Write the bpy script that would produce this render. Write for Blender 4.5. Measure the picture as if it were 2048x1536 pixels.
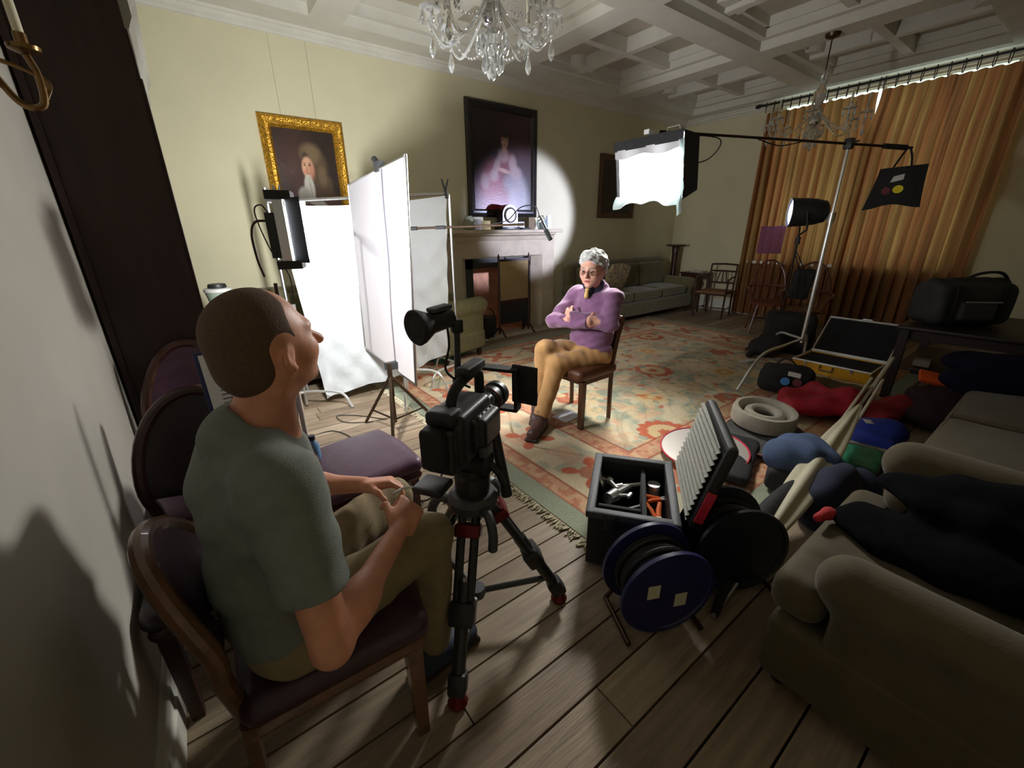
import bpy, math, random
import numpy as np
from mathutils import Vector, Matrix, Euler

for o in list(bpy.data.objects):
    bpy.data.objects.remove(o)
scene = bpy.context.scene
COL = scene.collection
PI = math.pi

# ------------------------------------------------------------------ camera
CAM_H = 1.45
def make_camera():
    pitch, roll, yaw = math.radians(20.35), math.radians(-0.63), math.radians(53.33)
    h = Vector((math.cos(yaw), math.sin(yaw), 0)); r = Vector((math.sin(yaw), -math.cos(yaw), 0)); z = Vector((0, 0, 1))
    F = h * math.cos(pitch) - z * math.sin(pitch)
    U = h * math.sin(pitch) + z * math.cos(pitch)
    R = r * math.cos(roll) + U * math.sin(roll)
    U2 = -r * math.sin(roll) + U * math.cos(roll)
    cam = bpy.data.cameras.new('camera'); ob = bpy.data.objects.new('camera', cam); COL.objects.link(ob)
    m = Matrix.Identity(4)
    for i in range(3):
        m[i][0] = R[i]; m[i][1] = U2[i]; m[i][2] = -F[i]
    m.translation = (0, 0, CAM_H)
    ob.matrix_world = m
    cam.sensor_width = 36.0; cam.lens = 36.0 * 831.5 / 2048.0
    cam.clip_start = 0.02; cam.clip_end = 200
    scene.camera = ob
make_camera()

# ------------------------------------------------------------------ world, lights, exposure
world = bpy.data.worlds.new('world'); scene.world = world; world.use_nodes = True
_bg = world.node_tree.nodes['Background']
_bg.inputs['Color'].default_value = (0.86, 0.94, 0.92, 1); _bg.inputs['Strength'].default_value = 1.7
scene.view_settings.view_transform = 'Standard'; scene.view_settings.look = 'None'
scene.view_settings.exposure = 0.72; scene.view_settings.gamma = 1.0
scene.view_settings.use_curve_mapping = False

def light(name, kind, loc, target, power, color=(1, 1, 1), size=0.3, size_y=None, spot=None, blend=0.1, spread=None):
    l = bpy.data.lights.new(name, kind); l.energy = power; l.color = color
    if kind == 'AREA':
        l.shape = 'RECTANGLE'; l.size = size; l.size_y = size_y or size
        if spread: l.spread = math.radians(spread)
    else:
        l.shadow_soft_size = size
    if kind == 'SPOT':
        l.spot_size = math.radians(spot); l.spot_blend = blend
    ob = bpy.data.objects.new(name, l); COL.objects.link(ob)
    ob.location = loc
    d = Vector(target) - Vector(loc)
    ob.rotation_euler = d.to_track_quat('-Z', 'Y').to_euler()
    return ob
LED_POS = (0.53, 2.25, 1.45)
SOFT_POS = (3.17, 2.39, 1.89)
FRES_POS = (5.48, 2.25, 1.60)
light('led_panel_light', 'AREA', LED_POS, (1.30, 3.70, 1.45), 47, (0.95, 0.97, 1.0), 0.10, 0.28, spread=165)
light('softbox_light', 'AREA', SOFT_POS, (1.0, 1.75, 0.45), 34, (1.0, 0.985, 0.94), 0.5, 0.32, spread=140)
light('fresnel_light', 'SPOT', FRES_POS, (4.16, 5.05, 1.62), 460, (0.62, 0.67, 1.0), 0.07, spot=33.5, blend=0.42)

# ------------------------------------------------------------------ materials
MATS = {}
def mat(name, color, rough=0.6, metal=0.0, var=0.0, scale=20.0, bump=0.0, bscale=None, spec=None, sheen=0.0, alpha=None,
        color2=None, trans=0.0, emit=None, estr=0.0, coat=0.0, stretch=None, detail=4.0):
    if name in MATS: return MATS[name]
    m = bpy.data.materials.new(name); m.use_nodes = True
    nt = m.node_tree; b = nt.nodes['Principled BSDF']
    b.inputs['Base Color'].default_value = (*color, 1); b.inputs['Roughness'].default_value = rough
    b.inputs['Metallic'].default_value = metal
    if spec is not None: b.inputs['Specular IOR Level'].default_value = spec
    if sheen: b.inputs['Sheen Weight'].default_value = sheen
    if trans: b.inputs['Transmission Weight'].default_value = trans
    if coat: b.inputs['Coat Weight'].default_value = coat
    if emit:
        b.inputs['Emission Color'].default_value = (*emit, 1); b.inputs['Emission Strength'].default_value = estr
    if var or bump or color2:
        tc = nt.nodes.new('ShaderNodeTexCoord'); mp = nt.nodes.new('ShaderNodeMapping')
        nt.links.new(tc.outputs['Object'], mp.inputs['Vector'])
        if stretch: mp.inputs['Scale'].default_value = stretch
        nz = nt.nodes.new('ShaderNodeTexNoise'); nz.inputs['Scale'].default_value = scale; nz.inputs['Detail'].default_value = detail
        nt.links.new(mp.outputs['Vector'], nz.inputs['Vector'])
        if var or color2:
            rp = nt.nodes.new('ShaderNodeValToRGB')
            c2 = color2 if color2 else tuple(min(1, c * (1 + var)) for c in color)
            c1 = color if color2 else tuple(c * (1 - var) for c in color)
            rp.color_ramp.elements[0].position = 0.32; rp.color_ramp.elements[1].position = 0.68
            rp.color_ramp.elements[0].color = (*c1, 1); rp.color_ramp.elements[1].color = (*c2, 1)
            nt.links.new(nz.outputs['Fac'], rp.inputs['Fac']); nt.links.new(rp.outputs['Color'], b.inputs['Base Color'])
        if bump:
            n2 = nz
            if bscale:
                n2 = nt.nodes.new('ShaderNodeTexNoise'); n2.inputs['Scale'].default_value = bscale; n2.inputs['Detail'].default_value = 3
                nt.links.new(mp.outputs['Vector'], n2.inputs['Vector'])
            bp = nt.nodes.new('ShaderNodeBump'); bp.inputs['Strength'].default_value = bump; bp.inputs['Distance'].default_value = 0.01
            nt.links.new(n2.outputs['Fac'], bp.inputs['Height']); nt.links.new(bp.outputs['Normal'], b.inputs['Normal'])
    MATS[name] = m
    return m

def mat_attr(name, rough=0.7, nscale=40.0, namt=0.2, bump=0.2, coat=0.0, metal=0.0):
    """colour attribute 'col' times fine procedural noise"""
    m = bpy.data.materials.new(name); m.use_nodes = True; nt = m.node_tree; b = nt.nodes['Principled BSDF']
    b.inputs['Roughness'].default_value = rough; b.inputs['Coat Weight'].default_value = coat; b.inputs['Metallic'].default_value = metal
    at = nt.nodes.new('ShaderNodeAttribute'); at.attribute_name = 'col'
    tc = nt.nodes.new('ShaderNodeTexCoord')
    nz = nt.nodes.new('ShaderNodeTexNoise'); nz.inputs['Scale'].default_value = nscale; nz.inputs['Detail'].default_value = 5
    nt.links.new(tc.outputs['Object'], nz.inputs['Vector'])
    mr = nt.nodes.new('ShaderNodeMapRange'); mr.inputs['To Min'].default_value = 1 - namt * 1.6; mr.inputs['To Max'].default_value = 1 + namt * 1.6
    nt.links.new(nz.outputs['Fac'], mr.inputs['Value'])
    mx = nt.nodes.new('ShaderNodeMix'); mx.data_type = 'RGBA'; mx.blend_type = 'MULTIPLY'; mx.inputs['Factor'].default_value = 1
    nt.links.new(at.outputs['Color'], mx.inputs['A']); nt.links.new(mr.outputs['Result'], mx.inputs['B'])
    nt.links.new(mx.outputs['Result'], b.inputs['Base Color'])
    if bump:
        bp = nt.nodes.new('ShaderNodeBump'); bp.inputs['Strength'].default_value = bump; bp.inputs['Distance'].default_value = 0.006
        nt.links.new(nz.outputs['Fac'], bp.inputs['Height']); nt.links.new(bp.outputs['Normal'], b.inputs['Normal'])
    return m

def srgb(r, g, b):
    f = lambda c: (c / 255 / 12.92) if c <= 10 else ((c / 255 + 0.055) / 1.055) ** 2.4
    return (f(r), f(g), f(b))

# ------------------------------------------------------------------ mesh builder
def rot(rx=0, ry=0, rz=0):
    return Euler((rx, ry, rz)).to_matrix()
def frame_z(d):
    """rotation matrix whose z axis is d"""
    return Vector(d).normalized().to_track_quat('Z', 'Y').to_matrix()

class MB:
    def __init__(s): s.v = []; s.f = []; s.mi = []; s.cur = 0
    def add(s, vs, fs):
        n = len(s.v); s.v.extend([tuple(v) for v in vs]); s.f.extend([tuple(i + n for i in f) for f in fs]); s.mi.extend([s.cur] * len(fs)); return s
    def box(s, c, d, R=None, taper=None):
        c = Vector(c); hx, hy, hz = d[0] / 2, d[1] / 2, d[2] / 2
        tx, ty = taper if taper else (1, 1)
        pts = [Vector((x * hx * (tx if z > 0 else 1), y * hy * (ty if z > 0 else 1), z * hz)) for z in (-1, 1) for x, y in ((-1, -1), (1, -1), (1, 1), (-1, 1))]
        if R is not None: pts = [R @ p for p in pts]
        return s.add([p + c for p in pts], [(3, 2, 1, 0), (4, 5, 6, 7), (0, 1, 5, 4), (1, 2, 6, 5), (2, 3, 7, 6), (3, 0, 4, 7)])
    def rbox(s, c, d, r=0.01, R=None, n=2):
        """box with rounded vertical edges and chamfered rims"""
        hx, hy, hz = d[0] / 2, d[1] / 2, d[2] / 2; r = min(r, hx * .99, hy * .99, hz * .99)
        rings = []
        for k in range(n + 1):
            a = PI / 2 * k / n; rings.append((-hz + r - r * math.cos(a) if False else -hz + r * (1 - math.sin(a)), r * (1 - math.cos(a))))
        prof = [(-hz + r * (1 - math.sin(PI / 2 * k / n)), r * (1 - math.cos(PI / 2 * k / n))) for k in range(n, -1, -1)]
        prof += [(hz - r * (1 - math.sin(PI / 2 * k / n)), r * (1 - math.cos(PI / 2 * k / n))) for k in range(0, n + 1)]
        vs = []; m = 4 * (n + 1)
        for z, ins in prof:
            rr = r
            for q, (sx, sy) in enumerate(((1, 1), (-1, 1), (-1, -1), (1, -1))):
                for k in range(n + 1):
                    a = PI / 2 * (q + k / n)
                    cx, cy = sx * (hx - r), sy * (hy - r)
                    vs.append(Vector((cx + (rr - ins) * math.cos(a), cy + (rr - ins) * math.sin(a), z)))
        fs = []
        L = len(prof)
        for i in range(L - 1):
            for j in range(m):
                a = i * m + j; b = i * m + (j + 1) % m
                fs.append((a, b, b + m, a + m))
        fs.append(tuple(reversed(range(m)))); fs.append(tuple(range((L - 1) * m, L * m)))
        if R is not None: vs = [R @ v for v in vs]
        c = Vector(c)
        return s.add([v + c for v in vs], fs)
    def cyl(s, p0, p1, r0, r1=None, n=12, caps=True):
        r1 = r0 if r1 is None else r1
        p0, p1 = Vector(p0), Vector(p1); R = frame_z(p1 - p0)
        vs = []
        for p, r in ((p0, r0), (p1, r1)):
            for k in range(n):
                a = 2 * PI * k / n; vs.append(p + R @ Vector((r * math.cos(a), r * math.sin(a), 0)))
        fs = [(k, (k + 1) % n, n + (k + 1) % n, n + k) for k in range(n)]
        if caps: fs += [tuple(reversed(range(n))), tuple(range(n, 2 * n))]
        return s.add(vs, fs)
    def tube(s, pts, r, n=8, closed=False, caps=True):
        pts = [Vector(p) for p in pts]; L = len(pts)
        rs = r if isinstance(r, (list, tuple)) else [r] * L
        vs = []; up = None
        for i, p in enumerate(pts):
            if closed: t = pts[(i + 1) % L] - pts[i - 1]
            else: t = pts[min(i + 1, L - 1)] - pts[max(i - 1, 0)]
            t.normalize()
            if up is None:
                up = Vector((0, 0, 1)) if abs(t.z) < 0.9 else Vector((1, 0, 0))
            x = up.cross(t); 
            if x.length < 1e-4: x = Vector((1, 0, 0)).cross(t)
            x.normalize(); y = t.cross(x); up = y
            for k in range(n):
                a = 2 * PI * k / n; vs.append(p + (x * math.cos(a) + y * math.sin(a)) * rs[i])
        fs = []
        for i in range(L if closed else L - 1):
            a = i * n; b = ((i + 1) % L) * n
            for k in range(n): fs.append((a + k, a + (k + 1) % n, b + (k + 1) % n, b + k))
        if not closed and caps: fs += [tuple(reversed(range(n))), tuple(range((L - 1) * n, L * n))]
        return s.add(vs, fs)
    def lathe(s, prof, c=(0, 0, 0), n=20, R=None, cap=True):
        c = Vector(c); vs = []
        for r, z in prof:
            for k in range(n):
                a = 2 * PI * k / n; v = Vector((r * math.cos(a), r * math.sin(a), z)); vs.append((R @ v if R is not None else v) + c)
        fs = []
        for i in range(len(prof) - 1):
            for k in range(n): fs.append((i * n + k, i * n + (k + 1) % n, (i + 1) * n + (k + 1) % n, (i + 1) * n + k))
        if cap: fs += [tuple(reversed(range(n))), tuple(range((len(prof) - 1) * n, len(prof) * n))]
        return s.add(vs, fs)
    def prism(s, poly, h, M=None, c=(0, 0, 0)):
        """polygon in xy extruded along z from 0 to h, then rotated by M and moved to c"""
        n = len(poly); c = Vector(c)
        vs = [Vector((x, y, 0)) for x, y in poly] + [Vector((x, y, h)) for x, y in poly]
        if M is not None: vs = [M @ v for v in vs]
        return s.add([v + c for v in vs], [tuple(reversed(range(n))), tuple(range(n, 2 * n))] + [(k, (k + 1) % n, n + (k + 1) % n, n + k) for k in range(n)])
    def sph(s, c, r, n=12, m=8, R=None):
        r = (r, r, r) if not isinstance(r, (tuple, list)) else r
        prof = []; c = Vector(c); vs = []
        for i in range(m + 1):
            t = PI * i / m
            rr = max(math.sin(t), 1e-3); z = -math.cos(t)
            for k in range(n):
                a = 2 * PI * k / n; v = Vector((r[0] * rr * math.cos(a), r[1] * rr * math.sin(a), r[2] * z)); vs.append((R @ v if R is not None else v) + c)
        fs = [(i * n + k, i * n + (k + 1) % n, (i + 1) * n + (k + 1) % n, (i + 1) * n + k) for i in range(m) for k in range(n)]
        fs += [tuple(reversed(range(n))), tuple(range(m * n, (m + 1) * n))]
        return s.add(vs, fs)
    def torus(s, c, R0, r, n=24, m=8, R=None, sc=(1, 1)):
        pts = []
        for k in range(n):
            a = 2 * PI * k / n; v = Vector((R0 * math.cos(a) * sc[0], R0 * math.sin(a) * sc[1], 0)); pts.append((R @ v if R is not None else v) + Vector(c))
        return s.tube(pts, r, m, closed=True)
    def grid(s, fn, nu, nv, close_u=False):
        vs = [Vector(fn(i / (nu - 1 if not close_u else nu), j / (nv - 1))) for j in range(nv) for i in range(nu)]
        fs = []
        for j in range(nv - 1):
            for i in range(nu if close_u else nu - 1):
                i2 = (i + 1) % nu
                fs.append((j * nu + i, j * nu + i2, (j + 1) * nu + i2, (j + 1) * nu + i))
        return s.add(vs, fs)
    def sheet(s, fn, nu, nv, th):
        """grid with thickness along its normal, closed at the rim"""
        P = [[Vector(fn(i / (nu - 1), j / (nv - 1))) for i in range(nu)] for j in range(nv)]
        vs = []; 
        N = []
        for j in range(nv):
            for i in range(nu):
                du = P[j][min(i + 1, nu - 1)] - P[j][max(i - 1, 0)]; dv = P[min(j + 1, nv - 1)][i] - P[max(j - 1, 0)][i]
                n = du.cross(dv); n = n.normalized() if n.length > 1e-9 else Vector((0, 0, 1)); N.append(n)
        flat = [p for r in P for p in r]
        vs = [p + n * (th / 2) for p, n in zip(flat, N)] + [p - n * (th / 2) for p, n in zip(flat, N)]
        o = nu * nv; fs = []
        for j in range(nv - 1):
            for i in range(nu - 1):
                a = j * nu + i
                fs.append((a, a + 1, a + nu + 1, a + nu)); fs.append((o + a, o + a + nu, o + a + nu + 1, o + a + 1))
        for i in range(nu - 1):
            fs.append((i, o + i, o + i + 1, i + 1)); a = (nv - 1) * nu + i; fs.append((a, a + 1, o + a + 1, o + a))
        for j in range(nv - 1):
            a = j * nu; fs.append((a, a + nu, o + a + nu, o + a)); a = j * nu + nu - 1; fs.append((a, o + a, o + a + nu, a + nu))
        return s.add(vs, fs)
    def mesh(s, name, mats, smooth=True):
        me = bpy.data.meshes.new(name); me.from_pydata(s.v, [], s.f)
        for m in (mats if isinstance(mats, (list, tuple)) else [mats]): me.materials.append(m)
        if any(s.mi): me.polygons.foreach_set('material_index', s.mi)
        if smooth:
            me.polygons.foreach_set('use_smooth', [True] * len(me.polygons))
            try: me.set_sharp_from_angle(angle=math.radians(35))
            except Exception: pass
        me.update()
        return me
    def build(s, name, mats, parent=None, world=False, smooth=True):
        """world=True: vertices are given in world space and are moved into the parent's frame"""
        if world and parent is not None:
            inv = wm(parent).inverted(); s.v = [tuple(inv @ Vector(v)) for v in s.v]
        elif parent is None and world:
            c = center_base(s.v); s.v = [(x - c[0], y - c[1], z - c[2]) for x, y, z in s.v]
        ob = bpy.data.objects.new(name, s.mesh(name, mats, smooth)); COL.objects.link(ob)
        if parent is None and world: ob.location = c
        ob.parent = parent
        return ob

def center_base(v):
    a = np.array([tuple(p) for p in v]); lo, hi = a.min(0), a.max(0)
    return ((lo[0] + hi[0]) / 2, (lo[1] + hi[1]) / 2, lo[2])
def wm(o):
    m = Matrix.LocRotScale(o.location, o.rotation_euler, o.scale)
    return wm(o.parent) @ m if o.parent else m
def thing(name, label, cat, loc=(0, 0, 0), rotz=0.0, group=None):
    o = bpy.data.objects.new(name, None); COL.objects.link(o); o.empty_display_size = 0.1
    o.location = loc; o.rotation_euler = (0, 0, rotz)
    return tag(o, label, cat, group)
def tag(o, label, cat, group=None, kind=None):
    o['label'] = label; o['category'] = cat
    if group: o['group'] = group
    if kind: o['kind'] = kind
    return o
def struct(o, label=None):
    o['kind'] = 'structure'
    if label: o['label'] = label
    return o
def copy_tree(o, parent=None):
    c = o.copy(); COL.objects.link(c); c.parent = parent
    for ch in list(o.children):
        copy_tree(ch, c)
    return c

# ------------------------------------------------------------------ implicit surfaces for bodies, cloth and cushions
def _smin(a, b, k):
    if k <= 0: return np.minimum(a, b)
    h = np.clip(0.5 + 0.5 * (b - a) / k, 0, 1)
    return b * (1 - h) + a * h - k * h * (1 - h)
def cone(a, b, ra, rb=None, k=0.02, op='+'): return ('c', np.array(a, float), np.array(b, float), ra, ra if rb is None else rb, k, op)
def ell(c, r, R=None, k=0.02, op='+'): return ('e', np.array(c, float), np.array(r, float) if np.ndim(r) else np.array([r] * 3, float), None if R is None else np.array(R), k, op)
def rb(c, h, r=0.02, R=None, k=0.02, op='+'): return ('b', np.array(c, float), np.array(h, float), r, None if R is None else np.array(R), k, op)
def _eval(p, X, Y, Z):
    if p[0] == 'c':
        _, a, b, ra, rb_, k, op = p; ab = b - a; L2 = max(ab @ ab, 1e-12)
        px, py, pz = X - a[0], Y - a[1], Z - a[2]
        t = np.clip((px * ab[0] + py * ab[1] + pz * ab[2]) / L2, 0, 1)
        return np.sqrt((px - t * ab[0]) ** 2 + (py - t * ab[1]) ** 2 + (pz - t * ab[2]) ** 2) - (ra + t * (rb_ - ra))
    if p[0] == 'e':
        _, c, r, R, k, op = p
    else:
        _, c, r, rr, R, k, op = p
    px, py, pz = X - c[0], Y - c[1], Z - c[2]
    if R is not None:
        px, py, pz = (R[0, 0] * px + R[1, 0] * py + R[2, 0] * pz, R[0, 1] * px + R[1, 1] * py + R[2, 1] * pz, R[0, 2] * px + R[1, 2] * py + R[2, 2] * pz)
    if p[0] == 'e':
        k0 = np.sqrt((px / r[0]) ** 2 + (py / r[1]) ** 2 + (pz / r[2]) ** 2); k1 = np.sqrt((px / r[0] ** 2) ** 2 + (py / r[1] ** 2) ** 2 + (pz / r[2] ** 2) ** 2)
        return k0 * (k0 - 1) / np.maximum(k1, 1e-6)
    qx, qy, qz = np.abs(px) - r[0] + rr, np.abs(py) - r[1] + rr, np.abs(pz) - r[2] + rr
    return np.sqrt(np.maximum(qx, 0) ** 2 + np.maximum(qy, 0) ** 2 + np.maximum(qz, 0) ** 2) + np.minimum(np.maximum(qx, np.maximum(qy, qz)), 0) - rr
def _bbox(p):
    if p[0] == 'c':
        m = max(p[3], p[4]); return np.minimum(p[1], p[2]) - m, np.maximum(p[1], p[2]) + m
    c, r = p[1], p[2]; R = p[3] if p[0] == 'e' else p[4]
    e = r if R is None else np.abs(R) @ r
    return c - e, c + e
def sdf(prims, vox, disp=None, smooth=1):
    lo = np.min([_bbox(p)[0] for p in prims if p[-1] == '+'], 0) - 3 * vox - .015
    hi = np.max([_bbox(p)[1] for p in prims if p[-1] == '+'], 0) + 3 * vox + .015
    n = np.ceil((hi - lo) / vox).astype(int) + 1
    ax = [lo[i] + vox * np.arange(n[i]) for i in range(3)]
    D = np.full(n, 1.0, np.float32)
    for p in prims:
        k = p[-2]; a, b = _bbox(p); m = k + 3 * vox
        i0 = np.maximum(np.floor((a - m - lo) / vox).astype(int), 0); i1 = np.minimum(np.ceil((b + m - lo) / vox).astype(int) + 1, n)
        if np.any(i1 <= i0): continue
        sl = tuple(slice(i0[i], i1[i]) for i in range(3))
        X, Y, Z = ax[0][sl[0]][:, None, None], ax[1][sl[1]][None, :, None], ax[2][sl[2]][None, None, :]
        d = _eval(p, X, Y, Z).astype(np.float32)
        D[sl] = _smin(D[sl], d, k) if p[-1] == '+' else -_smin(-D[sl], d, k)
    if disp is not None:
        X, Y, Z = np.meshgrid(*ax, indexing='ij', sparse=True); D = D + disp(X, Y, Z).astype(np.float32)
    return nets(D, lo, vox, smooth)
def nets(D, lo, vox, smooth=1):
    S = D < 0
    C = np.zeros([s - 1 for s in D.shape], np.int8)
    for dx in (0, 1):
        for dy in (0, 1):
            for dz in (0, 1): C += S[dx:dx + C.shape[0], dy:dy + C.shape[1], dz:dz + C.shape[2]]
    act = np.argwhere((C > 0) & (C < 8))
    idx = -np.ones(C.shape, np.int64); idx[tuple(act.T)] = np.arange(len(act))
    acc = np.zeros((len(act), 3)); cnt = np.zeros(len(act))
    for axis in range(3):
        o1, o2 = [a for a in range(3) if a != axis]
        for u in (0, 1):
            for v in (0, 1):
                off = np.zeros(3, int); off[o1] = u; off[o2] = v
                a = act + off; b = a.copy(); b[:, axis] += 1
                da, db = D[tuple(a.T)], D[tuple(b.T)]
                m = (da < 0) != (db < 0)
                t = np.where(m, da / np.where(m, da - db, 1), 0)
                p = off[None, :].repeat(len(act), 0).astype(float); p[:, axis] += t
                acc[m] += p[m]; cnt[m] += 1
    V = lo + vox * (act + acc / cnt[:, None])
    Fs = []
    for axis in range(3):
        o1, o2 = [(axis + 1) % 3, (axis + 2) % 3]
        sa = [slice(None)] * 3; sb = [slice(None)] * 3
        sa[axis] = slice(0, -1); sb[axis] = slice(1, None)
        A, B = S[tuple(sa)], S[tuple(sb)]
        e = np.argwhere(A != B)
        e = e[(e[:, o1] > 0) & (e[:, o2] > 0) & (e[:, o1] < C.shape[o1]) & (e[:, o2] < C.shape[o2])]
        fl = A[tuple(e.T)]
        q = []
        for du, dv in ((1, 1), (0, 1), (0, 0), (1, 0)):
            c = e.copy(); c[:, o1] -= du; c[:, o2] -= dv; q.append(idx[tuple(c.T)])
        q = np.array(q).T; q[~fl] = q[~fl][:, ::-1]; Fs.append(q)
    F = np.concatenate(Fs)
    for _ in range(smooth):
        s = np.zeros_like(V); c = np.zeros(len(V))
        for k in range(4):
            i, j = F[:, k], F[:, (k + 1) % 4]
            np.add.at(s, i, V[j]); np.add.at(c, i, 1); np.add.at(s, j, V[i]); np.add.at(c, j, 1)
        V = 0.5 * V + 0.5 * s / np.maximum(c, 1)[:, None]
    return V, F
def np_obj(name, V, F, mats, parent=None, world=False, smooth=True, mi=None, col=None):
    V = np.asarray(V, float); loc = None
    if world and parent is not None:
        M = np.array(wm(parent).inverted()); V = V @ M[:3, :3].T + M[:3, 3]
    elif world:
        lo, hi = V.min(0), V.max(0); loc = np.array([(lo[0] + hi[0]) / 2, (lo[1] + hi[1]) / 2, lo[2]]); V = V - loc
    me = bpy.data.meshes.new(name)
    me.vertices.add(len(V)); me.vertices.foreach_set('co', V.ravel())
    F = np.asarray(F); k = F.shape[1]
    me.loops.add(F.size); me.loops.foreach_set('vertex_index', F.ravel().astype(np.int32))
    me.polygons.add(len(F)); me.polygons.foreach_set('loop_start', np.arange(0, F.size, k, dtype=np.int32))
    try: me.polygons.foreach_set('loop_total', np.full(len(F), k, np.int32))
    except Exception: pass
    for m in (mats if isinstance(mats, (list, tuple)) else [mats]): me.materials.append(m)
    if mi is not None: me.polygons.foreach_set('material_index', np.asarray(mi, np.int32))
    me.polygons.foreach_set('use_smooth', np.full(len(F), smooth, bool))
    me.update(calc_edges=True); me.validate()
    if col is not None:
        at = me.color_attributes.new('col', 'FLOAT_COLOR', 'POINT'); c = np.ones((len(V), 4), np.float32); c[:, :3] = col; at.data.foreach_set('color', c.ravel())
    ob = bpy.data.objects.new(name, me); COL.objects.link(ob); ob.parent = parent
    if loc is not None: ob.location = loc
    return ob
def blob(name, prims, vox, mats, parent=None, world=True, disp=None, smooth=1, patches=None):
    """patches: (centre, radii, rotation, material) - faces inside that ellipsoid take the other material"""
    V, F = sdf(prims, vox, disp, smooth); mi = None
    if patches:
        mats = [mats] if not isinstance(mats, list) else list(mats); mi = np.zeros(len(F), int); c = V[F].mean(1)
        for (p, r, R, m) in patches:
            q = (c - np.array(p)) @ np.array(R) / np.array(r); mats.append(m); mi[(q ** 2).sum(1) < 1] = len(mats) - 1
    return np_obj(name, V, F, mats, parent, world, mi=mi)
def bez(p0, p1, p2, p3, n=12):
    p0, p1, p2, p3 = map(Vector, (p0, p1, p2, p3)); out = []
    for i in range(n + 1):
        t = i / n; out.append(p0 * (1 - t) ** 3 + p1 * 3 * t * (1 - t) ** 2 + p2 * 3 * t * t * (1 - t) + p3 * t ** 3)
    return out
def spline(pts, n=8):
    """Catmull-Rom through points"""
    P = [Vector(p) for p in pts]; P = [2 * P[0] - P[1]] + P + [2 * P[-1] - P[-2]]; out = []
    for i in range(1, len(P) - 2):
        a, b, c, d = P[i - 1:i + 3]
        for k in range(n):
            t = k / n; out.append(0.5 * ((2 * b) + (c - a) * t + (2 * a - 5 * b + 4 * c - d) * t * t + (-a + 3 * b - 3 * c + d) * t ** 3))
    out.append(P[-2]); return out

# ------------------------------------------------------------------ the room
try:
    scene.cycles.use_denoising = True; scene.cycles.sample_clamp_indirect = 6.0
except Exception: pass
random.seed(7); rng = np.random.default_rng(7)
XL, XR, YB, YF, ZC = -0.34, 7.75, 5.05, -1.0, 3.24     # left, right, fireplace wall, wall behind the camera, beam soffit
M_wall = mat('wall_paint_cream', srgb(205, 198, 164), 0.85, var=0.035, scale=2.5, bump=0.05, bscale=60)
M_wall_l = mat('wall_left_grey_cream', srgb(172, 168, 158), 0.85, var=0.05, scale=3, bump=0.06, bscale=50)  # left wall: greyer and darker than the cream of the other walls
M_plaster = mat('ceiling_plaster', srgb(205, 202, 188), 0.8, var=0.04, scale=6, bump=0.08, bscale=40)
M_panel = mat('ceiling_panel_plaster', srgb(178, 170, 150), 0.85, var=0.05, scale=5, bump=0.08, bscale=40)
M_skirt = mat('skirting_paint', srgb(205, 204, 192), 0.45, var=0.05, scale=8)
M_woods = [mat('floor_oak_%d' % i, srgb(*c), 0.55, var=0.22, scale=3.0, stretch=(1.2, 14, 4), bump=0.25, bscale=9, detail=8)
           for i, c in enumerate([(150, 132, 110), (140, 121, 99), (158, 140, 117), (134, 115, 94)])]
M_gap = mat('floor_gap_dark', (0.012, 0.009, 0.007), 0.9)

fl = struct(MB().box(((XL + XR) / 2, (YB + YF) / 2, -0.06), (XR - XL + .4, YB - YF + .4, 0.07)).build('floor', M_gap, world=True), 'wide old oak floorboards')
ys = [YF]
for y in [-0.82, -0.65, -0.49, -0.32, -0.16, 0.0, 0.15, 0.30, 0.454, 0.608, 0.76, 0.91, 1.06, 1.24, 1.36, 1.52, 1.68]: ys.append(y)
while ys[-1] < YB - 0.2: ys.append(ys[-1] + random.choice((0.15, 0.16, 0.17, 0.19, 0.155)))
ys.append(YB)
for a, b in zip(ys[:-1], ys[1:]):
    cuts = [XL]
    c = XL + random.uniform(0.6, 2.9)
    while c < XR - 0.6: cuts.append(c); c += random.uniform(2.0, 3.6)
    cuts.append(XR)
    for x0, x1 in zip(cuts[:-1], cuts[1:]):
        z = random.uniform(-0.0015, 0.0)
        m = MB().box(((x0 + x1) / 2, (a + b) / 2, z - 0.011), (x1 - x0 - 0.004, b - a - 0.006, 0.022), taper=(0.9995, 0.985))
        m.build('floor_board', random.choice(M_woods), fl, world=True, smooth=False)

T = 0.2
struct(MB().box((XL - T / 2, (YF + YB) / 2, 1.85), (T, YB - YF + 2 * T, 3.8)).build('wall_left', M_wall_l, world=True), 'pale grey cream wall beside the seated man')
wb = MB()   # fireplace wall with the fire opening
FX0, FX1, FZ = 2.99, 4.13, 1.08
wb.box(((XL + FX0) / 2, YB + T / 2, 1.85), (FX0 - XL, T, 3.8)); wb.box(((FX1 + XR) / 2, YB + T / 2, 1.85), (XR - FX1, T, 3.8)); wb.box(((FX0 + FX1) / 2, YB + T / 2, (FZ + 3.75) / 2), (FX1 - FX0, T, 3.75 - FZ))
struct(wb.build('wall_back', M_wall, world=True), 'cream wall with fireplace and paintings')
struct(MB().box(((XL + XR) / 2, YF - T / 2, 1.85), (XR - XL + 2 * T, T, 3.8)).build('wall_front', M_wall, world=True))
WY0, WY1, WZ0, WZ1 = 1.0, 3.45, 0.92, 3.21
wr = MB()
wr.box((XR + T / 2, (YF + WY0) / 2, 1.85), (T, WY0 - YF, 3.8)); wr.box((XR + T / 2, (YB + WY1) / 2, 1.85), (T, YB - WY1, 3.8))
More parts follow.
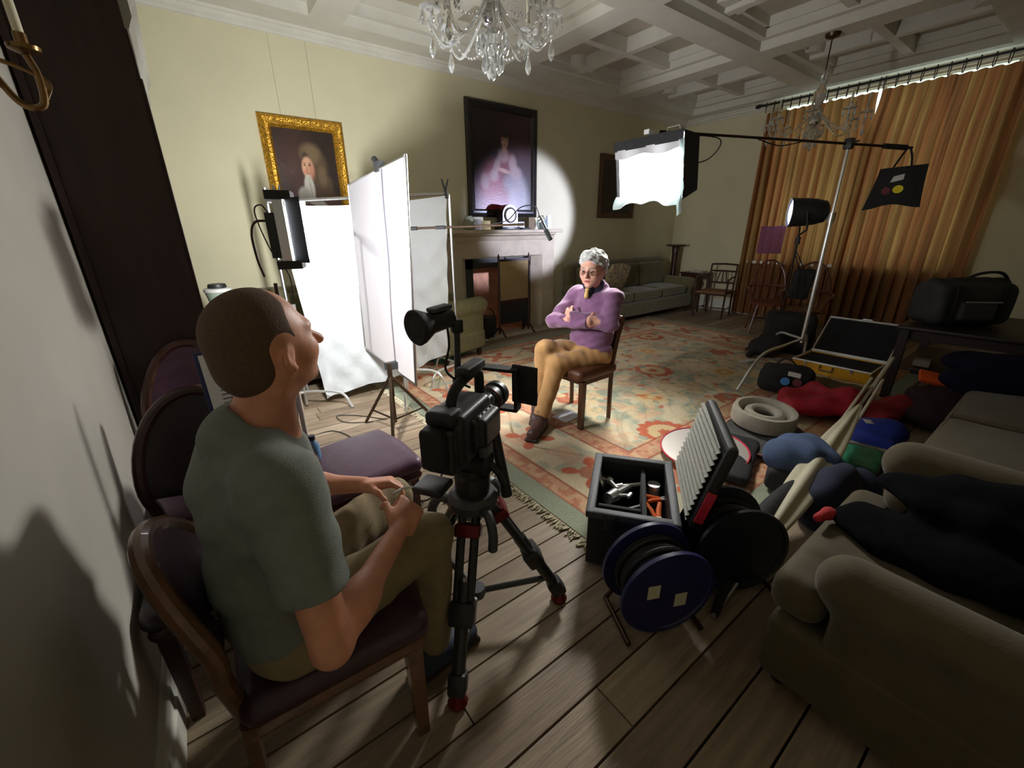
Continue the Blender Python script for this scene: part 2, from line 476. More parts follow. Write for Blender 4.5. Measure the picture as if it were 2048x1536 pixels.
wr.box((XR + T / 2, (WY0 + WY1) / 2, (WZ0 - .05) / 2), (T, WY1 - WY0, WZ0 + .05)); wr.box((XR + T / 2, (WY0 + WY1) / 2, (WZ1 + 3.75) / 2), (T, WY1 - WY0, 3.75 - WZ1))
struct(wr.build('wall_right', M_wall, world=True), 'wall with the curtained window')

# window behind the curtains
M_white = mat('window_paint', srgb(225, 224, 214), 0.5, var=0.03, scale=9)
M_glass = bpy.data.materials.new('window_glass'); M_glass.use_nodes = True
_n = M_glass.node_tree; _n.nodes.clear(); _o = _n.nodes.new('ShaderNodeOutputMaterial'); _t = _n.nodes.new('ShaderNodeBsdfTransparent'); _g = _n.nodes.new('ShaderNodeBsdfGlossy'); _mx = _n.nodes.new('ShaderNodeMixShader')
_t.inputs['Color'].default_value = (0.93, 0.97, 0.95, 1); _g.inputs['Roughness'].default_value = 0.03; _mx.inputs[0].default_value = 0.06
_n.links.new(_t.outputs[0], _mx.inputs[1]); _n.links.new(_g.outputs[0], _mx.inputs[2]); _n.links.new(_mx.outputs[0], _o.inputs[0])
w = bpy.data.objects.new('window_1', None); COL.objects.link(w); w.location = (XR + 0.1, (WY0 + WY1) / 2, WZ0); struct(w, 'tall window hidden behind the curtains')
fr = MB()
for y in (WY0 + .03, WY1 - .03): fr.box((XR + .1, y, (WZ0 + WZ1) / 2), (.09, .06, WZ1 - WZ0))
for z in (WZ0 + .03, WZ1 - .03): fr.box((XR + .1, (WY0 + WY1) / 2, z), (.088, WY1 - WY0, .06))
fr.build('window_frame', M_white, w, world=True)
for k in range(1, 4): MB().box((XR + .1, WY0 + (WY1 - WY0) * k / 4, (WZ0 + WZ1) / 2), (.05, .045, WZ1 - WZ0 - .12)).build('mullion', M_white, w, world=True)
MB().box((XR + .1, (WY0 + WY1) / 2, 2.35), (.052, WY1 - WY0 - .12, .05)).build('transom', M_white, w, world=True)
for k in range(4):
    y0, y1 = WY0 + (WY1 - WY0) * k / 4 + .03, WY0 + (WY1 - WY0) * (k + 1) / 4 - .03
    for z0, z1 in ((WZ0 + .06, 2.325), (2.375, WZ1 - .06)): MB().box((XR + .1, (y0 + y1) / 2, (z0 + z1) / 2), (.006, y1 - y0, z1 - z0)).build('pane', M_glass, w, world=True)
MB().box((XR - .03, (WY0 + WY1) / 2, WZ0 - .02), (.2, WY1 - WY0 + .1, .04)).build('window_sill', M_white, w, world=True)

# coffered ceiling: slab, perimeter and cross beams, stepped ledges and inner ribs
ce = struct(MB().box(((XL + XR) / 2, (YB + YF) / 2, 3.55), (XR - XL, YB - YF, 0.1)).build('ceiling', M_panel, world=True), 'white plaster ceiling with deep coffers')
BX = [1.465, 3.58, 5.63]; BYS = [2.92, 0.95]; PB = 0.33; BW = 0.29
def beam(x0, x1, y0, y1, z0=ZC, z1=3.5, name='ceiling_beam', m=None):
    MB().box(((x0 + x1) / 2, (y0 + y1) / 2, (z0 + z1) / 2), (x1 - x0, y1 - y0, z1 - z0)).build(name, m or M_plaster, ce, world=True, smooth=False)
beam(XL, XR, YB - PB, YB); beam(XL, XR, YF, YF + PB); beam(XL, XL + PB, YF + PB, YB - PB); beam(XR - PB, XR, YF + PB, YB - PB)
for x in BX: beam(x - BW / 2, x + BW / 2, YF + PB, YB - PB)
xs = [XL + PB] + [v for x in BX for v in (x - BW / 2, x + BW / 2)] + [XR - PB]
yy = [YF + PB, BYS[1] - BW / 2, BYS[1] + BW / 2, BYS[0] - BW / 2, BYS[0] + BW / 2, YB - PB]
for i in range(0, 8, 2):
    for y in BYS: beam(xs[i], xs[i + 1], y - BW / 2, y + BW / 2)
for i in range(0, 8, 2):
    for j in range(0, 6, 2):
        x0, x1, y0, y1 = xs[i], xs[i + 1], yy[j], yy[j + 1]
        e = MB(); q = 0.075
        for (a, b, c, d) in ((x0, x1, y0, y0 + q), (x0, x1, y1 - q, y1), (x0, x0 + q, y0 + q, y1 - q), (x1 - q, x1, y0 + q, y1 - q)):
            e.box(((a + b) / 2, (c + d) / 2, 3.415), (b - a, d - c, 0.17)); 
        for (a, b, c, d) in ((x0 + q, x1 - q, y0 + q, y0 + q + .035), (x0 + q, x1 - q, y1 - q - .035, y1 - q), (x0 + q, x0 + q + .035, y0 + q, y1 - q), (x1 - q - .035, x1 - q, y0 + q, y1 - q)):
            e.box(((a + b) / 2, (c + d) / 2, 3.455), (b - a, d - c, 0.09))
        e.build('coffer_moulding', M_plaster, ce, world=True, smooth=False)
        mx, my = (x0 + x1) / 2, (y0 + y1) / 2
        for nm, bx in (('coffer_rib', ((mx, my), (0.09, y1 - y0 - 2 * q))), ('coffer_rib', ((mx, my), (x1 - x0 - 2 * q, 0.09)))):
            r = MB().box((bx[0][0], bx[0][1], 3.42), (bx[1][0], bx[1][1], 0.15 if bx[1][1] > bx[1][0] else .149)); r.build(nm, M_plaster, ce, world=True, smooth=False)
        for sx in (-1, 1):      # cusped quarter blocks where ribs meet the moulding
            for sy in (-1, 1):
                poly = [(0, 0)] + [(0.15 * math.cos(a), 0.15 * math.sin(a)) for a in np.linspace(0, PI / 2, 7)]
                poly = [(mx + sx * (.045 + u), (y0 + q if sy > 0 else y1 - q) + sy * v) for u, v in poly]
                if sx * sy < 0: poly = poly[::-1]
                MB().prism(poly, 0.12, c=(0, 0, 3.385)).build('coffer_cusp', M_plaster, ce, world=True, smooth=False)
# bead and cove under the perimeter beams
def profile_run(prof, p0, p1, inward, name, m, par=None):
    """prof: (distance from wall, z) polygon swept from p0 to p1"""
    p0, p1, n = Vector(p0), Vector(p1), Vector(inward); b = MB(); k = len(prof)
    vs = [p + n * a + Vector((0, 0, z)) for p in (p0, p1) for a, z in prof]
    b.add(vs, [tuple(range(k)), tuple(reversed(range(k, 2 * k)))] + [(i, k + i, k + (i + 1) % k, (i + 1) % k) for i in range(k)])
    return b.build(name, m, par, world=True, smooth=False)
cor = [(0, 3.24), (0.075, 3.24), (0.07, 3.222), (0.05, 3.215), (0.045, 3.19), (0.02, 3.175), (0.018, 3.155), (0, 3.15)]
struct(profile_run(cor, (XL, YB, 0), (XR, YB, 0), (0, -1, 0), 'trim_1', M_plaster)); struct(profile_run(cor, (XR, YB, 0), (XR, YF, 0), (-1, 0, 0), 'trim_2', M_plaster))
struct(profile_run(cor, (XL, YF, 0), (XL, YB, 0), (1, 0, 0), 'trim_3', M_plaster))
sk = [(0, 0), (0.022, 0), (0.022, 0.10), (0.016, 0.108), (0.016, 0.15), (0.010, 0.16), (0.010, 0.185), (0.004, 0.20), (0, 0.20)]
struct(profile_run(sk, (XL, YF, 0), (XL, YB, 0), (1, 0, 0), 'baseboard_left', M_skirt), 'moulded off-white skirting board')
struct(profile_run(sk, (XL, YB, 0), (2.72, YB, 0), (0, -1, 0), 'baseboard_back', M_skirt)); struct(profile_run(sk, (4.56, YB, 0), (XR, YB, 0), (0, -1, 0), 'baseboard_back_2', M_skirt))
struct(profile_run(sk, (XR, YB, 0), (XR, YF, 0), (-1, 0, 0), 'baseboard_right', M_skirt))

# curtains: lined gold and rust striped cloth, lit through by the window
def curtain_mat():
    m = bpy.data.materials.new('curtain_cloth'); m.use_nodes = True; nt = m.node_tree; nt.nodes.clear(); N = nt.nodes.new; L = nt.links.new
    out = N('ShaderNodeOutputMaterial'); tc = N('ShaderNodeTexCoord'); mp = N('ShaderNodeMapping'); mp.inputs['Scale'].default_value = (1, 1, 0.05)
    L(tc.outputs['Object'], mp.inputs['Vector']); nz = N('ShaderNodeTexNoise'); nz.inputs['Scale'].default_value = 9; nz.inputs['Detail'].default_value = 6
    L(mp.outputs['Vector'], nz.inputs['Vector']); rp = N('ShaderNodeValToRGB'); e = rp.color_ramp.elements
    e[0].position = 0.3; e[0].color = (*srgb(104, 74, 50), 1); e[1].position = 0.7; e[1].color = (*srgb(178, 138, 86), 1)
    x = e.new(0.45); x.color = (*srgb(158, 104, 66), 1); x = e.new(0.56); x.color = (*srgb(142, 108, 68), 1)
    L(nz.outputs['Fac'], rp.inputs['Fac'])
    d = N('ShaderNodeBsdfDiffuse'); t = N('ShaderNodeBsdfTranslucent'); mx = N('ShaderNodeMixShader'); mx.inputs[0].default_value = 0.33
    L(rp.outputs['Color'], d.inputs['Color']); L(rp.outputs['Color'], t.inputs['Color']); L(d.outputs[0], mx.inputs[1]); L(t.outputs[0], mx.inputs[2]); L(mx.outputs[0], out.inputs[0])
    return m
M_curt = curtain_mat()
M_iron = mat('dark_iron', (0.03, 0.027, 0.025), 0.5, 0.6, var=0.2, scale=30)
def curtain(y0, y1, label, ph, edge, xb=7.555):
    w = y1 - y0; nf = int(w / 0.11)
    t = thing('curtain', label, 'curtain', (7.56, (y0 + y1) / 2, 0.02), group='window curtains')
    def fn(u, v):
        z = 0.03 + v * 3.045; fl_ = 1.0 - 0.55 * v; shut = edge * max(0.0, min(1.0, (2.95 - z) / 0.45))
        y = y0 + w * (u - 0.5) * (1.0 + 0.03 * (1 - v)) + w / 2 + 0.03 * math.sin(u * nf * PI * 2 + ph) * fl_ + shut * (1 - u if edge < 0 else u)
        x = xb + (0.028 + 0.018 * (1 - v)) * math.sin(u * nf * 2 * PI + ph) + 0.012 * math.sin(u * 23 + 3 * v + ph) + 0.02 * (1 - v) * math.sin(u * 9 + ph)
        return (x, y, z)
    b = MB().grid(fn, nf * 10, 40); b.build('cloth', M_curt, t, world=True)
    for k in range(nf + 1):
        y = y0 + w * k / nf
        MB().torus((7.555, y, 3.150), 0.055, 0.005, 16, 5, R=rot(PI / 2, 0, 0.5), sc=(.6, 1.25)).build('curtain_ring', M_iron, t, world=True)
curtain(2.215, 3.58, 'gold and rust striped curtain left of the bright slit, nearer the corner', 0.4, -0.05, 7.60)
curtain(0.86, 2.165, 'gold and rust striped curtain right of the bright slit, behind the hanging tote bag', 1.3, 0.05, 7.545)
rod = thing('curtain_rod', 'dark curtain rod carrying the rings above the striped curtains', 'curtain rod', (7.555, 2.2, 3.19))
MB().cyl((7.555, 0.7, 3.187), (7.555, 3.7, 3.187), 0.014, n=12).build('rod', M_iron, rod, world=True)
for y in (0.7, 3.7): MB().lathe([(0.001, -0.05), (0.02, -.04), (.03, 0), (.02, .04), (.001, .05)], (7.555, y, 3.187), 12, R=rot(PI / 2)).build('finial', M_iron, rod, world=True)
for y in (0.75, 2.2, 3.65): MB().tube([(7.75, y, 3.2), (7.66, y, 3.2), (7.56, y, 3.187)], 0.008, 6).build('bracket', M_iron, rod, world=True)

# ------------------------------------------------------------------ rug
def vnoise(x, y, f, seed):
    r = np.random.default_rng(seed); G = r.random((128, 128)); u, v = x * f, y * f
    i, j = np.floor(u).astype(int), np.floor(v).astype(int); a, b = u - i, v - j; a = a * a * (3 - 2 * a); b = b * b * (3 - 2 * b)
    g = lambda p, q: G[p % 128, q % 128]
    return (g(i, j) * (1 - a) + g(i + 1, j) * a) * (1 - b) + (g(i, j + 1) * (1 - a) + g(i + 1, j + 1) * a) * b
def mixc(C, c, w): return C * (1 - w[..., None]) + np.array(c) * w[..., None]
def st(d, w=0.01): return np.clip(0.5 - d / w, 0, 1)
RX0, RX1, RY0, RY1 = 1.28, 6.18, 0.68, 4.42
nx, ny = 700, 535
gx, gy = np.meshgrid(np.linspace(RX0, RX1, nx), np.linspace(RY0, RY1, ny), indexing='ij')
wx = gx + 0.05 * (vnoise(gx, gy, 5, 1) - .5); wy = gy + 0.05 * (vnoise(gx, gy, 5, 2) - .5)
beige, sage, peach, red, teal, gold = [srgb(*c) for c in ((202, 188, 158), (166, 166, 142), (198, 160, 130), (186, 98, 68), (140, 150, 134), (204, 180, 136))]
C = np.ones((nx, ny, 3)) * np.array(beige)
C = mixc(C, sage, st(0.52 - vnoise(wx, wy, 7.0, 3), .16)); C = mixc(C, gold, 0.7 * st(0.66 - vnoise(wx, wy, 9, 4), .1)); C = mixc(C, teal, 0.8 * st(0.70 - vnoise(wx, wy, 12, 5), .1)); C = mixc(C, peach, 0.75 * st(0.66 - vnoise(wx, wy, 11, 6), .08))
C = mixc(C, srgb(205, 190, 158), 0.6 * st(0.72 - vnoise(wx, wy, 14, 8), .08))
vine = np.abs(np.sin(wx * 9 + 2.2 * np.sin(wy * 5)) * np.cos(wy * 8 + 1.7 * np.sin(wx * 4))); C = mixc(C, srgb(140, 126, 98), 0.35 * st(vine - 0.05, .05))
r2 = np.random.default_rng(11)
def flower(C, cx, cy, R, col, inner, n=14, asp=1.0):
    dx, dy = (gx - cx) * asp, gy - cy; r = np.hypot(dx, dy); a = np.arctan2(dy, dx)
    pet = R * (0.86 + 0.14 * np.abs(np.cos(a * n / 2)))
    C = mixc(C, col, st(r - pet, .012)); C = mixc(C, inner, st(r - R * .62, .012)); C = mixc(C, col, st(r - R * (0.16 + .1 * np.abs(np.cos(a * 3))), .012))
    return C
for (cx, cy) in ((3.76, 2.5), (2.59, 1.56), (5.0, 3.45), (2.6, 3.4), (4.9, 1.5), (3.75, .75)): C = flower(C, cx, cy, 0.21, red, srgb(205, 178, 134))
for (cx, cy) in ((3.1, 2.05), (4.35, 3.0), (3.2, 3.0), (4.3, 2.0), (5.4, 2.5), (3.1, 1.0)): C = flower(C, cx, cy, 0.15, gold, srgb(200, 150, 96), 9)
for (cx, cy) in ((3.62, 1.59), (2.5, 2.48), (5.0, 2.4), (3.75, 3.6), (2.3, 1.0)): C = flower(C, cx, cy, 0.14, srgb(168, 98, 72), srgb(176, 108, 80), 6)
for _ in range(420):
    cx, cy = r2.uniform(2.3, 5.2), r2.uniform(1.2, 3.5); col = [red, peach, teal, srgb(200, 184, 150), gold][r2.integers(5)]
    m = (np.abs(gx - cx) < .1) & (np.abs(gy - cy) < .1); ix, iy = np.where(m); sx, sy = slice(ix.min(), ix.max() + 1), slice(iy.min(), iy.max() + 1)
    a = r2.uniform(0, 3.14); dx, dy = gx[sx, sy] - cx, gy[sx, sy] - cy; u, v = dx * math.cos(a) + dy * math.sin(a), -dx * math.sin(a) + dy * math.cos(a)
    R = r2.uniform(.025, .055); C[sx, sy] = mixc(C[sx, sy], col, 0.8 * st(np.hypot(u, v * r2.uniform(1.2, 2.4)) - R, .012))
dE = np.minimum.reduce([gx - RX0, RX1 - gx, gy - RY0, RY1 - gy])
al = np.where((gx - RX0 == dE) | (RX1 - gx == dE), gy, gx)
inb = dE < 0.86
B = np.ones_like(C) * np.array(srgb(208, 190, 156))
scroll = np.abs(dE - 0.50 - 0.13 * np.sin(al * 5.2)); B = mixc(B, srgb(140, 112, 78), 0.8 * st(scroll - .012, .012)); B = mixc(B, teal, .6 * st(0.68 - vnoise(wx, wy, 9, 9), .1)); B = mixc(B, peach, .7 * st(0.64 - vnoise(wx, wy, 8, 10), .1))
for k in range(-1, 14):      # red rosettes along the main border
    c = 0.31 + 0.605 * k; da = al - c; r = np.hypot(da, dE - 0.46); an = np.arctan2(dE - .46, da)
    B = mixc(B, srgb(178, 118, 90), st(r - .075, .012))
    for q in range(4):
        aa = PI / 4 + q * PI / 2; B = mixc(B, red, st(np.hypot(da - .13 * math.cos(aa), dE - .46 - .11 * math.sin(aa)) - .05 * (1 + .3 * np.cos(an * 8)), .012))
C = np.where(inb[..., None], B, C)
for lo_, hi_ in ((0.13, 0.25), (0.72, 0.86)):
    w = ((dE > lo_) & (dE < hi_)).astype(float); C = mixc(C, srgb(196, 136, 104), w * .85)
    orn = np.abs(np.sin(al * 26 + 2 * np.sin(al * 11)) * .5 + (dE - (lo_ + hi_) / 2) * 14 + .3 * np.sin(al * 63)); C = mixc(C, srgb(206, 170, 130), w * .6 * st(orn - .25, .25)); C = mixc(C, srgb(160, 84, 60), w * .5 * st(0.62 - vnoise(gx, gy, 26, 31), .12)); C = mixc(C, srgb(200, 176, 136), w * .5 * st(0.64 - vnoise(gx, gy, 22, 32), .12)); 
    for e in (lo_, hi_): C = mixc(C, srgb(150, 66, 44), .8 * st(np.abs(dE - e) - .008, .008))
C = mixc(C, srgb(144, 150, 128), (dE < 0.13).astype(float))
wear = 0.82 + 0.36 * vnoise(gx, gy, 3, 20); C = C * wear[..., None]
gz = 0.012 + 0.002 * vnoise(gx, gy, 20, 21)
V = np.stack([gx, gy, gz], -1).reshape(-1, 3); I = np.arange(nx * ny).reshape(nx, ny); F = np.stack([I[:-1, :-1], I[1:, :-1], I[1:, 1:], I[:-1, 1:]], -1).reshape(-1, 4)
rug = thing('rug', 'large faded red and sage floral carpet covering the middle of the floor', 'rug', (RX0, RY0, 0))
np_obj('pile', V, F, mat_attr('rug_wool', 0.95, 90, 0.22, 0.5), rug, world=True, col=C.reshape(-1, 3))
MB().box(((RX0 + RX1) / 2, (RY0 + RY1) / 2, 0.006), (RX1 - RX0, RY1 - RY0, 0.011)).build('backing', mat('rug_backing', srgb(150, 135, 105), .95), rug, world=True)
fb = MB()
for x, s in ((RX0, -1), (RX1, 1)):
    y = RY0
    while y < RY1:
        dy = random.uniform(-.02, .02); l = random.uniform(.035, .065)
        fb.box((x + s * l / 2, y + dy / 2, 0.006), (l, 0.0055, 0.006), R=rot(0, 0, math.atan2(dy, l) * s)); y += 0.008
f_ = fb.build('fringe', mat('rug_fringe', srgb(205, 195, 165), .95, var=.15, scale=60), rug, world=True); f_['kind'] = 'stuff'

# ------------------------------------------------------------------ fireplace wall
M_stone = mat('fireplace_stone', srgb(188, 174, 146), 0.75, var=0.10, scale=7, bump=0.2, bscale=30)
M_brick = mat('fire_brick', srgb(226, 164, 128), 0.9, var=0.2, scale=9, bump=0.4, bscale=20)
M_soot = mat('sooty_iron', (0.012, 0.011, 0.011), 0.7, var=0.3, scale=20, bump=0.2)
fp = thing('fireplace', 'plain stone fireplace surround with mantel shelf on the cream wall', 'fireplace', (3.6, 4.95, 0))
def jamb(x0, x1, inner):
    s = 1 if inner > 0 else -1
    pl = [(x0, 4.955), (x1, 4.955), (x1, 5.05), (x0, 5.05)]
    if inner > 0: pl = [(x0, 4.955), (x1 - .10, 4.955), (x1, 5.049), (x0, 5.049)]
    else: pl = [(x0 + .16, 4.955), (x1, 4.955), (x1, 5.049), (x0, 5.049)]
    MB().prism(pl, 1.10, c=(0, 0, 0.0)).build('jamb', M_stone, fp, world=True, smooth=False)
jamb(2.66, FX0, 1); jamb(FX1, 4.52, -1)
MB().box((3.59, 5.002, 1.255), (1.86, 0.094, 0.31)).build('lintel', M_stone, fp, world=True, smooth=False)
MB().rbox((3.55, 4.915, 1.43), (1.98, 0.27, 0.045), 0.012).build('mantel_shelf', M_stone, fp, world=True)
MB().prism([(0, 0), (.10, .0), (.10, -.02), (.05, -.04), (.03, -.09), (0, -.09)], 1.80, M=Matrix(((0, 0, 1), (-1, 0, 0), (0, 1, 0))), c=(2.66, 4.955, 1.407)).build('shelf_moulding', M_stone, fp, world=True, smooth=False)
fb = MB()
fb.box(((FX0 + FX1) / 2, 5.62, .55), (FX1 - FX0 + .3, .1, 1.3)); fb.box((FX0 - .03, 5.33, .55), (.06, .56, 1.3)); fb.box((FX1 + .03, 5.33, .55), (.06, .56, 1.3)); fb.box(((FX0 + FX1) / 2, 5.33, -.03), (FX1 - FX0 + .3, .56, .06)); fb.box(((FX0 + FX1) / 2, 5.36, 1.17), (FX1 - FX0 + .3, .6, .1))
fb.build('firebox', M_brick, fp, world=True, smooth=False)
lin = MB(); lin.box((FX0 + .06, 5.06, .54), (.12, .03, 1.08)); lin.box((FX1 - .07, 5.06, .54), (.14, .03, 1.08)); lin.box(((FX0 + FX1) / 2, 5.06, 1.015), (FX1 - FX0, .03, .13)); lin.build('slate_slip', mat('slate', srgb(52, 52, 44), .6, var=.1), fp, world=True, smooth=False)
MB().rbox((3.70, 4.885, 0.012), (1.76, 0.33, 0.026), 0.006).build('hearth', M_stone, fp, world=True)
# logs and coal basket inside
bk = thing('log_basket', 'black iron log basket standing in the left of the fire opening', 'basket', (3.17, 4.84, 0.026))
b = MB(); b.lathe([(0.09, 0.03), (.12, .10), (.130, .22), (.126, .30)], (3.16, 4.80, 0.026), 18, cap=False); b.lathe([(.126, .30), (.122, .22), (.112, .10), (.08, .035)], (3.16, 4.80, .026), 18); b.build('bucket', M_soot, bk, world=True)
for k in range(3):
    a = k * 2.1; MB().cyl((3.16 + .08 * math.cos(a), 4.80 + .08 * math.sin(a), .026), (3.16 + .075 * math.cos(a), 4.80 + .075 * math.sin(a), .07), .015, n=8).build('foot', M_soot, bk, world=True)
MB().tube(bez((3.04, 4.80, .32), (3.06, 4.80, .48), (3.26, 4.80, .48), (3.28, 4.80, .32)), .008, 6).build('handle', M_soot, bk, world=True)
# fire screen
M_scr = mat('screen_linen', srgb(150, 128, 84), 0.9, var=0.12, scale=35, bump=.1)
M_ma = mat('dark_mahogany', srgb(58, 26, 20), 0.35, var=0.3, scale=6, stretch=(8, 8, 1), coat=0.3)
fs = thing('fire_screen', 'wooden fire screen with beige cloth panel standing before the fire opening', 'fire screen', (3.6, 4.745, 0.025))
for x in (3.33, 3.85):
    MB().lathe([(.014, .06), (.018, .10), (.014, .2), (.012, .6), (.013, 1.02), (.02, 1.05), (.012, 1.07), (.018, 1.10), (.006, 1.14), (.001, 1.15)], (x, 4.745, 0), 10).build('post', M_ma, fs, world=True)
    for s in (-1, 1): MB().tube(spline([(x, 4.745, .14), (x, 4.745 + s * .06, .12), (x, 4.745 + s * .11, .06), (x, 4.745 + s * .15, .036)], 4), .014, 8).build('foot', M_ma, fs, world=True)
MB().rbox((3.59, 4.745, .785), (.49, .018, .53), .006).build('panel', M_scr, fs, world=True)
for z in (.50, 1.06): MB().box((3.59, 4.745, z), (.50, .022, .03)).build('rail', M_ma, fs, world=True)
MB().box((3.59, 4.745, .34), (.50, .012, .30)).build('lower_panel', M_soot, fs, world=True)
fs.location.z += .005

# things on the mantel shelf
ZS = 1.4535
M_blk = mat('black_slate_clock', (0.015, 0.014, 0.014), 0.3, var=.2, scale=10)
M_steel = mat('steel_bright', (.6, .6, .6), .25, 1.0)
ck = thing('mantel_clock', 'black arched mantel clock with round white dial and silver bezel', 'clock', (3.60, 4.90, ZS))
poly = [(-.125, 0), (.125, 0), (.125, .16)] + [(.125 * math.cos(a), .16 + .125 * math.sin(a)) for a in np.linspace(0.15, PI - .15, 12)] + [(-.125, .16)]
MB().prism([(x, z) for x, z in poly], .14, M=Matrix(((1, 0, 0), (0, 0, -1), (0, 1, 0))), c=(3.60, 4.97, ZS + .03)).build('case', M_blk, ck, world=True)
MB().rbox((3.60, 4.90, ZS + .016), (.32, .18, .032), .006).build('base', M_blk, ck, world=True)
MB().cyl((3.60, 4.83, ZS + .18), (3.60, 4.822, ZS + .18), .082, n=28).build('dial', mat('clock_dial', srgb(222, 220, 208), .4, var=.03), ck, world=True)
MB().torus((3.60, 4.82, ZS + .18), .087, .010, 28, 8, R=rot(PI / 2)).build('bezel', M_steel, ck, world=True)
for a, l in ((.6, .05), (-1.1, .068)): MB().box((3.60 + math.sin(a) * l / 2, 4.820, ZS + .18 + math.cos(a) * l / 2), (.004, .003, l), R=rot(0, a, 0)).build('hand', M_blk, ck, world=True)
nm = MB()
for k in range(12):
    a = k * PI / 6; MB().box((3.60 + .066 * math.sin(a), 4.8215, ZS + .18 + .066 * math.cos(a)), (.004, .002, .016), R=rot(0, a, 0)).build('hour_mark', M_blk, ck, world=True)
M_gl = mat('clear_glass', (0.92, 0.96, 0.95), 0.03, trans=1.0)
M_glb = mat('blue_tinted_glass', (0.75, 0.88, 0.92), 0.05, trans=0.9)
def vase(x, label, m, sc):
    pf = [(.035, 0), (.06, .01), (.082, .06), (.085, .10), (.07, .145), (.045, .165), (.05, .18), (.045, .178), (.04, .165), (.064, .143), (.079, .10), (.076, .06), (.055, .016), (.001, .012)]
    tag(MB().lathe([(r * sc, z * sc) for r, z in pf], (x, 4.90, ZS), 22).build('glass_vase', m, world=True), label, 'vase')
vase(2.99, 'round clear glass vase on the left of the mantel shelf', M_gl, .95); vase(4.22, 'pale blue glass vase at the right end of the mantel shelf', M_glb, .9)
for x, w, h, c, l in ((3.14, .10, .13, (222, 222, 226), 'white card propped beside the clear vase on the mantel'), (3.26, .15, .11, (190, 172, 118), 'cream card propped left of the mantel clock'), (3.86, .11, .10, (214, 214, 222), 'white card propped right of the mantel clock'), (4.02, .11, .16, (120, 104, 76), 'brown box standing on the mantel right of the clock'), (4.38, .07, .19, (210, 214, 230), 'pale card at the far right end of the mantel')):
    o = MB().box((x, 4.93, ZS + h / 2), (w, .02 if 'box' not in l else .09, h), R=rot(-.10 if 'box' not in l else 0, 0, 0)).build('card' if 'box' not in l else 'small_box', mat('card_%d' % int(x * 100), srgb(*c), .8, var=.03), world=True, smooth=False); tag(o, l, 'card' if 'box' not in l else 'box')
tag(MB().rbox((3.84, 4.83, ZS + .012), (.14, .10, .022), .004).build('notebook', mat('dark_book', srgb(50, 46, 44), .7), world=True), 'dark notebook lying flat in front of the mantel clock', 'book')

# ------------------------------------------------------------------ paintings
def canvas(name, w, h, paint, parent, loc, nx_=110, ny_=140):
    u, v = np.meshgrid(np.linspace(0, 1, nx_), np.linspace(0, 1, ny_), indexing='ij'); C = paint(u, v)
    V = np.stack([loc[0] + (u - .5) * w, np.full_like(u, loc[1]), loc[2] + (v - .5) * h], -1).reshape(-1, 3)
    I = np.arange(nx_ * ny_).reshape(nx_, ny_); F = np.stack([I[:-1, :-1], I[1:, :-1], I[1:, 1:], I[:-1, 1:]], -1).reshape(-1, 4)
    return np_obj(name, V, F, mat_attr('oil_paint_' + name + parent.name, 0.35, 60, .12, .15, coat=.3), parent, world=True, col=C.reshape(-1, 3))
def sell(u, v, cx, cy, rx, ry, soft=.25, ang=0):
    x, y = u - cx, v - cy; ca, sa = math.cos(ang), math.sin(ang); x, y = (x * ca + y * sa) / rx, (-x * sa + y * ca) / ry
    return np.clip((1 + soft - np.hypot(x, y)) / (2 * soft), 0, 1)
def pf_frame(parent, cx, cz, w, h, fw, depth, m, y, prof=None, name='frame_member'):
    """four mitred members with a stepped section"""
    prof = prof or [(0, 0), (0, depth * .7), (fw * .25, depth), (fw * .5, depth * .75), (fw * .75, depth * .8), (fw, depth * .3), (fw, 0)]
    for (ax, az, bx_, bz) in ((-1, -1, 1, -1), (1, -1, 1, 1), (1, 1, -1, 1), (-1, 1, -1, -1)):
        vs = []
        for (sx, sz) in ((ax, az), (bx_, bz)):
            for d, e in prof: vs.append((cx + sx * (w / 2 - d), y - e, cz + sz * (h / 2 - d)))
        k = len(prof); MB().add(vs, [tuple(range(k)), tuple(reversed(range(k, 2 * k)))] + [(i, k + i, k + (i + 1) % k, (i + 1) % k) for i in range(k)]).build(name, m, parent, world=True, smooth=False)
M_gold = mat('gilt_carved', srgb(196, 146, 50), 0.32, 0.75, var=0.35, scale=38, bump=0.9, bscale=55)
M_ebony = mat('ebonised_frame', (0.016, 0.013, 0.012), 0.28, var=.2, scale=10)
M_brown = mat('brown_frame', srgb(86, 58, 36), .45, var=.3, scale=14)
g = thing('gilt_framed_portrait', 'portrait of a man in a long wig in a carved gold frame', 'painting', (1.19, 5.02, 1.50))
pf_frame(g, 1.19, 2.0, .77, 1.0, .105, .055, M_gold, 5.049)
